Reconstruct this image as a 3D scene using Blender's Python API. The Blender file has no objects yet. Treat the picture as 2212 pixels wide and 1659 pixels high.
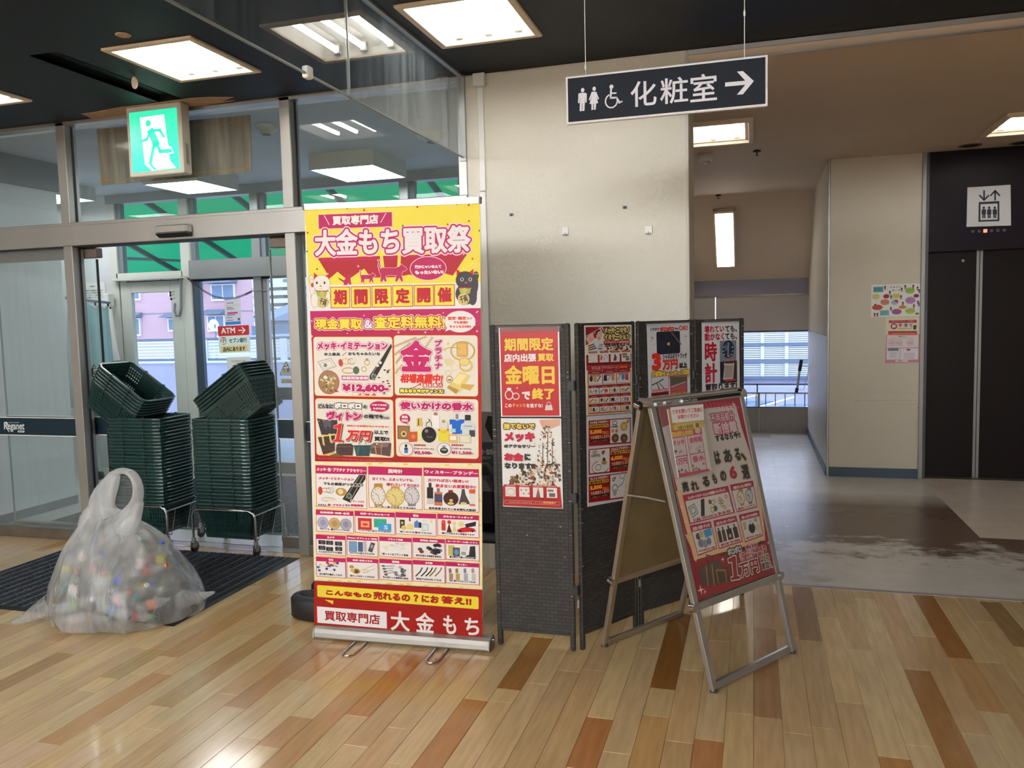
import bpy, bmesh, math, random
import numpy as np
from mathutils import Vector, Matrix
S = bpy.context.scene
COL = S.collection
PI = math.pi
# ---------------------------------------------------------------- camera
F_PX = 1755.0; CX = 1106.0; CY = 829.5; EYE = 1.5
_p = math.atan(141.5/F_PX); _r = math.atan(.0243)
_d = F_PX/math.tan(_p)
_dn = np.array([_d*math.sin(_r), -_d*math.cos(_r), -F_PX]); _up = -_dn/np.linalg.norm(_dn)
_v = np.array([(1628-CX)/F_PX, -(677-CY)/F_PX, -1.0])
_y = _v-_up*np.dot(_v, _up); _y /= np.linalg.norm(_y)
_x = np.cross(_y, _up)
RC = np.array([_x, _y, _up])          # world = RC @ camera
CC = np.array([0, 0, EYE])
cam_d = bpy.data.cameras.new('camera'); cam = bpy.data.objects.new('camera', cam_d); COL.objects.link(cam)
M = Matrix.Identity(4)
for i in range(3):
    for j in range(3): M[i][j] = RC[i][j]
    M[i][3] = CC[i]
cam.matrix_world = M
cam_d.sensor_fit = 'HORIZONTAL'; cam_d.sensor_width = 36.0; cam_d.lens = 36.0*F_PX/2212.0
cam_d.clip_start = .05; cam_d.clip_end = 300
S.camera = cam
# ---------------------------------------------------------------- world, exposure
W = bpy.data.worlds.new('sky'); S.world = W; W.use_nodes = True
nt = W.node_tree; bg = nt.nodes['Background']
tc = nt.nodes.new('ShaderNodeTexCoord'); sx = nt.nodes.new('ShaderNodeSeparateXYZ')
cr = nt.nodes.new('ShaderNodeValToRGB')
nt.links.new(tc.outputs['Generated'], sx.inputs[0]); nt.links.new(sx.outputs['Z'], cr.inputs[0]); nt.links.new(cr.outputs[0], bg.inputs[0])
cr.color_ramp.elements[0].position = 0.0; cr.color_ramp.elements[0].color = (.74, .82, 1.0, 1)
cr.color_ramp.elements[1].position = .6; cr.color_ramp.elements[1].color = (.62, .77, 1.0, 1)
bg.inputs[1].default_value = 3.2
S.view_settings.view_transform = 'Standard'; S.view_settings.look = 'None'
S.view_settings.exposure = 0.0; S.view_settings.gamma = 1.0; S.view_settings.use_curve_mapping = False
S.cycles.use_denoising = True
S.cycles.max_bounces = 9; S.cycles.transparent_max_bounces = 24; S.cycles.diffuse_bounces = 4
S.cycles.glossy_bounces = 4; S.cycles.transmission_bounces = 6
S.cycles.caustics_reflective = False; S.cycles.caustics_refractive = False
S.cycles.sample_clamp_indirect = 8.0
LOBBY = 12.5
TUBE = 30.0        # radiance of the fluorescent tubes
FILL_BATTEN = 70.0  # radiance of the fill tubes added behind the viewer
PANEL = 15.0       # radiance of the opal ceiling boxes in the porch
# ---------------------------------------------------------------- helpers
def lin(c):
    c = c/255.0
    return c/12.92 if c <= .04045 else ((c+.055)/1.055)**2.4
def rgb(r, g, b, k=1.0): return (lin(r)*k, lin(g)*k, lin(b)*k, 1.0)
def mat(name, col, rough=.5, metal=0.0, emit=0.0, spec=.5, bump=None, vary=None, objcol=False, coat=0.0, attr=None):
    m = bpy.data.materials.new(name); m.use_nodes = True
    n = m.node_tree; b = n.nodes['Principled BSDF']
    col = col if len(col) == 4 else (*col, 1)
    b.inputs['Base Color'].default_value = col; b.inputs['Roughness'].default_value = rough
    b.inputs['Metallic'].default_value = metal; b.inputs['Specular IOR Level'].default_value = spec
    b.inputs['Coat Weight'].default_value = coat; b.inputs['Coat Roughness'].default_value = .08
    if emit: b.inputs['Emission Color'].default_value = col; b.inputs['Emission Strength'].default_value = emit
    src = None
    if objcol:
        oi = n.nodes.new('ShaderNodeObjectInfo'); src = oi.outputs['Color']
    if attr:
        at = n.nodes.new('ShaderNodeAttribute'); at.attribute_name = attr; src = at.outputs['Color']
    if vary:
        sc, lo, hi = vary[:3]; stretch = vary[3] if len(vary) > 3 else (1, 1, 1)
        t = n.nodes.new('ShaderNodeTexCoord'); mp = n.nodes.new('ShaderNodeMapping'); mp.inputs['Scale'].default_value = stretch
        ns = n.nodes.new('ShaderNodeTexNoise'); ns.inputs['Scale'].default_value = sc; ns.inputs['Detail'].default_value = 5
        g = n.nodes.new('ShaderNodeNewGeometry')
        n.links.new(g.outputs['Position'], mp.inputs[0]); n.links.new(mp.outputs[0], ns.inputs['Vector'])
        mr = n.nodes.new('ShaderNodeMapRange'); mr.inputs['From Min'].default_value = .3; mr.inputs['From Max'].default_value = .7
        mr.inputs['To Min'].default_value = lo; mr.inputs['To Max'].default_value = hi
        n.links.new(ns.outputs['Fac'], mr.inputs['Value'])
        mx = n.nodes.new('ShaderNodeMix'); mx.data_type = 'RGBA'; mx.blend_type = 'MULTIPLY'; mx.inputs[0].default_value = 1
        if src: n.links.new(src, mx.inputs[6])
        else: mx.inputs[6].default_value = col
        n.links.new(mr.outputs[0], mx.inputs[7]); src = mx.outputs[2]
    if src: n.links.new(src, b.inputs['Base Color'])
    if bump:
        sc, st = bump[:2]; stretch = bump[2] if len(bump) > 2 else (1, 1, 1)
        g = n.nodes.new('ShaderNodeNewGeometry'); mp = n.nodes.new('ShaderNodeMapping'); mp.inputs['Scale'].default_value = stretch
        ns = n.nodes.new('ShaderNodeTexNoise'); ns.inputs['Scale'].default_value = sc; ns.inputs['Detail'].default_value = 4
        n.links.new(g.outputs['Position'], mp.inputs[0]); n.links.new(mp.outputs[0], ns.inputs['Vector'])
        bu = n.nodes.new('ShaderNodeBump'); bu.inputs['Strength'].default_value = st; bu.inputs['Distance'].default_value = .01
        n.links.new(ns.outputs['Fac'], bu.inputs['Height']); n.links.new(bu.outputs[0], b.inputs['Normal'])
    return m
def glass_mat(name, tint=(1, 1, 1), haze=0.0, hazecol=(.8, .85, .85), refl=1.0, rough=0.0, streak=0.0):
    """thin window pane: transparent + Fresnel gloss (+ a little diffuse haze)"""
    m = bpy.data.materials.new(name); m.use_nodes = True; n = m.node_tree
    for x in list(n.nodes): n.nodes.remove(x)
    out = n.nodes.new('ShaderNodeOutputMaterial'); tr = n.nodes.new('ShaderNodeBsdfTransparent'); gl = n.nodes.new('ShaderNodeBsdfGlossy')
    tr.inputs[0].default_value = (*tint, 1); gl.inputs['Roughness'].default_value = rough; gl.inputs[0].default_value = (1, 1, 1, 1)
    fr = n.nodes.new('ShaderNodeFresnel'); fr.inputs[0].default_value = 1.5
    mu = n.nodes.new('ShaderNodeMath'); mu.operation = 'MULTIPLY'; mu.inputs[1].default_value = refl; mu.use_clamp = True
    gb = n.nodes.new('ShaderNodeNewGeometry'); iv = n.nodes.new('ShaderNodeMath'); iv.operation = 'SUBTRACT'; iv.inputs[0].default_value = 1
    n.links.new(gb.outputs['Backfacing'], iv.inputs[1]); m0 = n.nodes.new('ShaderNodeMath'); m0.operation = 'MULTIPLY'
    n.links.new(fr.outputs[0], m0.inputs[0]); n.links.new(iv.outputs[0], m0.inputs[1]); n.links.new(m0.outputs[0], mu.inputs[0])
    mix = n.nodes.new('ShaderNodeMixShader'); n.links.new(mu.outputs[0], mix.inputs[0]); n.links.new(tr.outputs[0], mix.inputs[1]); n.links.new(gl.outputs[0], mix.inputs[2])
    last = mix
    if haze:
        df = n.nodes.new('ShaderNodeBsdfDiffuse'); df.inputs[0].default_value = (*hazecol, 1)
        m2 = n.nodes.new('ShaderNodeMixShader'); m2.inputs[0].default_value = haze
        if streak:
            g = n.nodes.new('ShaderNodeNewGeometry'); mp = n.nodes.new('ShaderNodeMapping'); mp.inputs['Scale'].default_value = (8, 8, .6)
            ns = n.nodes.new('ShaderNodeTexNoise'); ns.inputs['Scale'].default_value = 3; ns.inputs['Detail'].default_value = 6
            n.links.new(g.outputs['Position'], mp.inputs[0]); n.links.new(mp.outputs[0], ns.inputs['Vector'])
            mr = n.nodes.new('ShaderNodeMapRange'); mr.inputs['From Min'].default_value = .4; mr.inputs['From Max'].default_value = .75
            mr.inputs['To Min'].default_value = haze; mr.inputs['To Max'].default_value = haze+streak
            n.links.new(ns.outputs['Fac'], mr.inputs[0]); n.links.new(mr.outputs[0], m2.inputs[0])
        n.links.new(mix.outputs[0], m2.inputs[1]); n.links.new(df.outputs[0], m2.inputs[2]); last = m2
    n.links.new(last.outputs[0], out.inputs[0])
    return m

OFF = {}
def tag(o, label=None, cat=None, group=None, kind=None):
    if label: o['label'] = label
    if cat: o['category'] = cat
    if group: o['group'] = group
    if kind: o['kind'] = kind
    return o
def thing(name, label, cat, loc=(0, 0, 0), group=None, kind=None):
    o = bpy.data.objects.new(name, None); COL.objects.link(o); o.location = loc; o.empty_display_size = .1
    OFF[o.name] = Vector(loc); return tag(o, label, cat, group, kind)
def link(o, parent=None):
    COL.objects.link(o)
    if parent is not None: o.parent = parent
    return o
class MB:
    """collects faces in world coordinates, built as one mesh object"""
    def __init__(s, *mats): s.v = []; s.f = []; s.mi = []; s.sm = []; s.mats = list(mats)
    def add(s, vs, fs, m=0, smooth=False):
        b = len(s.v); s.v += [tuple(p) for p in vs]
        for f in fs: s.f.append(tuple(b+i for i in f)); s.mi.append(m); s.sm.append(smooth)
    def box(s, a, b, m=0, T=None):
        x0, y0, z0 = [min(a[i], b[i]) for i in range(3)]; x1, y1, z1 = [max(a[i], b[i]) for i in range(3)]
        vs = [(x0,y0,z0),(x1,y0,z0),(x1,y1,z0),(x0,y1,z0),(x0,y0,z1),(x1,y0,z1),(x1,y1,z1),(x0,y1,z1)]
        if T is not None: vs = [tuple(T @ Vector(p)) for p in vs]
        s.add(vs, [(0,3,2,1),(4,5,6,7),(0,1,5,4),(1,2,6,5),(2,3,7,6),(3,0,4,7)], m); return s
    def cbox(s, a, b, c=.004, m=0, T=None):
        """box with chamfered vertical and horizontal edges (cheap)"""
        x0, y0, z0 = [min(a[i], b[i]) for i in range(3)]; x1, y1, z1 = [max(a[i], b[i]) for i in range(3)]
        c = min(c, (x1-x0)/2.1, (y1-y0)/2.1, (z1-z0)/2.1)
        def ring(i, z): return [(x0+i+c,y0+i,z),(x1-i-c,y0+i,z),(x1-i,y0+i+c,z),(x1-i,y1-i-c,z),(x1-i-c,y1-i,z),(x0+i+c,y1-i,z),(x0+i,y1-i-c,z),(x0+i,y0+i+c,z)]
        vs = ring(c, z0)+ring(0, z0+c)+ring(0, z1-c)+ring(c, z1)
        if T is not None: vs = [tuple(T @ Vector(p)) for p in vs]
        fs = [tuple(range(7,-1,-1)), tuple(range(24,32))]
        for k in range(3):
            for i in range(8): fs.append((k*8+i, k*8+(i+1)%8, (k+1)*8+(i+1)%8, (k+1)*8+i))
        s.add(vs, fs, m); return s
    def quad(s, pts, m=0): s.add(pts, [tuple(range(len(pts)))], m); return s
    def prism(s, pts, d, m=0, smooth=False):
        """polygon pts extruded by vector d"""
        n = len(pts); vs = [tuple(p) for p in pts]+[(p[0]+d[0],p[1]+d[1],p[2]+d[2]) for p in pts]
        s.add(vs, [tuple(range(n-1,-1,-1)), tuple(range(n,2*n))], m)
        s.add(vs, [(i,(i+1)%n,n+(i+1)%n,n+i) for i in range(n)], m, smooth); return s
    def tube(s, path, r, n=8, m=0, closed=False, cap=True, flat=1.0):
        P = [Vector(p) for p in path]; k = len(P); rings = []
        rr = r if isinstance(r, (list, tuple)) else [r]*k
        up = None
        for i in range(k):
            if closed: t = P[(i+1)%k]-P[i-1]
            else: t = P[min(i+1,k-1)]-P[max(i-1,0)]
            t.normalize()
            if up is None:
                up = Vector((0,0,1)) if abs(t.z) < .9 else Vector((1,0,0))
            u = (up-t*up.dot(t)); u.normalize(); w = t.cross(u); up = u
            rings.append([P[i]+u*(rr[i]*flat*math.sin(2*PI*j/n))+w*(rr[i]*math.cos(2*PI*j/n)) for j in range(n)])
        vs = [p for q in rings for p in q]; fs = []
        for i in range(k if closed else k-1):
            a = i*n; b = ((i+1)%k)*n
            for j in range(n): fs.append((a+j, a+(j+1)%n, b+(j+1)%n, b+j))
        s.add(vs, fs, m, True)
        if cap and not closed: s.add(rings[0], [tuple(range(n-1,-1,-1))], m); s.add(rings[-1], [tuple(range(n))], m)
        return s
    def cyl(s, a, b, r, n=16, m=0, r2=None):
        return s.tube([a, b], [r, r if r2 is None else r2], n, m)
    def lathe(s, c, prof, n=24, m=0, axis='z', close=True):
        vs = []; fs = []
        for (r, h) in prof:
            for j in range(n):
                a = 2*PI*j/n; x, y = r*math.cos(a), r*math.sin(a)
                vs.append({'z': (c[0]+x, c[1]+y, c[2]+h), 'y': (c[0]+x, c[1]+h, c[2]-y), 'x': (c[0]+h, c[1]+x, c[2]+y)}[axis])
        for i in range(len(prof)-1):
            for j in range(n): fs.append((i*n+j, i*n+(j+1)%n, (i+1)*n+(j+1)%n, (i+1)*n+j))
        s.add(vs, fs, m, True)
        if close:
            s.add(vs[:n], [tuple(range(n-1,-1,-1))], m); s.add(vs[-n:], [tuple(range(n))], m)
        return s
    def mesh(s, name, off=(0,0,0)):
        me = bpy.data.meshes.new(name); o = Vector(off)
        me.from_pydata([(p[0]-o[0], p[1]-o[1], p[2]-o[2]) for p in s.v], [], s.f)
        for m in s.mats: me.materials.append(m)
        if len(s.mats) > 1: me.polygons.foreach_set('material_index', s.mi)
        me.polygons.foreach_set('use_smooth', s.sm)
        me.validate(); me.update(); return me
    def build(s, name, parent=None, label=None):
        off = OFF[parent.name] if parent is not None else Vector((0,0,0))
        o = bpy.data.objects.new(name, s.mesh(name, off)); link(o, parent)
        OFF[o.name] = Vector(off)
        if label: o['label'] = label
        return o
def ray(x, y):
    return RC @ np.array([(x-CX)/F_PX, -(y-CY)/F_PX, -1.0])
def onz(x, y, z=0.0): r = ray(x, y); return CC+r*((z-CC[2])/r[2])
def ony(x, y, Y): r = ray(x, y); return CC+r*((Y-CC[1])/r[1])
def onx(x, y, X): r = ray(x, y); return CC+r*((X-CC[0])/r[0])
def onpl(x, y, p, q, lean=0.0):
    """photo point carried onto the plane over the floor line p-q (lean: tangent of its backward tilt)"""
    n = np.array([-(q[1]-p[1]), q[0]-p[0], 0.0]); n /= np.linalg.norm(n); n[2] = -lean
    r = ray(x, y); t = np.dot(np.array([p[0], p[1], p[2] if len(p) > 2 else 0.0])-CC, n)/np.dot(r, n); return CC+r*t
# ---- printed artwork: flat layers of colour on a real sheet
_GL = {}
def glyph(st, res=2):
    key = (st, res)
    if key in _GL: return _GL[key]
    c = bpy.data.curves.new('t', 'FONT'); c.body = st; c.resolution_u = res
    o = bpy.data.objects.new('t', c); me = o.to_mesh()
    v = np.array([(p.co.x, p.co.y) for p in me.vertices]) if len(me.vertices) else np.zeros((0, 2))
    f = [tuple(p.vertices) for p in me.polygons]
    o.to_mesh_clear(); bpy.data.objects.remove(o); bpy.data.curves.remove(c)
    _GL[key] = (v, f); return _GL[key]
def homog(src, dst):
    A = []; B = []
    for (x, y), (u, v) in zip(src, dst):
        A.append([x,y,1,0,0,0,-u*x,-u*y]); B.append(u); A.append([0,0,0,x,y,1,-v*x,-v*y]); B.append(v)
    h = np.linalg.solve(np.array(A, float), np.array(B, float)); return np.append(h, 1).reshape(3, 3)
TONE = 1.0
class Art:
    STEP = 1e-5
    def __init__(s, quad, corners, gap=.0012, uv=None):
        s.q = quad; s.c = [Vector(c) for c in corners]      # TL TR BR BL
        s.w = ((s.c[1]-s.c[0]).length+(s.c[2]-s.c[3]).length)/2; s.h = ((s.c[3]-s.c[0]).length+(s.c[2]-s.c[1]).length)/2
        s.H = homog(quad, [(0,0),(s.w,0),(s.w,s.h),(0,s.h)])
        s.n = (s.c[3]-s.c[0]).cross(s.c[1]-s.c[0]); s.n.normalize()
        if s.n.dot(Vector(CC)-s.c[0]) < 0: s.n = -s.n
        s.ox = s.oy = 0.0; s.sc = 1.0; s.V = []; s.F = []; s.C = []; s.L = 0; s.gap = gap; s.sl = 0.0
        s.px = s.w/(math.hypot(quad[1][0]-quad[0][0], quad[1][1]-quad[0][1]))   # metres per photo pixel
    def crop(s, ox, oy, sc): s.ox, s.oy, s.sc = ox, oy, sc; return s
    def uv(s, x, y):
        p = s.H @ np.array([s.ox+x/s.sc, s.oy+y/s.sc, 1.0]); return p[0]/p[2], p[1]/p[2]
    def to3(s, uv, L):
        U = np.clip(uv[:, 0]/s.w, 0, 1)[:, None]; Vv = np.clip(uv[:, 1]/s.h, 0, 1)[:, None]
        c = [np.array(k) for k in s.c]
        P = c[0]*(1-U)*(1-Vv)+c[1]*U*(1-Vv)+c[2]*U*Vv+c[3]*(1-U)*Vv
        return P+np.array(s.n)*(s.gap+L*s.STEP)
    def emit(s, uv, faces, col):
        s.L += 1; b = len(s.V); P = s.to3(np.array(uv, float), s.L); s.V += [tuple(p) for p in P]
        cc = rgb(*col) if max(col) > 1 else (*col, 1)
        for f in faces: s.F.append(tuple(b+i for i in f)); s.C.append((cc, len(f)))
        return s
    def upoly(s, uv, col): return s.emit(uv, [tuple(range(len(uv)))], col)
    def poly(s, pts, col): return s.upoly([s.uv(*p) for p in pts], col)
    def rect(s, x0, y0, x1, y1, col, r=0, ol=None, slant=0):
        a = s.uv(x0, y0); b = s.uv(x1, y1); u0, v0, u1, v1 = a[0], a[1], b[0], b[1]
        if ol: s.L += 0; k = ol[0]/s.sc*s.px; s._rr(u0-k, v0-k, u1+k, v1+k, (r/s.sc*s.px+k) if r else 0, ol[1])
        s._rr(u0, v0, u1, v1, r/s.sc*s.px, col); return s
    def _rr(s, u0, v0, u1, v1, r, col):
        if r <= 0: return s.upoly([(u0,v0),(u1,v0),(u1,v1),(u0,v1)], col)
        r = min(r, abs(u1-u0)/2, abs(v1-v0)/2); pts = []
        for cx, cy, a0 in ((u1-r,v0+r,-90),(u1-r,v1-r,0),(u0+r,v1-r,90),(u0+r,v0+r,180)):
            for k in range(4):
                a = math.radians(a0+30*k); pts.append((cx+r*math.cos(a), cy+r*math.sin(a)))
        return s.upoly(pts, col)
    def ell(s, x0, y0, x1, y1, col, ol=None, n=20, rot=0):
        a = s.uv(x0, y0); b = s.uv(x1, y1); cx, cy, rx, ry = (a[0]+b[0])/2, (a[1]+b[1])/2, (b[0]-a[0])/2, (b[1]-a[1])/2
        ro = math.radians(rot); cr_, sr = math.cos(ro), math.sin(ro)
        def E(k): return [(cx+(rx+k)*math.cos(t)*cr_-(ry+k)*math.sin(t)*sr, cy+(rx+k)*math.cos(t)*sr+(ry+k)*math.sin(t)*cr_) for t in [2*PI*i/n for i in range(n)]]
        if ol: s.upoly(E(ol[0]/s.sc*s.px), ol[1])
        return s.upoly(E(0), col)
    def ring(s, x0, y0, x1, y1, w, col, n=24, a0=0, a1=360):
        a = s.uv(x0, y0); b = s.uv(x1, y1); cx, cy, rx, ry = (a[0]+b[0])/2, (a[1]+b[1])/2, (b[0]-a[0])/2, (b[1]-a[1])/2
        k = w/s.sc*s.px; P = []; fs = []
        for i in range(n+1):
            t = math.radians(a0+(a1-a0)*i/n); P += [(cx+rx*math.cos(t), cy+ry*math.sin(t)), (cx+(rx-k)*math.cos(t), cy+(ry-k)*math.sin(t))]
        for i in range(n): fs.append((2*i, 2*i+2, 2*i+3, 2*i+1))
        return s.emit(P, fs, col)
    def line(s, pts, w, col):
        U = [Vector(s.uv(*p)) for p in pts]; k = w/s.sc*s.px/2; P = []; fs = []
        for i in range(len(U)-1):
            d = U[i+1]-U[i]; 
            if d.length < 1e-9: continue
            d.normalize(); nn = Vector((-d.y, d.x))*k; e = d*k*.6; b = len(P)
            P += [U[i]+nn-e, U[i+1]+nn+e, U[i+1]-nn+e, U[i]-nn-e]; fs.append((b,b+1,b+2,b+3))
        return s.emit([(p[0], p[1]) for p in P], fs, col)
    def star(s, x, y, r, col, n=4):
        cu = s.uv(x, y); R = r/s.sc*s.px; P = []
        for i in range(2*n):
            a = PI*i/n; q = R if i % 2 == 0 else R*.25; P.append((cu[0]+q*math.sin(a), cu[1]-q*math.cos(a)))
        return s.upoly(P, col)
    def text(s, st, x0, y0, x1, y1, col, bold=0, out=(), slant=0, rot=0):
        v, f = glyph(st, 4 if (y1-y0)/s.sc > 14 else 2)
        if not len(v): return s
        mn = v.min(0); mx = v.max(0); a = s.uv(x0, y0); b = s.uv(x1, y1+s.sl*(x1-x0))
        bd = bold/s.sc*s.px; ow = max([o[0] for o in out], default=0)/s.sc*s.px
        w = (b[0]-a[0])-2*bd; h = (b[1]-a[1])-2*bd
        X = (v[:, 0]-mn[0])/max(1e-6, mx[0]-mn[0]); Yv = (v[:, 1]-mn[1])/max(1e-6, mx[1]-mn[1])
        sl = slant*h; U = a[0]+bd+X*(w-sl)+Yv*sl; V = a[1]+bd+(1-Yv)*h
        if rot:
            cx, cy = (a[0]+b[0])/2, (a[1]+b[1])/2; c_, s_ = math.cos(math.radians(rot)), math.sin(math.radians(rot))
            U, V = cx+(U-cx)*c_-(V-cy)*s_, cy+(U-cx)*s_+(V-cy)*c_
        uv = np.stack([U, V], 1)
        for r, c in sorted(out, key=lambda t: -t[0]):
            R = r/s.sc*s.px+bd; n = 32 if r/s.sc > 2.4 else (20 if r/s.sc > 1.3 else 8); s._multi(uv, f, R, n, c)
        if bd > 0: s._multi(uv, f, bd, 16 if bold/s.sc > 1.4 else (8 if bold/s.sc > .6 else 4), col)
        else: s.emit(uv, f, col)
        return s
    def _multi(s, uv, f, R, n, col):
        VV = []; FF = []; LL = []
        offs = [(R*math.cos(2*PI*(i+.5)/n), R*math.sin(2*PI*(i+.5)/n)) for i in range(n)]+[(0, 0)]
        for dx, dy in offs:
            b = len(VV); VV += [(p[0]+dx, p[1]+dy) for p in uv]; FF += [tuple(b+i for i in q) for q in f]; LL += [len(LL)//max(1, len(uv))*.16]*len(uv)
        s.L += 1; b = len(s.V); P = s.to3(np.array(VV), np.array(LL)[:, None]+s.L); s.V += [tuple(p) for p in P]; s.L += len(offs)*.16
        cc = rgb(*col)
        for q in FF: s.F.append(tuple(b+i for i in q)); s.C.append((cc, len(q)))
        return s
    def build(s, name, parent, m):
        off = np.array(OFF[parent.name]); me = bpy.data.meshes.new(name)
        V = np.array(s.V)-off
        me.from_pydata([tuple(p) for p in V], [], s.F); me.materials.append(m)
        at = me.color_attributes.new('Ink', 'FLOAT_COLOR', 'CORNER')
        buf = []
        for c, k in s.C: buf += list(c)*k
        at.data.foreach_set('color', buf)
        me.update(); o = bpy.data.objects.new(name, me); link(o, parent); OFF[o.name] = Vector(off); return o
# ---------------------------------------------------------------- materials
m_wall = mat('textured_wall_paint', rgb(214, 208, 194), .75, bump=(38, .55), vary=(1.2, .94, 1.03))
m_lobby = mat('lobby_wallpaper', rgb(208, 198, 180), .7, bump=(160, .12), vary=(1.0, .93, 1.02))
m_black = mat('dark_navy_ceiling_paint', rgb(9, 15, 23), .6, spec=.3, bump=(30, .15))
m_lceil = mat('lobby_ceiling_paint', rgb(206, 186, 164), .75, bump=(20, .15), vary=(.9, .9, 1.04))
m_vceil = mat('porch_ceiling_board', rgb(200, 206, 212), .7, vary=(2, .9, 1.02))
m_vwall = mat('porch_wall_panel', rgb(206, 208, 208), .6, vary=(2, .95, 1.02))
m_beam = mat('porch_beam_grey', rgb(120, 128, 134), .7)
m_alu = mat('brushed_aluminium', rgb(180, 176, 170), .38, .75, vary=(3, .92, 1.05, (1, 1, .1)))
m_alu2 = mat('grey_aluminium', rgb(158, 158, 156), .35, .6, vary=(2, .9, 1.05))
m_steel = mat('worn_steel_sill', rgb(132, 122, 110), .4, .7, vary=(6, .7, 1.1))
m_dark = mat('dark_gap', rgb(22, 24, 26), .6)
m_chrome = mat('chrome', rgb(205, 205, 208), .16, 1.0)
m_white = mat('white_plastic', rgb(228, 226, 220), .45)
m_cream = mat('cream_frame_paint', rgb(206, 206, 196), .45, vary=(4, .94, 1.02))
m_trimw = mat('beige_lamp_trim', rgb(214, 196, 172), .5)
m_refl = mat('lamp_reflector', rgb(245, 244, 238), .35)
m_tube = mat('fluorescent_tube', (1.0, .97, .91, 1), .4, emit=TUBE)
m_tubel = mat('lobby_tube', (1.0, .97, .9, 1), .4, emit=LOBBY)
m_tubefill = mat('fill_tube', (.93, .97, 1.0, 1), .4, emit=FILL_BATTEN)
m_opal = mat('opal_diffuser', (.93, .97, 1.0, 1), .4, emit=PANEL)
m_lens = mat('exit_lamp_white', (.82, 1.0, .95, 1), .3, emit=1.5)
m_lensg = mat('exit_lamp_green', (.035, .62, .36, 1), .3, emit=1.15)
m_ink = mat('printed_ink', (1, 1, 1), .5, attr='Ink', spec=.25)
m_inkg = mat('laminated_ink', (1, 1, 1), .38, attr='Ink', spec=.35)
m_inkm = mat('matt_ink', (1, 1, 1), .6, attr='Ink')
m_paper = mat('white_paper', rgb(226, 222, 216), .5)
m_film = glass_mat('clear_film', (.97, .97, .97), haze=.05, hazecol=(.7, .7, .7), refl=1.0, rough=.08)
m_wood = mat('floor_plank_laminate', (1, 1, 1), .2, objcol=True, vary=(5, .86, 1.08, (9, .9, 1)), bump=(2.2, .10, (1, 1, 1)), coat=.35)
m_woodbase = mat('plank_underlay', rgb(70, 52, 36), .8)
m_tile = mat('vinyl_floor_tile', (1, 1, 1), .26, objcol=True, vary=(7, .93, 1.04), bump=(4, .08))
m_tbase = mat('tile_adhesive', rgb(92, 80, 70), .8)
m_bboard = mat('blue_grey_baseboard', rgb(62, 78, 92), .5)
m_elev = mat('dark_brown_elevator_panel', rgb(26, 19, 18), .35, spec=.2, vary=(1, .9, 1.1))
m_elev2 = mat('dark_plum_transom', rgb(26, 17, 27), .35, spec=.2)
m_mat = mat('black_rubber_mat', rgb(34, 40, 50), .6, bump=(60, .3))
m_rub = mat('black_rubber', rgb(18, 18, 20), .5)
m_weave = mat('black_paper_weave', rgb(46, 42, 38), .72, bump=(120, .3), vary=(26, .8, 1.25, (.3, .3, 4)))
m_bfr = mat('black_screen_wood', rgb(34, 32, 31), .55)
m_teal = mat('dark_teal_film', rgb(14, 38, 50), .35)
m_bask = mat('dark_green_plastic', rgb(31, 58, 55), .28, vary=(5, .9, 1.05), coat=.2)
m_cast = mat('black_caster', rgb(22, 22, 24), .4)
m_pane = glass_mat('window_glass', (.93, .97, .96), haze=.03, refl=1.1)
m_paneL = glass_mat('sheen_haze_glass', (.92, .95, .95), haze=.07, hazecol=(.70, .74, .76), refl=1.1, streak=.03)  # diffuse haze imitates the whitish reflection in the left pane
m_smoke = glass_mat('smoke_curtain_glass', (.90, .94, .95), haze=.03, hazecol=(.55, .62, .66), refl=1.8, streak=.09)
m_pane2 = glass_mat('outer_glass', (.97, .97, 1.0), haze=.0, refl=.9)
m_plate = glass_mat('stained_acrylic', (.40, .41, .36), haze=.35, hazecol=(.30, .29, .24), refl=1.0, rough=.12, streak=.3)
m_seam = mat('glass_edge_seal', rgb(120, 126, 120), .4)
m_conc = mat('pale_concrete', rgb(186, 188, 208), .8, vary=(1.5, .92, 1.03))
m_louv = mat('white_louvre_metal', rgb(222, 226, 226), .5)
m_pink = mat('pink_tile_render', rgb(184, 156, 162), .8, vary=(1, .96, 1.02))
m_apt = mat('white_apartment_render', rgb(216, 226, 232), .8)
m_bglass = mat('blue_house_window', rgb(92, 122, 150), .15)
m_roof = mat('blue_grey_roof', rgb(128, 146, 164), .6)
m_pole = mat('grey_pole', rgb(110, 128, 146), .6)
m_lam = mat('lavender_soffit', rgb(150, 144, 160), .7)
m_panel = mat('warm_grey_panel', rgb(176, 166, 160), .6)
m_lwp = mat('lower_cladding', rgb(150, 140, 132), .6, vary=(30, .85, 1.05, (3, 1, .1)))
m_rail = mat('black_rail', rgb(30, 34, 44), .4, .5)
# green translucent canopy
m_can = bpy.data.materials.new('green_canopy_sheet'); m_can.use_nodes = True
n_ = m_can.node_tree
for x_ in list(n_.nodes): n_.nodes.remove(x_)
o_ = n_.nodes.new('ShaderNodeOutputMaterial'); t_ = n_.nodes.new('ShaderNodeBsdfTranslucent'); t_.inputs[0].default_value = (.03, .50, .29, 1)
d_ = n_.nodes.new('ShaderNodeBsdfDiffuse'); d_.inputs[0].default_value = (.05, .42, .26, 1); x_ = n_.nodes.new('ShaderNodeMixShader'); x_.inputs[0].default_value = .25
n_.links.new(t_.outputs[0], x_.inputs[1]); n_.links.new(d_.outputs[0], x_.inputs[2]); n_.links.new(x_.outputs[0], o_.inputs[0])

YF = 4.56; HC = 2.905; LC = 2.83; YO = 7.1; VC = 2.88
rnd = random.Random(7)
def struct(name, label, kind='structure'):
    return thing(name, label, None, (0, 0, 0), None, kind)
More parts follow.
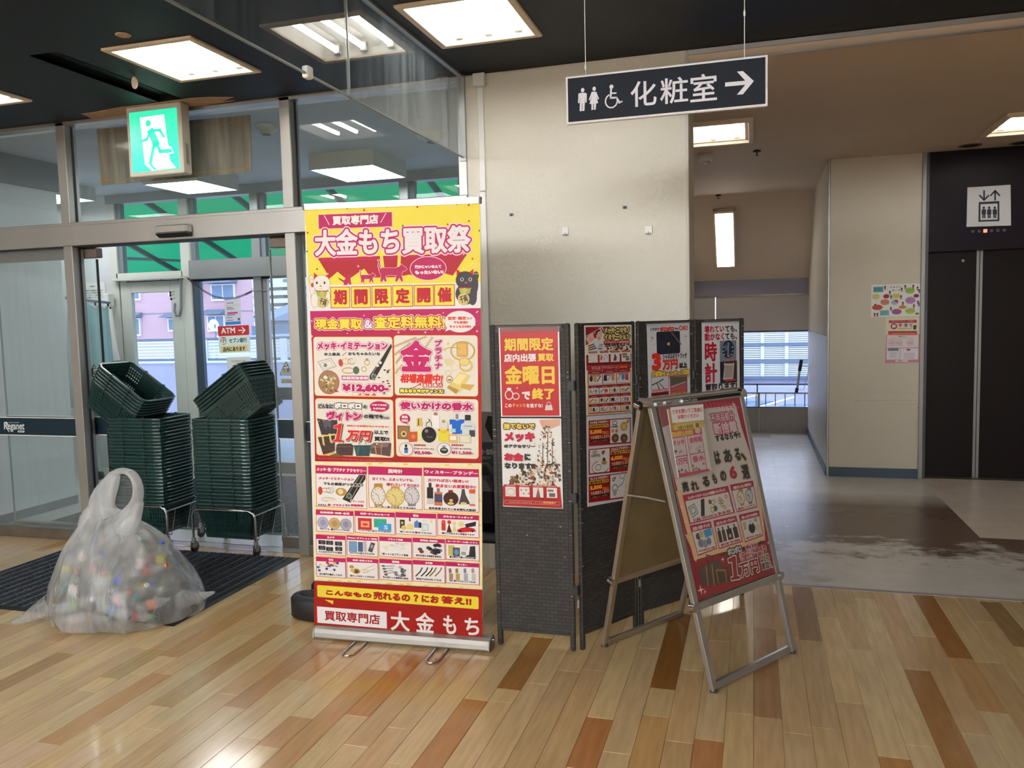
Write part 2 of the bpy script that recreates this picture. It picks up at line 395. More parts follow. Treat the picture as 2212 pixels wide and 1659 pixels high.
# ---------------------------------------------------------------- floor of the hall: planks
fl = struct('floor', 'glossy laminate plank floor of pale maple with scattered darker boards')
MB(m_woodbase).box((-8, -14, -.06), (6, 4.6, -.012)).build('underlay', fl)
PW = .1004; X0 = float(onz(1628, 1400)[0])
LIGHT = [(202,172,136),(196,164,130),(206,179,143),(199,170,138),(192,159,125),(203,177,145)]
TAN = [(186,146,104),(180,140,100)]
DARKS = [  # photo point near, photo point far, colour
 ((-60,1515),(140,1410),(166,124,82)), ((-60,1680),(62,1611),(176,122,80)), ((352,1417),(590,1282),(182,134,92)),
 ((322,1523),(611,1350),(178,134,94)), ((98,1384),(160,1370),(182,136,98)), ((215,1462),(330,1400),(178,146,100)),
 ((522,1530),(708,1388),(174,126,88)), ((781,1548),(918,1406),(176,116,62)), ((560,1610),(625,1546),(188,136,98)),
 ((930,1663),(1034,1512),(172,114,64)), ((1110,1490),(1180,1378),(152,98,48)), ((1260,1662),(1301,1552),(172,110,68)),
 ((1433,1488),(1468,1325),(136,86,42)), ((1528,1663),(1532,1599),(176,116,74)), ((1656,1550),(1655,1357),(158,110,70)),
 ((1744,1383),(1726,1264),(150,108,72)), ((2075,1663),(1969,1446),(164,112,66)), ((2060,1421),(1978,1280),(164,106,58)),
 ((1925,1663),(1924,1636),(176,120,72)), ((2240,1330),(2200,1299),(150,98,54)), ((2235,1400),(2140,1300),(158,120,80))]
occ = {}
for a, b, c in DARKS:
    p = onz(*a); q = onz(*b); row = math.floor(((p[0]+q[0])/2-X0)/PW); occ.setdefault(row, []).append((min(p[1], q[1]), min(4.6, max(p[1], q[1])), c))
planks = []
def light():
    c = LIGHT[rnd.randrange(6)] if rnd.random() > .10 else TAN[rnd.randrange(2)]; k = rnd.uniform(.96, 1.03); return tuple(min(255, v*k*q) for v, q in zip(c, (1.0, .94, .89)))
for row in range(-62, 52):
    x0 = X0+row*PW; y = 1.55-rnd.random()*.8
    if x0 < -7.8 or x0 > 4.9: continue
    segs = sorted(occ.get(row, [])); yend = 4.6
    while y < yend-.01:
        nx = [s for s in segs if s[0] > y-.02]
        if nx and nx[0][0]-y < .35 and nx[0][0]-y > -.02:
            s = nx[0]
            if s[0]-y > .03: planks.append((x0, y, s[0], light()))
            planks.append((x0, s[0], s[1], s[2])); segs = [t for t in segs if t[0] > s[0]]; y = s[1]; continue
        L = rnd.choice([.91, .91, .91, .60]); e = min(y+L, yend)
        if nx and e > nx[0][0]: e = nx[0][0]
        if yend-e < .12: e = yend
        planks.append((x0, y, e, light())); y = e
rest = MB(m_wood)
vis = []
for (x0, y0, y1, c) in planks:
    (vis if (y1 > 2.35 and x0 > -4.9+.0*y1 and x0 < 1.6 and y1 > 2.3) else []).append((x0, y0, y1, c))
vis.sort(key=lambda t: (t[1]+t[2])/2+abs(t[0]+.8)*.4)
keep = set(vis[:296])
for (x0, y0, y1, c) in planks:
    if (x0, y0, y1, c) in keep:
        o = MB(m_wood).cbox((x0+.0004, y0+.0005, -.012), (x0+PW-.0004, y1-.0005, 0), .0011).build('plank', fl); o.color = rgb(*[v*q for v, q in zip(c, (1.02, 1.07, 1.02))])
    else: rest.box((x0+.0006, y0+.0006, -.012), (x0+PW-.0006, y1-.0006, 0))
for i in range(24): rest.box((-8+.0, -14+i*.648, -.012), (6, -13.353+i*.648, -.0005))
ro = rest.build('remaining_planks', fl); ro['kind'] = 'stuff'; ro.color = rgb(212, 178, 142)
# ---------------------------------------------------------------- lobby tiles
tf = struct('floor', 'worn grey vinyl tile floor of the elevator lobby with brown scuffed patches')
MB(m_tbase).box((-1.6, 4.6, -.06), (4, 10.62, -.006)).build('screed', tf)
n_ = m_tile.node_tree                      # worn wax: its own stain shape, multiplied into the tile colour
g_ = n_.nodes.new('ShaderNodeNewGeometry'); s_ = n_.nodes.new('ShaderNodeSeparateXYZ'); n_.links.new(g_.outputs['Position'], s_.inputs[0])
na = n_.nodes.new('ShaderNodeTexNoise'); na.inputs['Scale'].default_value = 3.0; na.inputs['Detail'].default_value = 9; na.inputs['Roughness'].default_value = .68
mp_ = n_.nodes.new('ShaderNodeMapping'); mp_.inputs['Scale'].default_value = (1.0, 1.5, 1); n_.links.new(g_.outputs['Position'], mp_.inputs[0]); n_.links.new(mp_.outputs[0], na.inputs['Vector'])
def mth(op, a, b=None, clamp=False):
    k = n_.nodes.new('ShaderNodeMath'); k.operation = op; k.use_clamp = clamp
    for i, v in enumerate((a, b)):
        if v is None: continue
        if isinstance(v, (int, float)): k.inputs[i].default_value = v
        else: n_.links.new(v, k.inputs[i])
    return k.outputs[0]
X_, Y_ = s_.outputs[0], s_.outputs[1]
# distance along Y from the scuffed middle (5.1..7.4), softened by noise; wear path bends to the left at its near edge
edge = mth('ADD', mth('MULTIPLY', mth('SUBTRACT', na.outputs['Fac'], .5), 2.6), 0.0)
near = mth('MULTIPLY', mth('ADD', mth('SUBTRACT', Y_, 5.28), edge), 3.0, True)
farr = mth('MULTIPLY', mth('SUBTRACT', 7.15, Y_), 2.0, True)
left = mth('MULTIPLY', mth('ADD', mth('SUBTRACT', .42, X_), mth('MULTIPLY', edge, .35)), 5.0, True)
nearL = mth('MULTIPLY', left, mth('MULTIPLY', mth('SUBTRACT', 5.4, Y_), 3.0, True))
msk = mth('MAXIMUM', mth('MULTIPLY', near, farr), mth('MULTIPLY', nearL, .55), True)
oi = [k for k in n_.nodes if k.type == 'OBJECT_INFO'][0]
msk = mth('MULTIPLY', msk, oi.outputs['Alpha'])
pb = n_.nodes['Principled BSDF']; src_ = pb.inputs['Base Color'].links[0].from_socket
mm = n_.nodes.new('ShaderNodeMix'); mm.data_type = 'RGBA'; n_.links.new(msk, mm.inputs[0]); n_.links.new(src_, mm.inputs[6]); mm.inputs[7].default_value = rgb(112, 90, 76)
n_.links.new(mm.outputs[2], pb.inputs['Base Color'])
TW = .305; tx0 = float(onz(1834, 1263)[0])
tiles = []
for i in range(-7, 11):
    for j in range(0, 20):
        x = tx0+i*TW; y = 4.63+j*TW
        if x > 3.2 or y > 10.6: continue
        tiles.append((x, y))
tiles.sort(key=lambda t: t[1]+.4*abs(t[0]-.9)); tm = {}
far = MB(m_tile)
for k, (x, y) in enumerate(tiles):
    x1, y1 = x+TW, min(y+TW, 10.6); new = x > 1.30 and y > 5.8
    c = (214, 200, 188) if new else (208, 202, 194)
    if 7.3 < y < 8.1 and x < .7 and rnd.random() < .5: c = (206, 202, 198)
    q = rnd.uniform(.985, 1.015)
    if k < 290 and x < 2.5:
        o = MB(m_tile).box((x+.0002, y+.0002, -.006), (x1-.0002, y1-.0002, 0)).build('tile', tf)
        cc = rgb(*[min(255, v*q) for v in c]); o.color = (cc[0], cc[1], cc[2], 0.0 if new else 1.0)
    else: far.box((x+.0005, y+.0005, -.006), (x1-.0005, y1-.0005, 0))
fo = far.build('remaining_tiles', tf); fo['kind'] = 'stuff'; fo.color = (*rgb(182, 172, 160)[:3], 1.0)
st = MB(mat('edge_strip', rgb(150, 138, 134), .5)).box((-.34, 4.595, -.004), (4, 4.628, .003)).build('trim_1', None); tag(st, kind='structure', label='grey metal strip where planks meet the lobby tiles')
# ---------------------------------------------------------------- porch floor
pf = struct('floor', 'pale porch floor between the inner and outer glass doors')
m_pfl = mat('porch_floor_sheet', rgb(186, 186, 180), .25, vary=(3, .93, 1.03))
MB(m_pfl).box((-6.9, 4.6, -.05), (-1.6, YO, -.001)).build('sheet', pf)
MB(m_chrome).box((-4.5, 4.585, -.001), (-2.8, 4.60, .002)).box((-4.5, 4.70, -.001), (-2.8, 4.71, .002)).build('door_track', pf)
# ---------------------------------------------------------------- ceilings
ce = struct('ceiling', 'dark navy ceiling of the shop hall with recessed strip lights')
HX = [-7.7, -6.12, -4.50, -2.885, -1.273, .35, 1.95, 3.6]
def ceil_with_holes(mb, x0, x1, y0, y1, z, holes, t=.02):
    xs = sorted({x0, x1, *[h[0] for h in holes], *[h[1] for h in holes]}); ys = sorted({y0, y1, *[h[2] for h in holes], *[h[3] for h in holes]})
    for i in range(len(xs)-1):
        for j in range(len(ys)-1):
            cx, cy = (xs[i]+xs[i+1])/2, (ys[j]+ys[j+1])/2
            if any(h[0] < cx < h[1] and h[2] < cy < h[3] for h in holes): continue
            mb.box((xs[i], ys[j], z), (xs[i+1], ys[j+1], z+t))
HLX = .235; HLY = .27
hall_lamps = [(-4.50, 3.765), (-2.885, 3.76), (-1.273, 3.75), (-4.5, .9), (-2.885, .9), (-1.273, .9)]
holes = [(x-HLX, x+HLX, y-HLY, y+HLY) for x, y in hall_lamps]
groove = (-3.56, -3.40, 3.42, 4.38)
mb = MB(m_black); ceil_with_holes(mb, -8, 5, -2, YF+.1, HC, holes+[groove]); mb.build('panel', ce)
MB(m_vceil).box((-8, -14, HC), (5, -2, HC+.02)).build('pale_panel', ce)
MB(m_black).box((-3.56, 3.42, HC+.04), (-3.40, 4.38, HC+.06)).box((-3.57, 3.42, HC), (-3.56, 4.38, HC+.05)).box((-3.40, 3.42, HC), (-3.39, 4.38, HC+.05)).box((-3.57, 4.375, HC+.002), (-3.39, 4.40, HC+.06)).box((-3.57, 3.40, HC+.002), (-3.39, 3.425, HC+.06)).build('slot', ce)
m_peel = mat('bare_plaster', rgb(190, 160, 128), .8, vary=(20, .8, 1.05))
pk = [onz(x, y, HC-.002) for x, y in [(175,246),(200,243),(260,232),(330,224),(405,213),(450,210),(505,210),(478,219),(508,217),(440,228),(400,232),(270,250),(200,257),(190,252)]]
MB(m_peel).prism([(p[0], p[1], HC-.003) for p in pk], (0, 0, .003)).build('peeled_patch', ce, 'patch where dark paint has flaked off')
p = onz(266, 75, HC); MB(m_peel).lathe((p[0], p[1], HC-.006), [(.03, 0), (.036, .003), (.036, .006)], 24).build('blank_cover', ce, 'round beige cover plate')
lc = struct('ceiling', 'brown grey ceiling of the elevator lobby, sloping down at its far end')
lob_lamps = [(-.30, 6.30, .30, .38), (2.0, 6.85, .32, .36)]
lholes = [(x-a+.06, x+a-.06, y-b+.05, y+b-.05) for x, y, a, b in lob_lamps]
dls = [onz(2096, 314, LC), onz(2207, 308, LC)]
mb = MB(m_lceil); ceil_with_holes(mb, -1.6, 4, YF+.02, 9.6, LC, lholes); mb.build('panel', lc)
sl = MB(m_lceil).prism([(-1.6, 9.6, LC), (-1.6, 10.56, 1.91), (-1.6, 10.56, 1.95), (-1.6, 9.6, LC+.05)], (3, 0, 0)).build('sloping_panel', lc)
MB(m_lceil).box((-.34, YF+.0, LC), (5, YF+.02, HC+.02)).build('step', lc)
o = MB(m_alu).box((-.335, YF-.012, HC-.028), (4.5, YF+.004, HC-.004)).box((-.335, YF-.008, LC+.0), (4.5, YF+.003, LC+.01)).build('trim_2'); tag(o, 'brown metal rail along the step between the two ceilings', kind='structure')
vc = struct('ceiling', 'pale grey board ceiling of the entrance porch')
MB(m_vceil).box((-6.9, YF+.12, VC), (-1.5, YO, VC+.03)).build('panel', vc)
# ---------------------------------------------------------------- walls
o = MB(m_wall).box((-1.60, YF, 0), (-.34, 5.0, HC)).build('wall_back'); tag(o, 'cream textured wall block between the entrance and the lobby', kind='structure')
cg = MB(mat('corner_guard', rgb(196, 186, 176), .5)).cbox((-.352, YF-.004, 0), (-.334, YF+.012, HC), .004).build('trim_3'); tag(cg, 'pale corner guard on the textured wall', kind='structure')
o = MB(m_wall).box((-1.60, 5.0, 0), (-1.52, 7.3, VC+.05)).build('wall_right'); tag(o, 'cream wall on the right side of the porch', kind='structure')
o = MB(m_lobby).box((-1.62, 5.0, 0), (-.36, 5.05, LC)).box((-.80, 9.4, 0), (-.76, 10.6, LC)).box((-1.62, 7.3, 0), (-.76, 7.35, LC)).box((-.80, 7.3, 0), (-.76, 9.4, LC)).build('wall_left'); tag(o, 'pale wall on the left of the lobby passage', kind='structure')
o = MB(m_lobby).box((.64, 7.82, 0), (1.39, 10.6, LC)).build('wall_right'); tag(o, 'cream lobby wall with posters beside the elevator', kind='structure')
wo = o
MB(mat('wall_guard_sheet', rgb(184, 180, 176), .45)).box((.634, 7.85, .08), (.641, 10.5, 1.27)).build('guard_sheet', wo)
MB(m_alu2).cbox((.632, 7.808, 0), (.652, 7.83, LC*.0+2.83), .004).build('corner_strip', wo)
sc_ = MB(mat('scuff_marks', rgb(176, 164, 144), .7))
for (a, b, w) in (((1850,847),(1980,846),.003),((1845,865),(1930,866),.005),((1935,865),(1978,864),.004),((1905,873),(1978,872),.003),((1935,912),(1985,915),.002),((1980,880),(1986,886),.01)):
    p = ony(*a, 7.82); q = ony(*b, 7.82); x = p[0]
    while x < q[0]: e = min(q[0], x+rnd.uniform(.015, .07)); zz = p[2]+rnd.uniform(-.003, .003); sc_.box((x, 7.8188, zz-w*rnd.uniform(.15, .5)), (e, 7.82, zz+w*rnd.uniform(.15, .5))); x = e+rnd.uniform(0, .02)
sc_.build('scuff_marks', wo)
o = MB(m_bboard).box((.655, 7.806, 0), (1.385, 7.82, .086)).build('baseboard_right'); tag(o, 'dark blue grey baseboard under the lobby posters', kind='structure')
o = MB(m_bboard).box((.624, 7.84, 0), (.64, 10.6, .075)).build('baseboard_left'); tag(o, 'blue grey baseboard along the side of the passage', kind='structure')
o = MB(m_lobby).box((3.2, 4.58, 0), (3.24, 7.82, LC)).box((3.2, YF, 0), (5, YF+.05, HC)).build('wall_right'); tag(o, 'lobby side wall right of the elevator', kind='structure')
m_far = mat('hall_far_wall', rgb(150, 146, 138), .8)
o = MB(m_far).box((-8.1, -14, -.08), (-7.98, 4.7, HC+.05)).box((4.98, -14, -.08), (5.1, 4.7, HC+.05)).box((-8, -14.1, -.08), (5, -13.98, HC+.05)).build('wall_front'); tag(o, 'plain shop walls behind the viewer', kind='structure')
# porch walls
o = MB(m_vwall, m_beam, m_bboard).box((-5.69, YF+.06, 0), (-5.61, 5.56, VC), 0).build('wall_left'); tag(o, 'white panelled wall on the left of the porch', kind='structure')
wl = o
MB(m_beam).box((-5.62, YF+.1, 2.65), (-5.585, 5.57, VC)).build('beam', wl)
MB(m_bboard).box((-5.615, YF+.1, 0), (-5.60, 5.565, .07)).box((-5.69, 5.56, 0), (-5.61, 5.57, .07)).build('baseboard', wl)
o = MB(m_vwall).box((-6.95, 5.56, 0), (-6.9, YO, VC)).box((-6.95, YO-.02, 0), (-6.50, YO+.06, VC)).box((-6.9, 5.50, 0), (-5.69, 5.56, VC)).box((-8.0, YF+.06, 0), (-5.69, YF+.10, HC)).build('wall_back'); tag(o, 'white wall of the recess behind the curtain', kind='structure')
# ---------------------------------------------------------------- inner glazed entrance screen (structure)
w1 = struct('window_1', 'aluminium framed inner glass front with header beam and clear top lights')
for x0, x1 in ((-4.570, -4.495), (-2.830, -2.755), (-1.655, -1.60)):
    MB(m_alu).cbox((x0, YF-.005, 0 if x0 < -2 else 0), (x1, YF+.10, HC), .004).build('post', w1)
    MB(m_dark).box((x1, YF+.05, 0), (x1+.006, YF+.065, HC)).build('seal', w1)
MB(m_alu).cbox((-8, YF-.02, 2.068), (-1.6, YF+.12, 2.226), .004).box((-8, YF-.024, 2.205), (-1.6, YF-.02, 2.21)).build('header_beam', w1)
MB(m_dark).box((-8, YF+.0, 2.062), (-1.6, YF+.11, 2.068)).build('header_gap', w1)
MB(m_alu).box((-8, YF-.005, HC-.022), (-1.6, YF+.08, HC)).build('head_rail', w1)
for x0, x1 in ((-8, -4.575), (-2.755, -1.6)):
    MB(m_steel).cbox((x0, YF-.012, 0), (x1, YF+.06, .072), .004).build('sill', w1)
for x0, x1 in ((-8, -4.57), (-4.495, -2.83), (-2.755, -1.655)):
    MB(m_pane).box((x0, YF+.055, 2.226), (x1, YF+.061, HC-.02)).build('glass_pane', w1)
MB(m_paneL).box((-8, YF+.03, .07), (-4.565, YF+.036, 2.068)).build('glass_pane', w1)
MB(m_pane).box((-2.76, YF+.03, .07), (-1.655, YF+.036, 2.068)).build('glass_pane', w1)
m_railb = mat('brown_door_rail', rgb(116, 100, 90), .45, .4)
for x0, x1 in ((-8, -4.40), (-3.016, -1.62)):
    MB(m_railb).cbox((x0, YF+.105, 1.995), (x1, YF+.17, 2.062), .004).build('door_rail', w1)
def band(parent, x0, x1, y, z0=.745, z1=.868):
    MB(m_teal, m_white).box((x0, y-.0012, z0), (x1, y, z1), 0).box((x0, y-.0014, z1), (x1, y, z1+.006), 1).box((x0, y-.0014, z0-.006), (x1, y, z0), 1).build('printed_band', parent)
band(w1, -8, -4.575, YF+.0295); band(w1, -2.755, -1.66, YF+.0295)
d1 = struct('door_1', 'open left sliding glass leaf of the inner entrance'); d2 = struct('door_2', 'open right sliding glass leaf of the inner entrance')
for d, x0, x1, e in ((d1, -5.33, -4.42, -4.42), (d2, -3.03, -2.10, -3.03)):
    MB(m_paneL if d is d2 else m_pane).box((x0, YF+.13, .075), (x1, YF+.138, 2.0)).build('glass_pane', d)
    MB(m_seam if d is d2 else m_dark).box((e-.004, YF+.126, .02), (e+.004, YF+.142, 1.985)).build('edge_seal', d)
    MB(m_seam).box(((x1 if d is d2 else x0)-.003, YF+.128, .02), ((x1 if d is d2 else x0)+.003, YF+.14, 1.985)).build('edge_seal', d)
    MB(m_steel).cbox((x0, YF+.115, .006), (x1, YF+.15, .078), .004).build('bottom_rail', d)
    band(d, x0, x1, YF+.1295)
def board(name, label, cat, quad, fn, m, thick=.0012, paper=None, group=None, gap=.0008, back=None):
    """a flat printed sheet: quad in photo points TL TR BR BL, fn carries them onto its real plane"""
    c = [Vector(fn(*p)) for p in quad]
    cen = (c[2]+c[3])/2
    t = thing(name, label, cat, tuple(cen), group)
    n = (c[3]-c[0]).cross(c[1]-c[0]).normalized()
    if n.dot(Vector(CC)-c[0]) < 0: n = -n
    MB(paper or m_paper).prism([tuple(p) for p in c], tuple(-n*thick)).build('sheet', t)
    a = Art(quad, c, gap=.0004); a.T = t; a.M = m; return a
# shop lettering on the band
a = Art([(0,905),(163,906),(163,942),(0,941)], [ony(*p, YF+.028) for p in [(0,905),(163,906),(163,942),(0,941)]], gap=.0006)
a.crop(0, 780, 3.95).text('Reganet', 36, 520, 214, 604, (215, 222, 222), bold=1.4)
a.ring(34, 518, 72, 556, 8, (215, 222, 222), a0=-200, a1=60); a.line([(58,560),(70,588),(80,602)], 6, (215,222,222))
a.text('SUPER MARKET', 76, 520, 170, 530, (200,208,208)); a.rect(156, 592, 214, 609, (215, 222, 222), r=6); a.text('DUO', 162, 595, 208, 606, (14, 38, 50), bold=.8)
a.build('shop_lettering', w1, m_inkm)
# stickers on the leaves
for k, (q, q2, side) in enumerate((([(192,787),(214,787),(214,814),(192,814)], [(188,819),(215,820),(215,830),(188,829)], 'left'), ([(605,781),(631,781),(631,811),(605,811)], [(607,818),(632,818),(632,828),(607,828)], 'right'))):
    a = board('caution_sticker', 'grey triangular caution sticker on the %s sliding glass leaf' % side, 'sticker', q, lambda x, y: ony(x, y, YF+.128), m_inkm, .0004, glass_mat('sticker_film', (1,1,1), 0, refl=.3))
    x0, y0, x1, y1 = q[0][0], q[0][1], q[2][0], q[2][1]; cx = (x0+x1)/2
    a.poly([(cx-1,y0),(cx+1,y0),(x1,y1-5),(x1,y1),(x0,y1),(x0,y1-5)], (92,100,92)); a.poly([(cx,y0+3),(x1-2,y1-6),(x0+2,y1-6)], (176,178,160)); a.text('注意', cx-8, y0+14, cx+8, y1-7, (50,58,60), bold=.3); a.line([(cx-4,y0+11),(cx+4,y0+8)], 1.6, (50,58,60)); a.rect(x0+2,y1-5,x1-2,y1-1,(150,156,146))
    a.build('artwork', a.T, a.M)
    a = board('door_label', 'small grey AUTO DOOR label under the caution triangle on the %s leaf' % side, 'label', q2, lambda x, y: ony(x, y, YF+.128), m_inkm, .0004)
    x0, y0, x1, y1 = q2[0][0], q2[0][1], q2[2][0], q2[2][1]
    a.rect(x0, y0, x1, y1, (140,140,124)); a.text('AUTO DOOR', x0+2, y0+3, x1-5, y1-2, (60,62,58)); a.ell(x1-4,y1-4,x1-1,y1-1,(30,30,30)); a.build('artwork', a.T, a.M)
# door sensor
t = thing('door_sensor', 'silver motion sensor box on the header beam above the doorway', 'sensor', (-3.62, YF-.02, 2.10))
MB(m_alu, m_dark).cbox((-3.745, YF-.085, 2.104), (-3.495, YF-.02, 2.160), .010, 0).build('housing', t)
MB(m_dark).prism([(-3.74, YF-.083, 2.104), (-3.74, YF-.045, 2.084), (-3.74, YF-.02, 2.084), (-3.74, YF-.02, 2.104)], (.24, 0, 0)).build('lens', t)
# stained plate on the top light, behind the exit lamp
a = board('stained_plate', 'dirty brown translucent plate stuck on the glass behind the exit lamp', 'plate', [(209,279),(540,248),(543,372),(216,401)], lambda x, y: ony(x, y, YF+.052), m_inkm, .004, m_plate)
ru = (118, 88, 48)
for l in ([(222,292),(525,262)], [(222,292),(232,390)], [(228,391),(528,364)], [(528,262),(533,362)]): a.line(l, 1.6, ru)
a.ell(222,384,231,393,(120,78,40)); a.ell(530,354,538,364,(126,80,40)); a.build('rust_stains', a.T, a.M)
# smoke curtain
sm = thing('smoke_curtain', 'hanging glass smoke curtain with streaks running out from the textured wall', 'glass barrier', (-1.62, 3.0, 2.437))
ys = [.3, 1.74, 3.15, YF-.0]
for i in range(3):
    MB(m_smoke).box((-1.623, ys[i]+.003, 2.443), (-1.617, ys[i+1]-.003, HC)).build('glass_pane', sm)
    MB(m_seam).box((-1.625, ys[i], 2.437), (-1.615, ys[i+1], 2.444)).build('bottom_edge', sm)
    MB(m_alu2).box((-1.634, ys[i], HC-.012), (-1.606, ys[i+1], HC)).build('top_channel', sm)
for y in ys[1:3]: MB(m_seam).box((-1.626, y-.004, 2.437), (-1.614, y+.004, HC)).build('joint', sm)
MB(m_white).cbox((-1.634, 2.80, 2.425), (-1.606, 2.84, 2.47), .004).build('clip', sm)
MB(m_alu2).box((-1.64, YF-.02, 2.42), (-1.60, YF, HC)).build('wall_channel', sm)
# ---------------------------------------------------------------- ceiling lamps
def strip_lamp(x, y, z, hx, hy, label, n=3, group=None, name='ceiling_light', drop=.0, tm=None):
    t = thing(name, label, 'light', (x, y, z), group)
    f = MB(m_trimw); w = .035+.0*hx; zz = z-.012-drop
    for a, b in (((x-hx, y-hy), (x+hx, y-hy+w)), ((x-hx, y+hy-w), (x+hx, y+hy)), ((x-hx, y-hy+w), (x-hx+w, y+hy-w)), ((x+hx-w, y-hy+w), (x+hx, y+hy-w))):
        f.cbox((*a, zz), (*b, z+.004), .003)
    f.build('frame', t)
    ix, iy = hx-w, hy-w; g = MB(m_refl); zt = z+.085
    g.box((x-ix, y-iy, zt), (x+ix, y+iy, zt+.004))
    for a, b in (((x-ix-.003, y-iy), (x-ix, y+iy)), ((x+ix, y-iy), (x+ix+.003, y+iy)), ((x-ix, y-iy-.003), (x+ix, y-iy)), ((x-ix, y+iy), (x+ix, y+iy+.003))):
        g.box((*a, z), (*b, zt))
    for i in range(1, n):
        xr = x-ix+2*ix*i/n; g.prism([(xr-.03, y-iy, zt), (xr+.03, y-iy, zt), (xr, y-iy, zt-.05)], (0, 2*iy, 0))
    g.build('reflector', t)
    for i in range(n):
        xt = x-ix+2*ix*(i+.5)/n
        MB(tm or m_tube).cyl((xt, y-iy+.03, z+.035), (xt, y+iy-.03, z+.035), .0155, 10).build('lamp_tube', t)
        MB(m_white).cbox((xt-.02, y-iy, z+.012), (xt+.02, y-iy+.028, z+.06), .003).build('lamp_holder', t); MB(m_white).cbox((xt-.02, y+iy-.028, z+.012), (xt+.02, y+iy, z+.06), .003).build('lamp_holder', t)
    return t
for i, (x, y) in enumerate(hall_lamps):
    lb = {0: 'square ceiling light at the far left edge of the dark ceiling', 1: 'square beige framed ceiling light above the green exit lamp', 2: 'square beige framed ceiling light right of the glass smoke curtain'}.get(i, 'square recessed ceiling light in the hall behind the viewer')
    strip_lamp(x, y, HC, .268, .30, lb, 3, None if i < 3 else 'hall lights behind the viewer')
for k, y in enumerate((-1.9, -2.7, -3.6, -4.5, -5.5, -6.6, -7.8, -9.2, -10.8, -12.5)):  # unseen tube rows, added to brighten upright surfaces facing the camera
    t = thing('fill_batten', 'long bare tube fill light added on the pale shop ceiling, %s row behind the viewer' % ('first', 'second', 'third', 'fourth', 'fifth', 'sixth', 'seventh', 'eighth', 'ninth', 'last')[k], 'light', (-2.5, y, HC), 'added fill lights behind the viewer')
    MB(m_white).box((-6.5, y-.04, HC-.05), (1.5, y+.04, HC)).build('housing', t)
    MB(m_tubefill).cyl((-6.45, y, HC-.085), (1.45, y, HC-.085), .018, 8).build('lamp_tube', t)
strip_lamp(-.30, 6.30, LC, .175*0+.30, .38, 'ceiling light partly hidden by the textured wall, over the lobby passage', 3, drop=.015, tm=m_tubel)
strip_lamp(2.0, 6.85-.6, LC, .33, .36, 'ceiling light at the right edge, in front of the elevator', 3, drop=.015) if False else strip_lamp(2.0, 6.85, LC, .32, .36, 'ceiling light at the right edge, in front of the elevator', 3, drop=.015, tm=m_tubel)
# lamp on the sloping ceiling
ns = Vector((0, .92, .96)).normalized(); sp0 = Vector((0, 9.6, LC))
def onslope(x, y, k=0.0):
    r = Vector(ray(x, y)); c = Vector(CC); return c+r*((sp0-ns*k-c).dot(ns)/r.dot(ns))
q = [onslope(*p) for p in [(1540,452),(1588,450),(1590,572),(1546,573)]]
xa, xb = (q[0].x+q[3].x)/2, (q[1].x+q[2].x)/2; dS = Vector((0, .96, -.92)).normalized(); s0 = (q[0]-sp0).dot(dS); s1 = (q[2]-sp0).dot(dS)
t = thing('ceiling_light', 'narrow two tube ceiling light on the sloping ceiling above the passage', 'light', tuple(sp0+dS*((s0+s1)/2)+Vector(((xa+xb)/2, 0, 0))))
def SP(x, s, k): return tuple(Vector((x, 0, 0))+Vector((0, sp0.y, sp0.z))+dS*s-ns*k)
b = MB(m_trimw)
def sbox(mb, xa, xb, sa, sb, ka, kb):
    vs = [SP(x, s, k) for k in (ka, kb) for (x, s) in ((xa, sa), (xb, sa), (xb, sb), (xa, sb))]
    mb.add(vs, [(0,3,2,1),(4,5,6,7),(0,1,5,4),(1,2,6,5),(2,3,7,6),(3,0,4,7)])
sbox(b, xa, xa+.02, s0, s1, 0, .05); sbox(b, xb-.02, xb, s0, s1, 0, .05); sbox(b, xa, xb, s0, s0+.03, 0, .05); sbox(b, xa, xb, s1-.02, s1, 0, .05); b.build('frame', t)
b = MB(m_refl); sbox(b, xa+.02, xb-.02, s0+.03, s1-.02, .002, .008); b.build('reflector', t)
for k in (.3, .7):
    x = xa+(xb-xa)*k; MB(m_tubel).tube([SP(x, s0+.05, .03), SP(x, s1-.04, .03)], .022, 10).build('lamp_tube', t)
# opal box lamps in the porch
for (x0, x1, y0, y1, lb) in ((-3.49, -2.91, 6.03, 6.68, 'white box lamp hanging from the porch ceiling above the banner'), (-5.15, -4.59, 6.05, 6.65, 'white box lamp on the porch ceiling below the exit lamp'), (-6.75, -6.20, 6.05, 6.62, 'white box lamp at the left end of the porch ceiling')):
    t = thing('porch_light', lb, 'light', ((x0+x1)/2, (y0+y1)/2, VC))
    b = MB(m_cream)
    for a, c in (((x0, y0), (x1, y0+.012)), ((x0, y1-.012), (x1, y1)), ((x0, y0+.012), (x0+.012, y1-.012)), ((x1-.012, y0+.012), (x1, y1-.012))): b.box((*a, 2.75), (*c, VC))
    b.build('housing', t); MB(m_opal).box((x0+.012, y0+.012, 2.754), (x1-.012, y1-.012, 2.76)).build('diffuser', t)
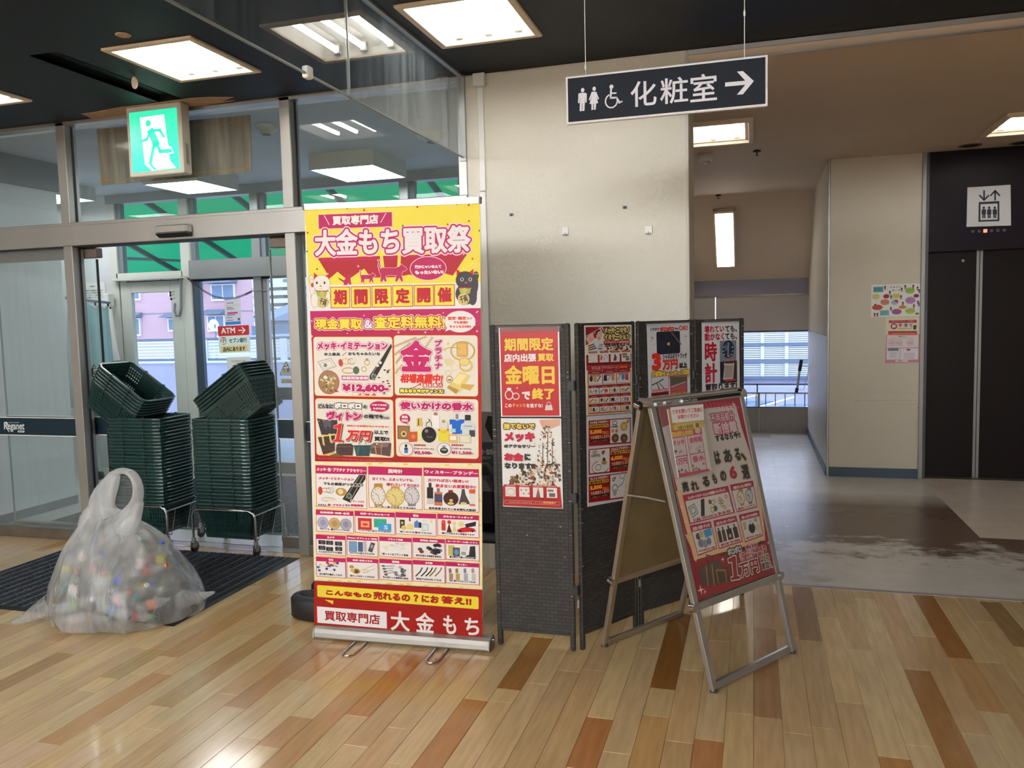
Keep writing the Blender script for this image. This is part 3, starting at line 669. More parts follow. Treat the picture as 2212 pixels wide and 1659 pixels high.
# ceiling bits
def lathe_thing(name, label, cat, c, prof, m, n=24, part='body'):
    t = thing(name, label, cat, c); MB(m).lathe(c, prof, n).build(part, t); return t
p = onz(1524, 340, LC-.02)
t = thing('smoke_detector', 'white round detector below the lobby ceiling light', 'detector', (p[0], p[1], LC))
MB(m_white).lathe((p[0], p[1], LC-.055), [(.05, .0), (.062, .012), (.062, .055)], 24).build('body', t)
MB(m_white).lathe((p[0], p[1]-.0, LC-.075), [(.012, 0), (.03, .006), (.034, .02)], 16).build('sensor', t); MB(m_chrome).cyl((p[0]+.03, p[1]-.03, LC-.078), (p[0]+.03, p[1]-.03, LC-.055), .006, 8).build('lamp', t)
for (x, y, z, lb) in ((1635, 325, LC, 'dark sprinkler head in the middle of the lobby ceiling'), (1552, 420, LC, 'dark sprinkler head above the sloping ceiling light')):
    p = onz(x, y, z) if y < 400 else onslope(x, 425)
    p = (p[0], min(p[1], 9.56), z)
    t = thing('sprinkler_head', lb, 'sprinkler', p); MB(m_dark).lathe((p[0], p[1], z-.012), [(.03, 0), (.034, .006), (.02, .012)], 16).build('flange', t); MB(m_steel).lathe((p[0], p[1], z-.045), [(.016, 0), (.02, .004), (.006, .008), (.006, .034)], 12).build('nozzle', t)
for (x, y, lb) in ((2096, 314, 'left dark recessed downlight in front of the elevator'), (2207, 308, 'right dark recessed downlight in front of the elevator')):
    p = onz(x, y, LC); t = thing('downlight', lb, 'downlight', (p[0], p[1], LC))
    MB(m_steel).lathe((p[0], p[1], LC-.006), [(.062, .001), (.066, 0), (.086, .003), (.088, .007)], 28, close=False).build('ring', t); MB(m_dark).lathe((p[0], p[1], LC-.004), [(.064, 0), (.064, .003)], 24).build('well', t)
p = onz(291, 181, 2.86); t = thing('ceiling_tag', 'small white oval tag hanging under the dark ceiling', 'tag', (p[0], p[1], 2.84))
MB(m_trimw).lathe((p[0], p[1]-.003, 2.855), [(.020, 0), (.020, .006)], 20, axis='y').build('disc', t)
for v in t.children[0].data.vertices: v.co.z *= 1.0
t.children[0].scale = (1, 1, 1.7); MB(m_steel).cyl((p[0], p[1], 2.87), (p[0], p[1], HC), .003, 6).build('hook', t)
for (x, y, lb) in ((575, 278, 'round grey detector on the porch ceiling left of the banner'), (935, 295, 'large round fitting on the porch ceiling behind the smoke curtain')):
    p = onz(x, y, VC-.02); r = .075 if x < 700 else .12
    t = thing('ceiling_fitting', lb, 'detector', (p[0], p[1], VC)); MB(m_cream).lathe((p[0], p[1], VC-.06), [(r*.5, 0), (r*.62, .02), (r*.95, .03), (r, .05), (r, .06)], 28).build('body', t); MB(m_beam).lathe((p[0], p[1], VC-.064), [(r*.38, 0), (r*.42, .006)], 20).build('core', t)
# ---------------------------------------------------------------- exit lamp
EYv = 4.40
q = [(270,237),(388,224),(398,371),(281,384)]
c = [Vector(ony(*p, EYv)) for p in q]; x0, x1, z0, z1 = -3.843, -3.430, 2.462, 2.888
t = thing('exit_lamp', 'lit green running man exit lamp on the dark ceiling', 'exit sign', ((x0+x1)/2, EYv, z1))
MB(mat('exit_housing', rgb(196, 190, 176), .5)).cbox((x0, EYv, z0), (x1, EYv+.085, HC-.004), .006).build('housing', t)
fx0, fx1, fz0, fz1 = x0+.028, x1-.028, z0+.028, z1-.024
MB(m_lensg).box((fx0, EYv-.004, fz0), (fx1, EYv, fz1)).build('green_panel', t)
g = MB(m_lens, m_lensg)
def E(u, v, k): return (fx0+(fx1-fx0)*u, EYv-.004-k, fz1-(fz1-fz0)*v)
def epoly(pts, k, m): g.prism([E(u, v, k) for u, v in pts], (0, .0006, 0), m)
epoly([(.23,.10),(.74,.09),(.79,.60),(.86,.64),(.90,.74),(.80,.74),(.81,.85),(.93,.985),(.42,.995),(.28,.88),(.25,.44)], .0008, 0)
epoly([(.37,.885),(.42,.88),(.53,.985),(.47,.99)], .0014, 1)
def disc(u, v, r): epoly([(u+r*math.cos(a)*.62/.62, v+r*math.sin(a)*.98) for a in [2*PI*i/18 for i in range(18)]], .0016, 1)
disc(.40, .21, .058)
for P, w in (([(.44,.33),(.64,.34),(.71,.45)], .05), ([(.44,.34),(.35,.47),(.26,.49)], .05), ([(.45,.36),(.54,.55)], .14), ([(.55,.54),(.62,.69),(.84,.695)], .065), ([(.50,.56),(.40,.86)], .065)):
    for i in range(len(P)-1):
        (a, b), (c_, d) = P[i], P[i+1]; L = math.hypot(c_-a, d-b); nx, ny = -(d-b)/L*w/2, (c_-a)/L*w/2; ex, ey = (c_-a)/L*w*.4, (d-b)/L*w*.4
        epoly([(a+nx-ex, b+ny-ey), (c_+nx+ex, d+ny+ey), (c_-nx+ex, d-ny+ey), (a-nx-ex, b-ny-ey)], .0016, 1)
g.build('running_man_symbol', t)
a = Art([(388,290),(412,288),(414,360),(392,362)], [Vector((x1+.0002, EYv+.02, 2.66)), Vector((x1+.0002, EYv+.07, 2.66)), Vector((x1+.0002, EYv+.07, 2.50)), Vector((x1+.0002, EYv+.02, 2.50))], gap=.0003)
for k in range(6): a.rect(396+k*2.2, 292+(k%2)*3, 397+k*2.2, 352, (110,104,92))
a.build('rating_label', t, m_inkm)
# ---------------------------------------------------------------- outer glazed front of the porch
w2 = struct('window_2', 'cream framed outer glass front of the porch')
for x0, x1, m in ((-6.50, -6.40, m_cream), (-5.615, -5.50, m_cream), (-4.775, -4.68, m_alu2), (-3.165, -3.07, m_alu2), (-2.58, -2.48, m_alu2)):
    MB(m).cbox((x0, YO-.03, 0), (x1, YO+.08, VC), .006).build('post', w2)
MB(m_alu2).box((-6.5, YO-.04, 2.79), (-1.6, YO+.08, VC)).build('head_beam', w2)
MB(m_alu2).cbox((-5.50, YO-.06, 1.972), (-2.5, YO+.08, 2.165), .005).build('door_header', w2)
MB(m_dark).box((-5.50, YO-.02, 1.955), (-2.5, YO+.05, 1.972)).build('header_gap', w2)
MB(m_cream).box((-6.42, YO-.03, 2.015), (-5.60, YO+.05, 2.07)).box((-6.44, YO-.09, 1.99), (-5.58, YO-.0, 2.018)).build('ledge', w2)
for x0, x1, z0 in ((-6.40, -5.615, 2.07), (-5.50, -4.775, 2.165), (-4.68, -3.165, 2.165), (-3.07, -2.58, 2.165)):
    MB(m_pane2).box((x0, YO+.02, z0), (x1, YO+.025, 2.79)).build('glass_pane', w2)
    MB(m_beam).box((x0, YO+.0, z0), (x0+.05, YO+.06, 2.79)).build('inner_jamb', w2)
MB(m_conc).box((-2.48, YO, 0), (-1.5, YO+.1, VC)).build('end_wall', w2)
d3 = struct('door_3', 'cream framed swing door at the left of the outer front')
MB(m_cream).cbox((-6.39, YO-.02, .02), (-6.255, YO+.03, 1.985), .004).cbox((-5.765, YO-.02, .02), (-5.62, YO+.03, 1.985), .004).build('stile', d3)
MB(m_cream).cbox((-6.255, YO-.02, 1.86), (-5.765, YO+.03, 1.985), .004).cbox((-6.255, YO-.02, .02), (-5.765, YO+.03, .16), .004).build('rail', d3)
MB(m_pane2).box((-6.255, YO, .16), (-5.765, YO+.006, 1.86)).build('glass_pane', d3)
MB(m_dark).box((-6.30, YO-.03, 1.975), (-5.65, YO-.02, 1.985)).build('top_gap', d3)
for k, (x0, x1) in enumerate(((-5.50, -4.775), (-4.68, -3.92), (-3.92, -3.165), (-3.07, -2.58))):
    d = struct('door_%d' % (4+k), 'outer glass leaf %s' % ('behind the ATM notice', 'right of the ATM notice', 'behind the banner', 'at the right end behind the banner')[k])
    MB(m_pane2).box((x0, YO+.01, .11), (x1, YO+.018, 1.955)).build('glass_pane', d)
    MB(m_steel).cbox((x0, YO-.01, 0), (x1, YO+.04, .112), .004).build('bottom_rail', d)
    MB(mat('blue_grey_stile', rgb(84, 96, 112), .35, .5) if k == 0 else m_alu2).cbox((x0, YO-.012, .1), (x0+(.085 if k == 0 else .05), YO+.04, 1.955), .004).build('stile', d)
    band(d, x0+.05, x1, YO+.009)
def yo(x, y): return ony(x, y, YO-.002)
a = board('bank_machine_notice', 'red and white ATM notice with right arrow on the outer glass', 'notice', [(470,705),(538,702),(541,759),(474,763)], lambda x, y: ony(x, y, YO+.006), m_inkm, .001)
a.crop(400, 600, 5.53)
a.rect(388, 575, 775, 900, (226,228,222), r=16); a.rect(388, 575, 766, 682, (196,40,40), r=14)
a.text('ATM', 428, 600, 602, 662, (236,232,226), bold=3); a.line([(640,630),(712,626)], 10, (236,232,226)); a.line([(680,592),(718,626),(684,660)], 10, (236,232,226))
a.text('セブン銀行', 524, 722, 742, 772, (40,110,88), bold=2.5)
a.ring(420,700,498,800,7,(60,140,104), a0=-60, a1=120); a.ring(418,704,500,796,7,(60,140,104), a0=150, a1=250); a.text('7', 440, 712, 480, 782, (206,70,40), bold=3); a.rect(428,742,486,756,(60,120,90)); a.text('BANK',432,744,482,754,(235,235,230))
a.rect(424, 818, 750, 884, (224,206,146)); a.text('店内にあります', 450, 830, 722, 872, (52,44,36), bold=2.5)
a.build('artwork', a.T, a.M)
a = board('store_group_notice', 'white CGC notice on the outer glass behind the right baskets', 'notice', [(489,772),(541,770),(546,815),(494,817)], lambda x, y: ony(x, y, YO+.006), m_inkm, .001)
a.crop(400, 600, 5.53); a.text('CGC', 562, 1040, 724, 1106, (44,46,48), bold=3); a.text('毎日の食卓に安心と品質', 556, 990, 720, 1000, (80,80,80)); a.text('をお届けします', 596, 1012, 686, 1022, (80,80,80)); a.ell(552,1114,582,1134,(196,36,70)); a.build('artwork', a.T, a.M)
a = board('door_notice', 'pale notice with a red line and blue strip above the ATM notice', 'notice', [(484,645),(519,643),(521,700),(487,702)], lambda x, y: ony(x, y, YO+.006), m_inkm, .001, mat('pale_notice', rgb(206,204,214), .5))
a.crop(400, 600, 5.53); a.rect(482,320,640,340,(206,196,180)); a.rect(504,414,628,430,(206,60,110)); a.rect(482,530,664,556,(40,130,196)); 
for y in (300, 354, 372, 444, 476, 506): a.rect(496, y, 600-(y % 40), y+6, (120,124,136))
a.ell(628,478,656,512,(90,96,110)); a.build('artwork', a.T, a.M)
a = board('green_notice', 'green notice on the outer glass beside the magenta banner edge', 'notice', [(658,804),(706,803),(708,852),(660,850)], lambda x, y: ony(x, y, YO+.006), m_inkm, .001, mat('green_notice', rgb(48,128,44), .5))
a.crop(400, 600, 5.53); a.text('お知らせ', 1464, 1160, 1640, 1184, (226,234,214), bold=1); a.text('USE', 1490, 1216, 1640, 1256, (20,40,20), bold=3); a.text('ECO BAG', 1490, 1266, 1670, 1302, (20,40,20), bold=2); a.rect(1464,1346,1600,1352,(210,226,200)); a.build('artwork', a.T, a.M)
a = board('grey_notice', 'blank grey notice below the green one on the outer glass', 'notice', [(660,853),(690,853),(692,886),(662,885)], lambda x, y: ony(x, y, YO+.006), m_inkm, .001, mat('grey_notice', rgb(170,172,168), .5)); a.rect(664,857,688,859,(140,142,138)); a.build('artwork', a.T, a.M)
# cables and conduit at the outer header
def cpath(pts, Y): return [tuple(ony(x, y, Y)) for x, y in pts]
t = thing('spiral_cable', 'black spiral cable drooping below the outer door header', 'cable', tuple(ony(480, 645, YO-.1)))
ctl = [(404,600),(420,612),(440,628),(462,640),(486,645),(510,643),(530,636),(545,629)]
P = [Vector(p) for p in cpath(ctl, YO-.1)]; hel = []
for i in range(len(P)-1):
    for k in range(40):
        f = k/40; c_ = P[i].lerp(P[i+1], f); a_ = (i*40+k)*2*PI/6; r_ = .010
        hel.append((c_.x, c_.y+r_*math.cos(a_), c_.z+r_*math.sin(a_)))
MB(m_rub).tube(hel, .0028, 5).build('coil', t)
MB(m_steel).tube(cpath([(545,629),(570,628)], YO-.1), .004, 6).cyl(tuple(ony(570,628,YO-.1)), tuple(ony(577,628,YO-.1)), .012, 10).build('end_plug', t)
t = thing('wall_conduit', 'grey looped conduit on the cream post beside the swing door', 'conduit', tuple(ony(388, 650, YO-.04)))
MB(m_beam).tube(cpath([(392,602),(391,620),(391,650),(391,668),(388,681),(381,683),(377,672),(378,655)], YO-.05), .012, 8).build('tube', t)
for (x, y, lb) in ((368, 632, 'upper'), (368, 638, 'middle'), (370, 646, 'lower')):
    t = thing('round_hook', 'small dark %s round knob on the swing door glass' % lb, 'hook', tuple(ony(x, y, YO-.02)))
    p = ony(x, y, YO-.02); MB(m_dark).lathe((p[0], YO-.025, p[2]), [(.011, 0), (.014, .008), (.008, .025)], 12, axis='y').build('knob', t); MB(m_steel).cyl((p[0], YO-.015, p[2]), (p[0]+.05, YO-.02, p[2]+.01), .004, 6).build('arm', t)
# recess: curtain, rod, notice, pole, trolley
A_, B_ = Vector((-5.80, 5.78, 1.775)), Vector((-6.46, 7.0, 1.765))
t = thing('curtain_rod', 'dark blue grey rod carrying the pale curtain in the porch recess', 'rod', tuple(A_))
MB(m_pole).cyl(tuple(A_), tuple(B_), .013, 10).build('bar', t); MB(m_white).cbox((-6.50, 6.96, 1.73), (-6.44, 7.04, 1.86), .005).build('bracket', t)
t = thing('curtain', 'pale blue green curtain hanging from a rod in the porch recess', 'curtain', tuple((A_+B_)/2-Vector((0,0,1.0))))
n = 60; vs = []; fs = []
D = B_-A_; N = Vector((-D.y, D.x, 0)).normalized()
for i in range(n+1):
    f = i/n; base = A_+D*(.02+.92*f); 
    for k, (dz, am) in enumerate(((-.03-.03*abs(math.sin(f*PI*4)), .008), (-.25, .03), (-.6, .045), (-.98, .055))):
        sh = .12*(k/3)*(1-f)*0+(-.16*(k/3))*f*.8
        p_ = base+D*sh*.5+N*am*math.sin(f*PI*9+.4*k)+Vector((0, 0, dz)); vs.append(tuple(p_))
for i in range(n):
    for k in range(3): fs.append((i*4+k, (i+1)*4+k, (i+1)*4+k+1, i*4+k+1))
b = MB(mat('pale_aqua_cloth', rgb(158, 190, 190), .85)); b.add(vs, fs, 0, True); co = b.build('cloth', t)
sm_ = co.modifiers.new('thickness', 'SOLIDIFY'); sm_.thickness = .003
hk = MB(m_dark)
for f in (.04, .34, .62, .94): p_ = A_+D*f; hk.box((p_.x-.006, p_.y-.006, p_.z-.045), (p_.x+.006, p_.y+.006, p_.z-.012))
hk.build('hooks', t)
MB(mat('blue_tag', rgb(50, 120, 170), .5)).box((A_.x-.08, A_.y+.10, 1.70), (A_.x-.075, A_.y+.2, 1.76)).build('blue_tag', t)
a = board('typed_notice', 'white typed notice on the wall above the curtain', 'notice', [(180,611),(226,609),(229,652),(183,654)], lambda x, y: ony(x, y, 7.074), m_inkm, .001)
a.crop(0, 560, 6.912); a.text('お客様へ', 1340, 396, 1428, 414, (60,60,62), bold=1)
for k, s_ in enumerate(('通路内は物置場所ではあり', 'ませんので荷物を置かない', 'でください。ご協力よろし', 'くお願いいたします')): a.text(s_, 1270, 460+k*35, 1540, 474+k*35, (64,64,66), bold=.6)
a.build('artwork', a.T, a.M)
t = thing('wrapped_flag_pole', 'white rolled flag with green stripe leaning on the cream post', 'flag', (-6.30, 6.9, 0))
MB(m_white, mat('flag_green', rgb(50, 120, 60), .6), mat('flag_orange', rgb(220, 160, 70), .6)).tube([(-6.44, 6.98, 1.70), (-6.40, 6.96, 1.3), (-6.36, 6.93, 1.1), (-6.33, 6.9, .5)], [.018, .03, .05, .06], 8, 0).tube([(-6.365, 6.93, 1.16), (-6.36, 6.93, 1.10)], .056, 8, 1).tube([(-6.355, 6.93, 1.06), (-6.35, 6.92, 1.02)], .058, 8, 2).build('cloth', t)
MB(m_dark).cyl((-6.44, 6.98, 1.72), (-6.33, 6.9, 0), .008, 6).build('pole', t)
t = thing('white_trolley', 'low white tube trolley behind the left baskets in the porch', 'trolley', (-5.9, 6.3, 0))
MB(m_white).tube([(-6.3, 6.5, .52), (-5.3, 6.0, .60)], .02, 8).tube([(-6.3, 6.8, .52), (-5.3, 6.3, .60)], .02, 8).tube([(-6.3, 6.5, .52), (-6.3, 6.8, .52)], .02, 8).tube([(-5.3, 6.0, .60), (-5.3, 6.3, .60)], .02, 8).build('frame', t)
MB(mat('grey_canvas', rgb(130, 122, 112), .8)).box((-6.25, 6.45, .55), (-5.7, 6.8, .85)).build('load', t)
for (x, y) in ((-6.25, 6.5), (-6.25, 6.8), (-5.35, 6.02), (-5.35, 6.32)): MB(m_white, m_cast).cyl((x, y, .08), (x, y, .56), .012, 8, 0).lathe((x, y-.015, .04), [(.04, 0), (.04, .03)], 14, 1, axis='y').build('leg', t)
# ---------------------------------------------------------------- elevator
el = struct('trim_4', 'dark plum elevator surround with transom and metal jamb')
MB(m_alu2, m_dark).cbox((1.388, 7.806, 0), (1.425, 7.83, LC), .004).build('jamb_strip', el)
MB(mat('dark_steel_jamb', rgb(84, 82, 84), .35, .6)).box((1.425, 7.82, 0), (1.447, 7.97, LC)).build('jamb', el)
MB(m_elev2).box((1.447, 7.82, 1.985), (3.2, 8.0, LC)).build('transom', el)
MB(m_elev).box((2.36, 7.82, 0), (3.2, 8.0, 1.985)).build('side_panel', el)
MB(m_steel).box((1.43, 7.83, -.003), (2.4, 8.0, .004)).build('sill', el)
for k, (x0, x1) in enumerate(((1.447, 1.868), (1.868, 2.36))):
    d = struct('door_%d' % (8+k), ('left', 'right')[k]+' dark elevator door leaf')
    MB(m_elev).box((x0, 7.93, .005), (x1, 7.96, 1.99)).build('leaf', d)
    e = (x1-.024, x1-.003) if k == 0 else (x0+.003, x0+.024)
    MB(m_alu2).box((e[0], 7.922, .005), (e[1], 7.932, 1.99)).build('metal_edge', d)
    if k == 0: MB(m_alu2).lathe((1.74, 7.924, 1.905), [(.012, 0), (.012, .006)], 14, axis='y').build('key_cover', d)
a = board('elevator_sign', 'white elevator sign with arrows and three figures above the doors', 'sign', [(2090,405),(2183,399),(2184,487),(2088,490)], lambda x, y: ony(x, y, 7.812), m_inkm, .008, mat('sign_white', rgb(206, 204, 206), .5))
a.crop(1480, 200, 3.022); nv = (28, 30, 48)
for (x, y0, y1) in ((1950, 640, 700), (2022, 700, 640)):
    s_ = 1 if y1 > y0 else -1; a.line([(x, y0), (x, y1-s_*4)], 11, nv); a.line([(x-29, y1-s_*30), (x, y1), (x+29, y1-s_*30)], 11, nv)
a.rect(1915,713,2050,838,nv); a.rect(1927,727,2038,827,(206,204,206))
for x in (1948, 1983, 2020):
    a.ell(x-8,742,x+8,758,nv); a.rect(x-14,760,x+14,794,nv,r=5); a.rect(x-10,780,x-1,818,nv); a.rect(x+1,780,x+10,818,nv)
a.build('artwork', a.T, a.M)
t = thing('floor_indicator', 'row of six small floor indicator lights below the elevator sign', 'indicator', (1.89, 7.818, 2.13))
m_red = mat('lit_red_indicator', (.95, .28, .18, 1), .4, emit=1.2); m_off = mat('unlit_indicator', rgb(84, 74, 80), .4)
for k, x in enumerate((1878, 1918, 1959, 2000, 2041, 2083)):
    p = ony(1480+x/3.022, 200+(906-k*1.6)/3.022, 7.818); r_ = .014 if k == 2 else .011
    o = MB(m_red if k == 2 else m_off).box((p[0]-r_, 7.812, p[2]-r_), (p[0]+r_, 7.818, p[2]+r_)).build('lamp', t)
    if k == 2: o['label'] = 'lit red indicator lamp'
# ---------------------------------------------------------------- window wall at the far end of the passage
YE = 10.56
we = struct('window_3', 'low window with panels and a rail at the end of the lobby passage')
MB(m_lam).box((-.8, YE-.0, 1.72), (.7, YE+.12, 1.92)).build('soffit_beam', we)
MB(m_steel).box((-.8, YE-.01, 1.705), (.64, YE+.1, 1.722)).build('track', we)
for x0, x1 in ((-.8, -.465), (-.455, .64)): MB(m_panel).box((x0, YE, 1.275), (x1, YE+.03, 1.705)).build('upper_panel', we)
MB(mat('blue_black_frame', rgb(40, 50, 84), .4)).box((-.8, YE+.0, 1.252), (.64, YE+.05, 1.275)).box((-.8, YE, .315), (.64, YE+.05, .325)).build('frame', we)
for x0, x1 in ((-.8, .055), (.07, .64)): MB(m_lwp).box((x0, YE, 0), (x1, YE+.03, .315)).build('lower_panel', we)
MB(m_pane2).box((-.8, YE+.03, .32), (.64, YE+.035, 1.26)).build('glass_pane', we)
MB(m_rail).box((-.8, YE+.02, .598), (.64, YE+.045, .612)).box((.035, YE+.02, .5), (.05, YE+.045, .61)).build('upper_rail', we)
b = MB(m_panel, m_rail).box((-.8, YE+.01, .486), (.64, YE+.03, .505), 0)
for i in range(-7, 6):
    x = .115*i+.03; b.box((x-.005, YE+.04, .33), (x+.005, YE+.055, .49), 1)
b.box((.045, YE+.01, 0), (.075, YE+.04, .5), 0).build('balustrade', we)
# black grip bar on the side wall
t = thing('grip_bar', 'black and silver grip bar on a wire bracket at the passage corner', 'bar', (.60, 10.2, .85))
p1_, p2_ = Vector(onx(1728, 776, .60)), None
P1 = Vector((.585, 10.2, 0)); 
def at_(x, y, Y=10.2): return tuple(ony(x, y, Y))
MB(m_rub).tube([at_(1731,777), at_(1729,790), at_(1727,801)], .020, 10).build('grip', t)
MB(m_alu2).tube([at_(1727,801), at_(1722,840)], .014, 8).build('shaft', t)
MB(m_rub).tube([at_(1722,838), at_(1720,848)], .019, 8).build('foot', t)
MB(m_white).tube([at_(1731,790), at_(1740,791), (.634, 10.2, at_(1740,791)[2])], .004, 6).tube([(.634, 10.2, at_(1740,791)[2]), at_(1736,842), at_(1721,842)], .004, 6).build('bracket', t)
# ---------------------------------------------------------------- the outside
gd = struct('floor', 'pale outdoor deck and lower ground beyond the entrance')
MB(m_conc).box((-14, YO+.1, -.06), (-1.6, 11.1, -.02)).build('deck', gd)
MB(m_conc).box((-60, 11.1, -4.2), (40, 90, -4.0)).build('ground', gd)
MB(mat('pale_ground', rgb(170, 186, 206), .8)).box((-3, 10.8, -1.2), (8, 30, -1.0)).build('yard', gd)
zt = float(ony(330, 786, 11.0)[2]); zl0 = float(ony(330, 776, 11.0)[2]); zl1 = float(ony(330, 736, 11.0)[2])
pw = thing('louvre_parapet', 'pale parapet wall topped by white louvres outside the entrance', 'wall', (-7.5, 11.0, 0))
MB(m_conc).box((-13, 11.0, -.06), (-2.2, 11.15, zt)).build('wall', pw)
MB(m_louv).cbox((-13, 10.97, zt), (-2.2, 11.18, zt+.04), .01).build('coping', pw)
MB(m_pole).box((-13, 11.02, zt+.04), (-2.2, 11.08, zl0)).box((-13, 11.02, zl1), (-2.2, 11.08, zl1+.03)).build('rail', pw)
for i in range(8):
    x = -12.8+i*1.45; MB(m_louv).box((x, 11.0, zt), (x+.12, 11.1, zl1)).build('post', pw)
    for k in range(6):
        z = zl0+(zl1-zl0)*(k+.15)/6; MB(m_louv).prism([(x+.12, 11.02, z), (x+.12, 11.07, z+(zl1-zl0)/6*.35), (x+.12, 11.07, z+(zl1-zl0)/6*.8), (x+.12, 11.02, z+(zl1-zl0)/6*.6)], (1.33, 0, 0)).build('slat', pw)
cn = thing('green_canopy', 'translucent green canopy with ribs outside the clear top lights', 'canopy', (-6, 9.3, 2.6))
MB(m_can).prism([(-16, 7.25, 3.02), (-16, 9.6, 2.22), (-16, 9.6, 2.23), (-16, 7.25, 3.03)], (14.0, 0, 0)).build('sheet', cn)
m_crib = mat('canopy_rib', rgb(24, 70, 66), .6)
for i in range(12):
    x = -15.4+i*1.12; MB(m_crib).prism([(x, 7.25, 2.96), (x, 9.6, 2.16), (x, 9.6, 2.22), (x, 7.25, 3.02)], (.035, 0, 0)).build('rib', cn)
MB(m_crib).box((-16, 9.55, 2.12), (-2, 9.62, 2.155)).box((-16, 9.57, 2.24), (-2, 9.60, 2.255)).build('edge_beam', cn)
b = MB(m_crib)
for i in range(60):
    x = -12+i*.14; z0, z1 = (2.155, 2.24) if i % 2 else (2.24, 2.155); b.tube([(x, 9.58, z0), (x+.14, 9.58, z1)], .006, 4)
b.build('lattice', cn)
MB(m_crib).tube([(-9.6, 8.6, 2.52), (-6.6, 9.3, 2.33)], .022, 8).build('pipe', cn)
# pink building
def on20(x, y): return ony(x, y, 20.0)
xr = float(on20(546, 640)[0])
pb_ = thing('pink_building', 'pink rendered building with small windows behind the parapet', 'building', (xr-4, 20, -4))
MB(m_pink).prism([(xr-14, 20, -4), (xr, 20, -4), (xr*1.15, 23, -4), (xr*1.15-14, 23, -4)], (0, 0, 13)).build('wall', pb_)
for y in (673, 600, 745):
    z = float(on20(480, y)[2]); MB(m_pole).box((xr-14, 19.985, z-.01), (xr, 20.0, z+.01)).build('joint', pb_)
for (x0, y0, x1, y1, aw) in ((460,617,507,645,1),(283,622,303,645,0),(368,616,389,635,0),(283,690,304,722,1),(367,690,389,712,1),(452,684,486,712,1),(420,617,436,640,1)):
    a0 = on20(x0, y0); a1 = on20(x1, y1); wn = MB(m_louv).box((a0[0]-.04, 19.94, a1[2]-.05), (a1[0]+.04, 20.0, a0[2]+.03)).build('window', pb_)
    b = MB(m_bglass).box((a0[0], 19.93, a1[2]), ((a0[0]+a1[0])/2-.02, 19.94, a0[2])).box(((a0[0]+a1[0])/2+.02, 19.93, a1[2]), (a1[0], 19.94, a0[2])); b.build('pane', wn)
    if aw: MB(m_pole).prism([(a0[0]-.1, 19.6, a0[2]+.06), (a0[0]-.1, 20, a0[2]+.2), (a0[0]-.1, 20, a0[2]+.05)], (a1[0]-a0[0]+.2, 0, 0)).build('awning', pb_)
# satellite dish and tiled roof
p = ony(461, 703, 15); t = thing('satellite_dish', 'white satellite dish seen through the outer glass', 'dish', (p[0], 15, p[2]-.3))
MB(m_louv).lathe((p[0], 15.0, p[2]), [(.02, .06), (.08, .04), (.13, .0)], 20, axis='y', close=False).build('reflector', t); MB(m_pole).cyl((p[0], 15.06, -4), (p[0], 15.06, p[2]), .02, 8).build('mast', t)
for c_ in t.children:
    if c_.name.startswith('reflector'):
        sm_ = c_.modifiers.new('thickness', 'SOLIDIFY'); sm_.thickness = .006
q0 = ony(432, 760, 16); q1 = ony(482, 727, 16)
t = thing('tiled_house', 'small grey house with a tiled gable roof below the pink building', 'house', (q1[0], 17, -4))
MB(m_roof).prism([(q0[0]-1.0, 16, q0[2]-.2), (q1[0], 16, q1[2]), (q1[0]+(q1[0]-q0[0])+1.0, 16, q0[2]-.2), (q1[0]+(q1[0]-q0[0])+1.0, 16, q0[2]-.34), (q1[0], 16, q1[2]-.14), (q0[0]-1.0, 16, q0[2]-.34)], (0, 3, 0)).build('roof', t)
MB(m_apt).prism([(q0[0]-.7, 16.2, -4), (q0[0]-.7, 16.2, q0[2]-.25), (q1[0], 16.2, q1[2]-.1), (q1[0]*2-q0[0]+.7, 16.2, q0[2]-.25), (q1[0]*2-q0[0]+.7, 16.2, -4)], (0, 2.6, 0)).build('wall', t)
b = MB(m_apt)
for k in range(7):
    f = (k+.5)/7; b.cyl((q0[0]-1+(q1[0]-q0[0]+1)*f, 15.97, q0[2]-.2+(q1[2]-q0[2]+.2)*f+.02), (q0[0]-1+(q1[0]-q0[0]+1)*f, 16.03, q0[2]-.2+(q1[2]-q0[2]+.2)*f+.02), .04, 10)
b.build('ridge_caps', t)
# white apartment block
def on45(x, y): return ony(x, y, 45.0)
xl = float(on45(548, 640)[0])-.5
ab = thing('apartment_block', 'white apartment block with balconies beyond the right outer leaf', 'building', (xl+6, 45, -4))
MB(m_apt).box((xl, 45.6, -4), (xl+7.5, 52, float(on45(600, 588)[2]))).build('wall', ab)
for k in range(7):
    z = float(on45(580, 612+k*17)[2]); MB(m_louv).box((xl, 44.6, z-.28), (xl+7.3, 45.6, z)).build('balcony', ab)
    for j in range(4): x = xl+.5+j*1.8; MB(m_bglass).box((x, 45.56, z+.0), (x+1.0, 45.6, z+.26)).build('window', ab)
b2_ = thing('apartment_block', 'far white block with vertical piers right of the balconies', 'building', (xl+13, 60, -4))
z_ = float(ony(640, 640, 60)[2]); MB(m_apt).box((xl-4, 60, -4), (xl+6, 64, z_+1.2)).build('wall', b2_)
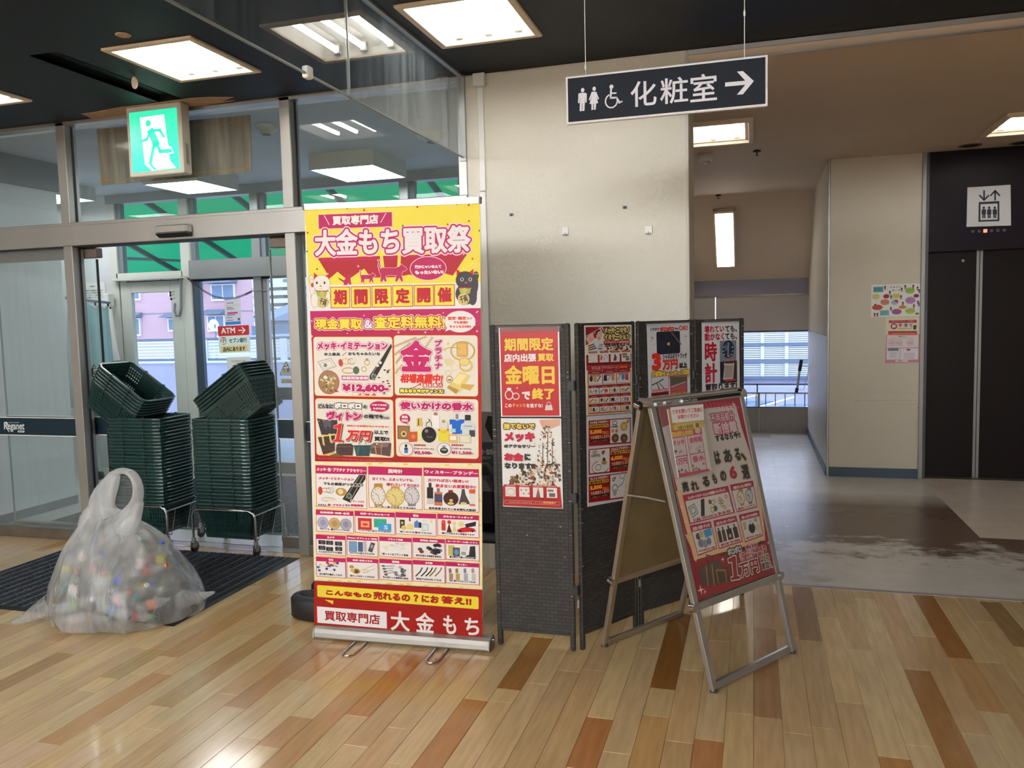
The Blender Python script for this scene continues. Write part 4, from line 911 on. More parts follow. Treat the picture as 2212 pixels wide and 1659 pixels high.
# power poles, wires, sheds
for (x, y0, Y, lb) in ((584, 655, 24, 'thick'), (655, 650, 30, 'far')):
    p = ony(x, y0, Y); t = thing('utility_pole', lb+' grey utility pole seen through the outer glass', 'pole', (p[0], Y, -4))
    MB(m_pole).cyl((p[0], Y, -4), (p[0], Y, p[2]), .16, 10, r2=.11).build('shaft', t); MB(m_pole).box((p[0]-.9, Y-.05, p[2]-.5), (p[0]+.9, Y+.05, p[2]-.4)).box((p[0]-.7, Y-.05, p[2]-1.0), (p[0]+.7, Y+.05, p[2]-.92)).build('crossarm', t)
t = thing('overhead_wires', 'dark overhead wires crossing the outer glass', 'wires', tuple(ony(600, 665, 24)))
b = MB(m_pole)
for k in range(5):
    p = ony(556, 662+k*7, 23.7); q = ony(700, 668+k*6, 23.7); b.tube([tuple(p), ((p[0]+q[0])/2, 24, (p[2]+q[2])/2-.12), tuple(q)], .016, 4)
b.build('wires', t)
for (x0, x1, y0, y1, Y, lb, m) in ((556, 585, 692, 740, 19, 'blue shuttered shed beside the utility pole', m_pole), (590, 640, 690, 742, 22, 'pale house with dark windows right of the pole', m_apt), (640, 700, 700, 742, 26, 'pale flat roofed house at the right of the outer glass', m_apt)):
    a0 = ony(x0, y0, Y); a1 = ony(x1, y1, Y); t = thing('small_house', lb, 'house', ((a0[0]+a1[0])/2, Y, -4))
    MB(m).box((a0[0], Y, -4), (a1[0], Y+4, a0[2])).build('wall', t); MB(m_roof).prism([(a0[0]-.15, Y-.3, a0[2]-.02), (a0[0]-.15, Y+2, a0[2]+.5), (a0[0]-.15, Y+4.2, a0[2]-.02)], (a1[0]-a0[0]+.3, 0, 0)).build('roof', t)
    MB(m_bglass).box((a0[0]+.15, Y-.03, a0[2]-.5), (a0[0]+.5, Y, a0[2]-.15)).box((a1[0]-.55, Y-.03, a0[2]-.5), (a1[0]-.15, Y, a0[2]-.15)).build('windows', t)
# louvred parking building beyond the passage window
YL = 16.0
def onL(x, y): return ony(x, y, YL)
lv = thing('parking_building', 'white louvred parking building beyond the passage window', 'building', (0, YL, -1))
xa_, xb_ = -2.4, 1.6
rows = [(720, 738), (749, 774), (786, 812)]
zb = [float(onL(1660, y)[2]) for y in (715, 741, 746, 777, 783, 815)]
MB(m_conc).box((xa_, YL+.1, -1.2), (xb_, YL+4, 1.25)).build('wall', lv)
for (z0, z1) in ((741, 748), (776, 785), (813, 818)):
    p0, p1 = onL(1660, z0), onL(1660, z1); MB(m_pole).box((xa_, YL-.02, p1[2]), (xb_, YL+.1, p0[2])).build('beam', lv)
for (y0, y1) in ((712, 741), (748, 776), (785, 813)):
    zt_, zb_ = float(onL(1660, y0)[2]), float(onL(1660, y1)[2])
    for k in range(7):
        z = zb_+(zt_-zb_)*(k+.1)/7; h = (zt_-zb_)/7*.7; MB(m_louv).box((xa_, YL, z), (xb_, YL+.04, z+h)).build('slat', lv)
    for x in (1598, 1647, 1699):
        p = onL(x, 760); MB(m_louv).box((p[0]-.03, YL-.03, zb_), (p[0]+.03, YL, zt_)).build('pier', lv)
zr = float(ony(1660, 834, 15)[2]); MB(m_conc).box((-3, 14.9, -1.1), (3, 15.0, zr)).build('low_wall', lv)
cs = thing('cycle_shelter', 'blue slatted shelter roof below the passage window', 'shelter', (0, 13, -1))
for k in range(5):
    x = -1.6+k*.62; MB(mat('blue_roof_sheet', rgb(96, 130, 160), .4) if k == 0 else bpy.data.materials['blue_roof_sheet']).prism([(x, 12.2, .02-k*.05), (x+.9, 14.4, .02-k*.05), (x+1.3, 14.4, .02-k*.05), (x+.4, 12.2, .02-k*.05)], (0, 0, .03)).build('roof_sheet', cs)
for k in range(6): x = -1.5+k*.6; MB(m_louv).tube([(x, 12.2, .08-k*.03), (x+.95, 14.4, .12-k*.03)], .02, 6).build('rafter', cs)
# ---------------------------------------------------------------- rubber mats
def rubber_mat(label, x0, x1, y0, y1, ribs=True):
    t = thing('door_mat', label, 'mat', ((x0+x1)/2, (y0+y1)/2, 0))
    b = MB(m_rub); b.add([(x0,y0,.0005),(x1,y0,.0005),(x1,y1,.0005),(x0,y1,.0005),(x0+.025,y0+.025,.009),(x1-.025,y0+.025,.009),(x1-.025,y1-.025,.009),(x0+.025,y1-.025,.009)], [(0,1,5,4),(1,2,6,5),(2,3,7,6),(3,0,4,7),(4,5,6,7)])
    b.build('border', t)
    b = MB(m_mat); nx = int((x1-x0-.06)/.036); ny = int((y1-y0-.06)/.015)
    for i in range(nx):
        for j in range(ny):
            cx = x0+.045+i*.036; cy = y0+.04+j*.015; s = .006 if i % 2 else -.006
            b.add([(cx-.0115,cy-s-.0045,.0092),(cx+.0115,cy+s-.0045,.0092),(cx+.0115,cy+s+.0045,.0092),(cx-.0115,cy-s+.0045,.0092),(cx-.0085,cy-s*.8-.0025,.0135),(cx+.0085,cy+s*.8-.0025,.0135),(cx+.0085,cy+s*.8+.0025,.0135),(cx-.0085,cy-s*.8+.0025,.0135)], [(4,5,6,7),(0,1,5,4),(1,2,6,5),(2,3,7,6),(3,0,4,7)])
    o = b.build('tread_pattern', t); o['kind'] = 'stuff'; return t
rubber_mat('large black rubber mat on the planks in front of the open doorway', -4.52, -2.79, 3.31, 4.50)
rubber_mat('black rubber mat inside the porch behind the right baskets', -5.3, -3.05, 4.98, 6.95)
# ---------------------------------------------------------------- shopping baskets
BW, BD, BH = .466, .34, .215
def basket_meshes():
    w0, d0, w1_, d1_ = BW/2-.016, BD/2-.016, BW/2-.058, BD/2-.05     # wall half sizes at rim and base
    def wp(side, u, h):      # u -1..1 along the side, h 0 (rim) .. 1 (base)
        W_, D_ = w0+(w1_-w0)*h, d0+(d1_-d0)*h; z = -h*BH
        return {0: (u*W_, -D_, z), 1: (W_, u*D_, z), 2: (-u*W_, D_, z), 3: (-W_, -u*D_, z)}[side]
    nrm = {0: (0,1,0), 1: (-1,0,0), 2: (0,-1,0), 3: (1,0,0)}
    walls = []
    for side in range(4):
        b = MB(m_bask); t_ = .0028; nx = nrm[side]
        def patch(ua, ub, ha, hb, th=t_):
            o = [wp(side, ua, hb), wp(side, ub, hb), wp(side, ub, ha), wp(side, ua, ha)]
            i_ = [(p[0]+nx[0]*th, p[1]+nx[1]*th, p[2]) for p in o]
            b.add(o+i_, [(0,1,2,3),(7,6,5,4),(0,4,5,1),(3,2,6,7),(1,5,6,2),(0,3,7,4)])
        rowsH = [0, .16, .27, .40, .53, .66, .79, .92, 1.0]
        ncol = 20 if side % 2 == 0 else 14
        patch(-1, 1, 0, .16); patch(-1, 1, .92, 1.0)
        for h in rowsH[2:-2]: patch(-1, 1, h-.012, h+.012)
        cw = 2/ncol; L_ = 6 if side % 2 == 0 else 99; R_ = ncol-6 if side % 2 == 0 else 99
        for c in range(ncol+1):
            u = -1+c*cw; w_ = cw*.22
            patch(max(-1, u-w_), min(1, u+w_), .14, .94)
        if side % 2 == 0: patch(-.42, .42, .14, .60)
        walls.append(b)
    rim = MB(m_bask)
    def rr(W_, D_, z, r=.05, n=4):
        pts = []
        for cx, cy, a0 in ((W_-r, D_-r, 0), (-W_+r, D_-r, 90), (-W_+r, -D_+r, 180), (W_-r, -D_+r, 270)):
            for k in range(n+1): a = math.radians(a0+90*k/n); pts.append((cx+r*math.cos(a), cy+r*math.sin(a), z))
        return pts
    rings = [rr(w0, d0, -.012, .045), rr(w0, d0, .0, .045), rr(BW/2-.003, BD/2-.003, .001, .065), rr(BW/2, BD/2, -.002, .067), rr(BW/2+.001, BD/2+.001, -.008, .067), rr(BW/2-.003, BD/2-.003, -.008, .064), rr(BW/2-.004, BD/2-.004, -.003, .063)]
    n = len(rings[0]); vs = [p for q in rings for p in q]; fs = []
    for k in range(len(rings)-1):
        for i in range(n): fs.append((k*n+i, k*n+(i+1)%n, (k+1)*n+(i+1)%n, (k+1)*n+i))
    rim.add(vs, fs, 0)
    for sx in (-.085, .085):
        for sy in (-1, 1): rim.cbox((sx-.009, sy*(BD/2-.004)-.008, -.010), (sx+.009, sy*(BD/2-.004)+.008, .006), .003)
    base = MB(m_bask).box((-w1_, -d1_, -BH), (w1_, d1_, -BH+.004))
    for i in range(-5, 6): base.box((i*.03-.004, -d1_+.01, -BH-.004), (i*.03+.004, d1_-.01, -BH))
    hd = []
    for sy in (-1, 1): hd.append(MB(m_cast)); hd[-1].tube([(-.10, sy*(BD/2+.004), -.004), (-.10, sy*(BD/2-.03), -.004), (.10, sy*(BD/2-.03), -.004), (.10, sy*(BD/2+.004), -.004)], .0045, 5)
    return walls, rim, base, hd
walls, rimb, baseb, hdb = basket_meshes()
wm = [w.mesh('wall') for w in walls]; rmesh = rimb.mesh('rim'); bmesh_ = baseb.mesh('base'); hmesh = [h.mesh('handle') for h in hdb]
# lettering moulded on the long front side
v, f = glyph('Reganet'); mn, mx = v.min(0), v.max(0)
lm = bpy.data.meshes.new('lettering'); V = []
for (x, y) in v:
    u = (x-mn[0])/(mx[0]-mn[0])*.12-.06; h_ = .045+(1-(y-mn[1])/(mx[1]-mn[1]))*.04
    D_ = BD/2-.016+(BD/2-.05-(BD/2-.016))*(h_/BH); V.append((u, -D_-.0012, -h_))
lm.from_pydata(V, [], f); lm.materials.append(mat('black_moulding', rgb(8, 16, 18), .5))
def make_basket(loc, rot, label, group, top=False, full=True):
    t = thing('shopping_basket', label, 'basket', loc, group); t.rotation_euler = rot
    def ch(nm, me): o = bpy.data.objects.new(nm, me); link(o, t); return o
    if full:
        for w in wm: ch('wall', w)
        ch('base', bmesh_); ch('lettering', lm)
    else: ch('wall', wm[0]); ch('wall', wm[1]); ch('wall', wm[3])
    ch('rim', rmesh)
    if top: [ch('handle', h) for h in hmesh]
    return t
def ordn(n): return '%d%s' % (n, 'th' if 10 <= n % 100 <= 20 else {1: 'st', 2: 'nd', 3: 'rd'}.get(n % 10, 'th'))
stacks = (('left', -4.012, 35, 6, (-4.085, 4.64, 1.135)), ('right', -3.330, -34, 5, (-3.345, 4.64, 1.135)))
CYB = 4.64; PIT = .0232; NB = 26
for side, cx, tilt, nt_, tl in stacks:
    for k in range(NB):
        z = .312+k*PIT; jx = rnd.uniform(-.003, .003); jy = rnd.uniform(-.003, .003)
        if k == 0: lb = 'bottom green basket of the %s stack, held in the chrome cart' % side
        elif k == NB-1: lb = 'top upright green basket of the %s stack, under the tilted ones' % side
        else: lb = 'green basket in the %s upright stack, %s from its top' % (side, ordn(NB-k))
        make_basket((cx+jx, CYB+jy, z), (0, 0, rnd.uniform(-.008, .008)), lb, 'upright green baskets in the %s stack' % side, full=(k == 0 or k >= NB-1))
    th = math.radians(tilt)
    for k in range(nt_):
        d = -k*PIT*1.0; loc = (tl[0]+d*math.sin(th), tl[1]+rnd.uniform(-.002, .002), tl[2]+d*math.cos(th))
        if k == 0: lb = 'topmost tilted green basket on the %s stack' % side + (', open inside showing' if side == 'left' else '')
        elif k == nt_-1: lb = 'lowest tilted green basket on the %s stack, its perforated side showing' % side
        else: lb = 'tilted green basket on the %s stack, %s from the top' % (side, ordn(k+1))
        make_basket(loc, (0, th, 0), lb, 'tilted green baskets on the %s stack' % side, top=(k == 0), full=(k in (0, nt_-1)))
    # cart
    t = thing('basket_cart', 'chrome wire cart on black casters under the %s basket stack' % side, 'cart', (cx, CYB, 0))
    hw, hd_ = .238, .168; b = MB(m_chrome); zt = .295
    for sy in (-1, 1):
        y = CYB+sy*hd_
        P = [(cx-hw, y, .10), (cx-hw, y, zt-.045), (cx-hw+.012, y, zt-.015), (cx-hw+.045, y, zt), (cx+hw-.045, y, zt), (cx+hw-.012, y, zt-.015), (cx+hw, y, zt-.045), (cx+hw, y, .10)]
        MB(m_chrome).tube(P, .0085, 10).build('end_frame', t)
    for sx in (-1, 1):
        x = cx+sx*(hw-.002); MB(m_chrome).tube([(x, CYB-hd_, zt-.028), (x, CYB+hd_, zt-.028)], .006, 8).build('side_rail', t)
    for yy in (-.08, .08): MB(m_chrome).tube([(cx-hw, CYB+yy, zt-.03), (cx-hw+.04, CYB+yy, .085), (cx+hw-.04, CYB+yy, .085), (cx+hw, CYB+yy, zt-.03)], .004, 6).build('cradle_wire', t)
    for sx in (-1, 1):
        for sy in (-1, 1):
            x, y = cx+sx*hw, CYB+sy*hd_; c = MB(m_cast, m_alu2); a = rnd.uniform(-.3, .5)
            c.cyl((x, y, .062), (x, y, .102), .014, 12, 1)
            c.box((x-.012, y-.018, .035), (x-.009, y+.018, .075), 1).box((x+.009, y-.018, .035), (x+.012, y+.018, .075), 1)
            c.lathe((x-.0095, y+.006, .036), [(.022, 0), (.035, .002), (.036, .0095), (.035, .017), (.022, .019)], 20, 0, axis='x')
            c.build('caster', t)
# ---------------------------------------------------------------- bag of bottles
m_bag = bpy.data.materials.new('translucent_bag_film'); m_bag.use_nodes = True; n_ = m_bag.node_tree
for x_ in list(n_.nodes): n_.nodes.remove(x_)
o_ = n_.nodes.new('ShaderNodeOutputMaterial'); tr_ = n_.nodes.new('ShaderNodeBsdfTransparent'); tr_.inputs[0].default_value = (.93, .93, .93, 1)
df_ = n_.nodes.new('ShaderNodeBsdfDiffuse'); df_.inputs[0].default_value = (.88, .88, .88, 1); tl_ = n_.nodes.new('ShaderNodeBsdfTranslucent'); tl_.inputs[0].default_value = (.88, .88, .88, 1)
gl_ = n_.nodes.new('ShaderNodeBsdfGlossy'); gl_.inputs['Roughness'].default_value = .22
g_ = n_.nodes.new('ShaderNodeNewGeometry'); ns_ = n_.nodes.new('ShaderNodeTexNoise'); ns_.inputs['Scale'].default_value = 6; ns_.inputs['Detail'].default_value = 5; ns_.inputs['Distortion'].default_value = .5
mp_ = n_.nodes.new('ShaderNodeMapping'); mp_.inputs['Rotation'].default_value = (0, .5, 0); mp_.inputs['Scale'].default_value = (2.2, 1, .7); n_.links.new(g_.outputs['Position'], mp_.inputs[0]); n_.links.new(mp_.outputs[0], ns_.inputs['Vector'])
bu_ = n_.nodes.new('ShaderNodeBump'); bu_.inputs['Strength'].default_value = .9; bu_.inputs['Distance'].default_value = .018; n_.links.new(ns_.outputs['Fac'], bu_.inputs['Height'])
for q in (df_, gl_, tl_): n_.links.new(bu_.outputs[0], q.inputs['Normal'])
m1 = n_.nodes.new('ShaderNodeMixShader'); m1.inputs[0].default_value = .5; n_.links.new(df_.outputs[0], m1.inputs[1]); n_.links.new(tl_.outputs[0], m1.inputs[2])
m2 = n_.nodes.new('ShaderNodeMixShader'); mr_ = n_.nodes.new('ShaderNodeMapRange'); mr_.inputs['From Min'].default_value = .35; mr_.inputs['From Max'].default_value = .7; mr_.inputs['To Min'].default_value = .22; mr_.inputs['To Max'].default_value = .52
n_.links.new(ns_.outputs['Fac'], mr_.inputs[0]); sz_ = n_.nodes.new('ShaderNodeSeparateXYZ'); n_.links.new(g_.outputs['Position'], sz_.inputs[0])
mz_ = n_.nodes.new('ShaderNodeMapRange'); mz_.inputs['From Min'].default_value = .22; mz_.inputs['From Max'].default_value = .42; mz_.inputs['To Max'].default_value = .16; n_.links.new(sz_.outputs['Z'], mz_.inputs[0])
ma_ = n_.nodes.new('ShaderNodeMath'); n_.links.new(mr_.outputs[0], ma_.inputs[0]); n_.links.new(mz_.outputs[0], ma_.inputs[1]); n_.links.new(ma_.outputs[0], m2.inputs[0]); n_.links.new(tr_.outputs[0], m2.inputs[1]); n_.links.new(m1.outputs[0], m2.inputs[2])
m3 = n_.nodes.new('ShaderNodeMixShader'); fr_ = n_.nodes.new('ShaderNodeFresnel'); fr_.inputs[0].default_value = 1.4; n_.links.new(bu_.outputs[0], fr_.inputs['Normal'])
ba_ = n_.nodes.new('ShaderNodeMath'); ba_.operation = 'SUBTRACT'; ba_.inputs[0].default_value = 1; n_.links.new(g_.outputs['Backfacing'], ba_.inputs[1]); bm_ = n_.nodes.new('ShaderNodeMath'); bm_.operation = 'MULTIPLY'; n_.links.new(ba_.outputs[0], bm_.inputs[0]); n_.links.new(fr_.outputs[0], bm_.inputs[1]); n_.links.new(bm_.outputs[0], m3.inputs[0]); n_.links.new(m2.outputs[0], m3.inputs[1]); n_.links.new(gl_.outputs[0], m3.inputs[2]); n_.links.new(m3.outputs[0], o_.inputs[0])
bag = thing('garbage_bag', 'knotted translucent white bag full of plastic bottles on the black mat', 'bag', (-3.17, 3.40, 0))
from mathutils import noise as mn_
# profile rows: z, centre x, half width left, half width right, half depth
ROW = [(.000,-3.17,.36,.33,.27),(.008,-3.17,.43,.40,.33),(.05,-3.17,.42,.42,.34),(.12,-3.17,.395,.385,.33),(.20,-3.18,.365,.345,.31),(.28,-3.19,.33,.30,.28),(.35,-3.20,.29,.255,.24),(.41,-3.21,.24,.215,.20),(.455,-3.23,.19,.17,.15),(.49,-3.25,.145,.13,.11),(.52,-3.26,.125,.115,.08)]
NR = 72; vs = []; fs = []
def bagpt(k, a):
    z, cx, wl_, wr_, dp = ROW[k]; c, s = math.cos(a), math.sin(a); w_ = wr_ if c > 0 else wl_
    fold = 1+.05*math.sin(7*a+z*9)*(.4+z)+.03*math.sin(17*a-z*30)+.022*math.sin(31*a+z*44)
    nz = mn_.noise(Vector((c*2.2, s*2.2, z*6)))*.07
    e = 1+.0*k; r_ = fold+nz
    y = 3.42+dp*s*r_
    return (cx+w_*c*r_, y, max(.0, z+.008*math.sin(13*a)*(1 if 1 < k else 0)))
for k in range(len(ROW)):
    for j in range(NR): vs.append(bagpt(k, 2*PI*j/NR))
for k in range(len(ROW)-1):
    for j in range(NR): fs.append((k*NR+j, k*NR+(j+1)%NR, (k+1)*NR+(j+1)%NR, (k+1)*NR+j))
fs.append(tuple(range(NR-1, -1, -1)))
b = MB(m_bag); b.add(vs, fs, 0, True); bo = b.build('body', bag)
ss = bo.modifiers.new('s', 'SUBSURF'); ss.levels = 1; ss.render_levels = 1
# top: gathered upper part, folded loop and side lobe traced as flattened sleeves of film
def sleeve(path, wid, dep, name, n=18, seed=0):
    P = [Vector(p) for p in path]; vs = []; fs = []; K = len(P)
    for i in range(K):
        t = (P[min(i+1, K-1)]-P[max(i-1, 0)]).normalized(); side = Vector((t.z, 0, -t.x)).normalized(); 
        for j in range(n):
            a = 2*PI*j/n; q = 1+.10*math.sin(5*a+i*1.3+seed)+.06*math.sin(11*a-i+seed)
            vs.append(tuple(P[i]+side*(wid[i]*math.cos(a)*q)+Vector((0, dep[i]*math.sin(a)*q, 0))))
    for i in range(K-1):
        for j in range(n): fs.append((i*n+j, i*n+(j+1)%n, (i+1)*n+(j+1)%n, (i+1)*n+j))
    b = MB(m_bag); b.add(vs, fs, 0, True); o = b.build(name, bag); m_ = o.modifiers.new('s', 'SUBSURF'); m_.levels = m_.render_levels = 1; return o
YB = 3.42
sleeve([(-3.26,YB,.50),(-3.28,YB-.01,.55),(-3.27,YB-.02,.60),(-3.235,YB-.02,.66),(-3.205,YB-.01,.71),(-3.19,YB,.745)], [.12,.095,.075,.06,.045,.03], [.07,.05,.035,.03,.025,.02], 'gathered_neck', seed=1)
sleeve([(-3.20,YB,.735),(-3.165,YB,.762),(-3.11,YB,.762),(-3.065,YB,.735),(-3.05,YB,.68),(-3.055,YB,.63),(-3.08,YB-.0,.575),(-3.12,YB-.01,.53),(-3.17,YB-.02,.49)], [.022,.018,.016,.018,.022,.026,.03,.04,.05], [.03,.03,.03,.03,.03,.035,.035,.04,.05], 'tied_loop', seed=2)
sleeve([(-3.22,YB+.02,.50),(-3.17,YB+.025,.60),(-3.13,YB+.025,.68),(-3.12,YB+.02,.745)], [.06,.075,.075,.06], [.006,.006,.006,.006], 'back_film', seed=5).data.materials[0] = m_film
sleeve([(-3.16,YB-.06,.40),(-3.10,YB-.05,.47),(-3.06,YB-.03,.53),(-3.045,YB,.60)], [.10,.07,.04,.02], [.05,.04,.03,.02], 'front_fold', seed=3)
sleeve([(-3.34,YB-.03,.40),(-3.37,YB-.03,.45),(-3.36,YB-.02,.51),(-3.32,YB-.01,.55),(-3.28,YB,.56)], [.035,.045,.05,.05,.03], [.06,.06,.05,.04,.03], 'side_lobe', seed=4)
sleeve([(-3.45,3.26,.10),(-3.53,3.20,.055),(-3.58,3.17,.025),(-3.64,3.15,.010)], [.07,.045,.028,.008], [.08,.05,.03,.012], 'left_tip', seed=6)
sleeve([(-2.86,3.46,.08),(-2.80,3.49,.085),(-2.75,3.52,.095),(-2.715,3.54,.105)], [.05,.03,.018,.006], [.05,.03,.02,.006], 'right_tip', seed=7)
# contents
m_pet = glass_mat('clear_bottle', (.82, .86, .84), haze=.25, hazecol=(.75, .78, .76), refl=1.2, rough=.05)
capcols = [(230,230,228),(60,90,190),(220,120,50),(60,140,90)]
kinds = [('blue',(44,74,190)),('yellow',(214,206,80)),('red',(170,60,56)),('white',(226,216,208)),('green',(110,140,70)),('pink',(206,150,150)),('teal',(60,140,140)),('orange',(200,110,60)),('grey blue',(110,130,170)),('brown',(120,96,70))]
lab_m = {k: mat('label_'+k.replace(' ', '_'), rgb(*c), .5) for k, c in kinds}
cap_m = [mat('bottle_cap_%d' % i, rgb(*c), .45) for i, c in enumerate(capcols)]
def bottle(i, c, d, L, R, kind, deep=False):
    if deep: lbs = 'plastic bottle buried deep in the bag, blurred by the film'
    else:
        px_, pz_ = c[0]+3.17, c[2]
        lbs = '%s labelled bottle against the bag film, %s %s' % (kind, 'high' if pz_ > .29 else ('halfway up' if pz_ > .15 else 'low'), 'at the right' if px_ > .17 else ('at the left' if px_ < -.12 else 'in the middle'))
    t = thing('plastic_bottle', lbs, 'bottle', tuple(c), 'bottles deep inside the bag' if deep else 'bottles showing through the bag')
    q = Vector((0, 0, 1)).rotation_difference(Vector(d).normalized()); t.rotation_mode = 'QUATERNION'; t.rotation_quaternion = q
    OFF[t.name] = Vector((0, 0, 0)); h = L
    MB(m_pet).lathe((0, 0, -h/2), [(R*.7, 0), (R, .01), (R, h*.3), (R*.93, h*.33), (R*.93, h*.6), (R, h*.64), (R*.9, h*.74), (R*.38, h*.9), (R*.38, h*.95)], 14).build('body', t)
    MB(lab_m[kind]).lathe((0, 0, -h/2+h*.34), [(R*.97, 0), (R*.97, h*.25)], 14, close=False).build('label_sleeve', t)
    MB(cap_m[i % 4]).lathe((0, 0, -h/2+h*.94), [(R*.45, 0), (R*.45, h*.07)], 12).build('cap', t)
rb = random.Random(11)
fixed = [((-3.06,3.17,.235),(.9,0,.35),'blue',.20),((-2.975,3.17,.30),(.1,0,1),'yellow',.17),((-2.98,3.24,.25),(.9,.3,.3),'red',.20),((-3.02,3.16,.30),(.1,.1,1),'white',.22),
 ((-2.97,3.16,.16),(.7,0,.7),'teal',.16),((-3.04,3.13,.10),(1,0,-.3),'grey blue',.19),((-3.03,3.14,.155),(.8,0,.5),'pink',.15),((-2.90,3.33,.11),(.8,.5,.2),'orange',.17),((-3.24,3.15,.13),(.9,0,.3),'green',.21),
 ((-3.42,3.22,.27),(.3,0,.9),'yellow',.16),((-3.30,3.17,.20),(.2,0,.9),'white',.2),((-3.14,3.15,.07),(1,.1,0),'brown',.2),((-3.36,3.2,.08),(1,0,.1),'grey blue',.2),((-3.20,3.18,.30),(.5,0,.8),'pink',.18),((-3.45,3.25,.12),(.4,0,.9),'brown',.17),((-2.95,3.2,.06),(1,0,.05),'red',.19),
 ((-3.12,3.22,.40),(.9,0,.2),'green',.2),((-3.28,3.22,.35),(.7,0,.7),'white',.19),((-3.12,3.16,.20),(.2,0,1),'brown',.18),((-3.22,3.13,.06),(.9,.0,.2),'pink',.17),((-3.39,3.2,.19),(.9,0,.4),'teal',.16)]
def bag_front(x, z):
    for k in range(len(ROW)-1):
        if ROW[k][0] <= z <= ROW[k+1][0]:
            f = (z-ROW[k][0])/(ROW[k+1][0]-ROW[k][0]); r = [ROW[k][i]+(ROW[k+1][i]-ROW[k][i])*f for i in range(5)]
            w_ = r[3] if x > r[1] else r[2]; return 3.42-r[4]*math.sqrt(max(0, 1-min(1, abs(x-r[1])/w_)**2))
    return 3.42
for i, (c, d, k, L) in enumerate(fixed):
    dn = Vector(d).normalized()*L*.45; yy = max(bag_front(c[0]+t*dn.x, min(.5, max(0, c[2]+t*dn.z)))-t*dn.y for t in (-1, 0, 1))
    if c[0]+abs(dn.x) > -2.86: yy += .02
    bottle(i, Vector((c[0], yy+.062, max(.04, c[2]))), d, L*.95, .028, k)
for i in range(30):
    a = rb.uniform(0, 2*PI); rr_ = math.sqrt(rb.random())*.8; z = .05+.34*rb.random()**1.3; w_ = .30*(1-z*.9); 
    bottle(i, (-3.18+w_*rr_*math.cos(a), 3.46+.2*(1-z)*rr_*math.sin(a)*.9+.02, z), (rb.uniform(-1,1), rb.uniform(-1,1), rb.uniform(-.6,.6)), rb.uniform(.14,.21), .03, kinds[rb.randrange(10)][0], True)
# ---------------------------------------------------------------- black weighted feet and folded gear behind the banner
for (cy, cz, lb) in ((3.60, .0, 'black rubber weight beside the banner foot, front one'), (3.80, .0, 'black rubber weight partly hidden behind the front one')):
    t = thing('rubber_weight', lb, 'weight', (-2.13, cy, 0)); b = MB(m_rub); n = 28; H_ = .115
    def oval(k, dx=.185, dy=.09):
        return [(-2.10+(dx-k)*math.copysign(abs(math.cos(a))**.75, math.cos(a)), cy+(dy-k)*math.copysign(abs(math.sin(a))**.9, math.sin(a))) for a in [2*PI*i/n for i in range(n)]]
    prof = [(.012, 0), (0, .012), (0, H_-.015), (.012, H_), (.045, H_), (.055, H_-.03)]
    vs = []; fs = []
    for k, z in prof: vs += [(x, y, z) for x, y in oval(k)]
    for r_ in range(len(prof)-1):
        for j in range(n): fs.append((r_*n+j, r_*n+(j+1)%n, (r_+1)*n+(j+1)%n, (r_+1)*n+j))
    fs.append(tuple(range(n-1, -1, -1))); fs.append(tuple(range((len(prof)-1)*n, len(prof)*n))); b.add(vs, fs, 0, True); b.build('body', t)
    MB(m_dark).cyl((-2.23, cy-.055, H_-.004), (-2.23, cy-.055, H_+.001), .008, 10).build('bolt', t)
t = thing('folding_chair', 'dark folding chair standing between the banner and the screen', 'chair', (-1.33, 3.95, 0))
m_dgrey = mat('dark_grey_fabric', rgb(52, 54, 60), .8); m_ggrey = mat('mid_grey_plastic', rgb(96, 98, 98), .5)
MB(m_dgrey).cbox((-1.52, 4.02, .52), (-1.16, 4.06, .80), .02).build('backrest', t)
MB(m_dgrey).cbox((-1.50, 3.70, .40), (-1.17, 4.05, .44), .02).build('seat', t)
for sx in (-1.51, -1.16):
    MB(m_ggrey).tube([(sx, 3.68, 0), (sx, 4.02, .44), (sx, 4.06, .80)], .012, 8).build('leg', t); MB(m_ggrey).tube([(sx, 4.06, 0), (sx, 3.72, .42)], .012, 8).build('leg', t)
t = thing('shoulder_bag', 'black bag lying on the dark chair between banner and screen', 'bag', (-1.34, 3.86, .44))
MB(m_rub).cbox((-1.49, 3.76, .44), (-1.19, 3.96, .70), .05).build('body', t); MB(m_rub).tube([(-1.45, 3.8, .70), (-1.40, 3.82, .76), (-1.28, 3.82, .77), (-1.23, 3.8, .70)], .016, 8).build('handle', t)
# ---------------------------------------------------------------- roll-up banner
bt = thing('roll_up_banner', 'tall yellow and red roll-up banner in front of the glass entrance', 'banner', (-1.575, 3.39, 0))
pA, pB = (-2.012, 3.372), (-1.148, 3.410); dB = Vector((pB[0]-pA[0], pB[1]-pA[1], 0)).normalized(); nB = Vector((dB.y, -dB.x, 0))
def bl(u, w, z): p = Vector((pA[0], pA[1], 0))+dB*u+nB*w; return (p.x, p.y, z)    # along, towards viewer, up
LB = .868
prof = [(-.040,.004),(.042,.004),(.050,.014),(.048,.034),(.038,.050),(.020,.058),(.006,.061),(.006,.056),(-.006,.056),(-.006,.061),(-.028,.057),(-.044,.036),(-.048,.014)]
b = MB(m_alu); b.add([bl(u, w, z) for u in (.004, LB-.004) for w, z in prof], [], 0)
n = len(prof); b = MB(m_alu); vs = [bl(.004, w, z) for w, z in prof]+[bl(LB-.004, w, z) for w, z in prof]
b.add(vs, [(i, (i+1)%n, n+(i+1)%n, n+i) for i in range(n)], 0, False); b.add(vs, [tuple(range(n-1,-1,-1)), tuple(range(n, 2*n))]); b.build('base_cassette', bt)
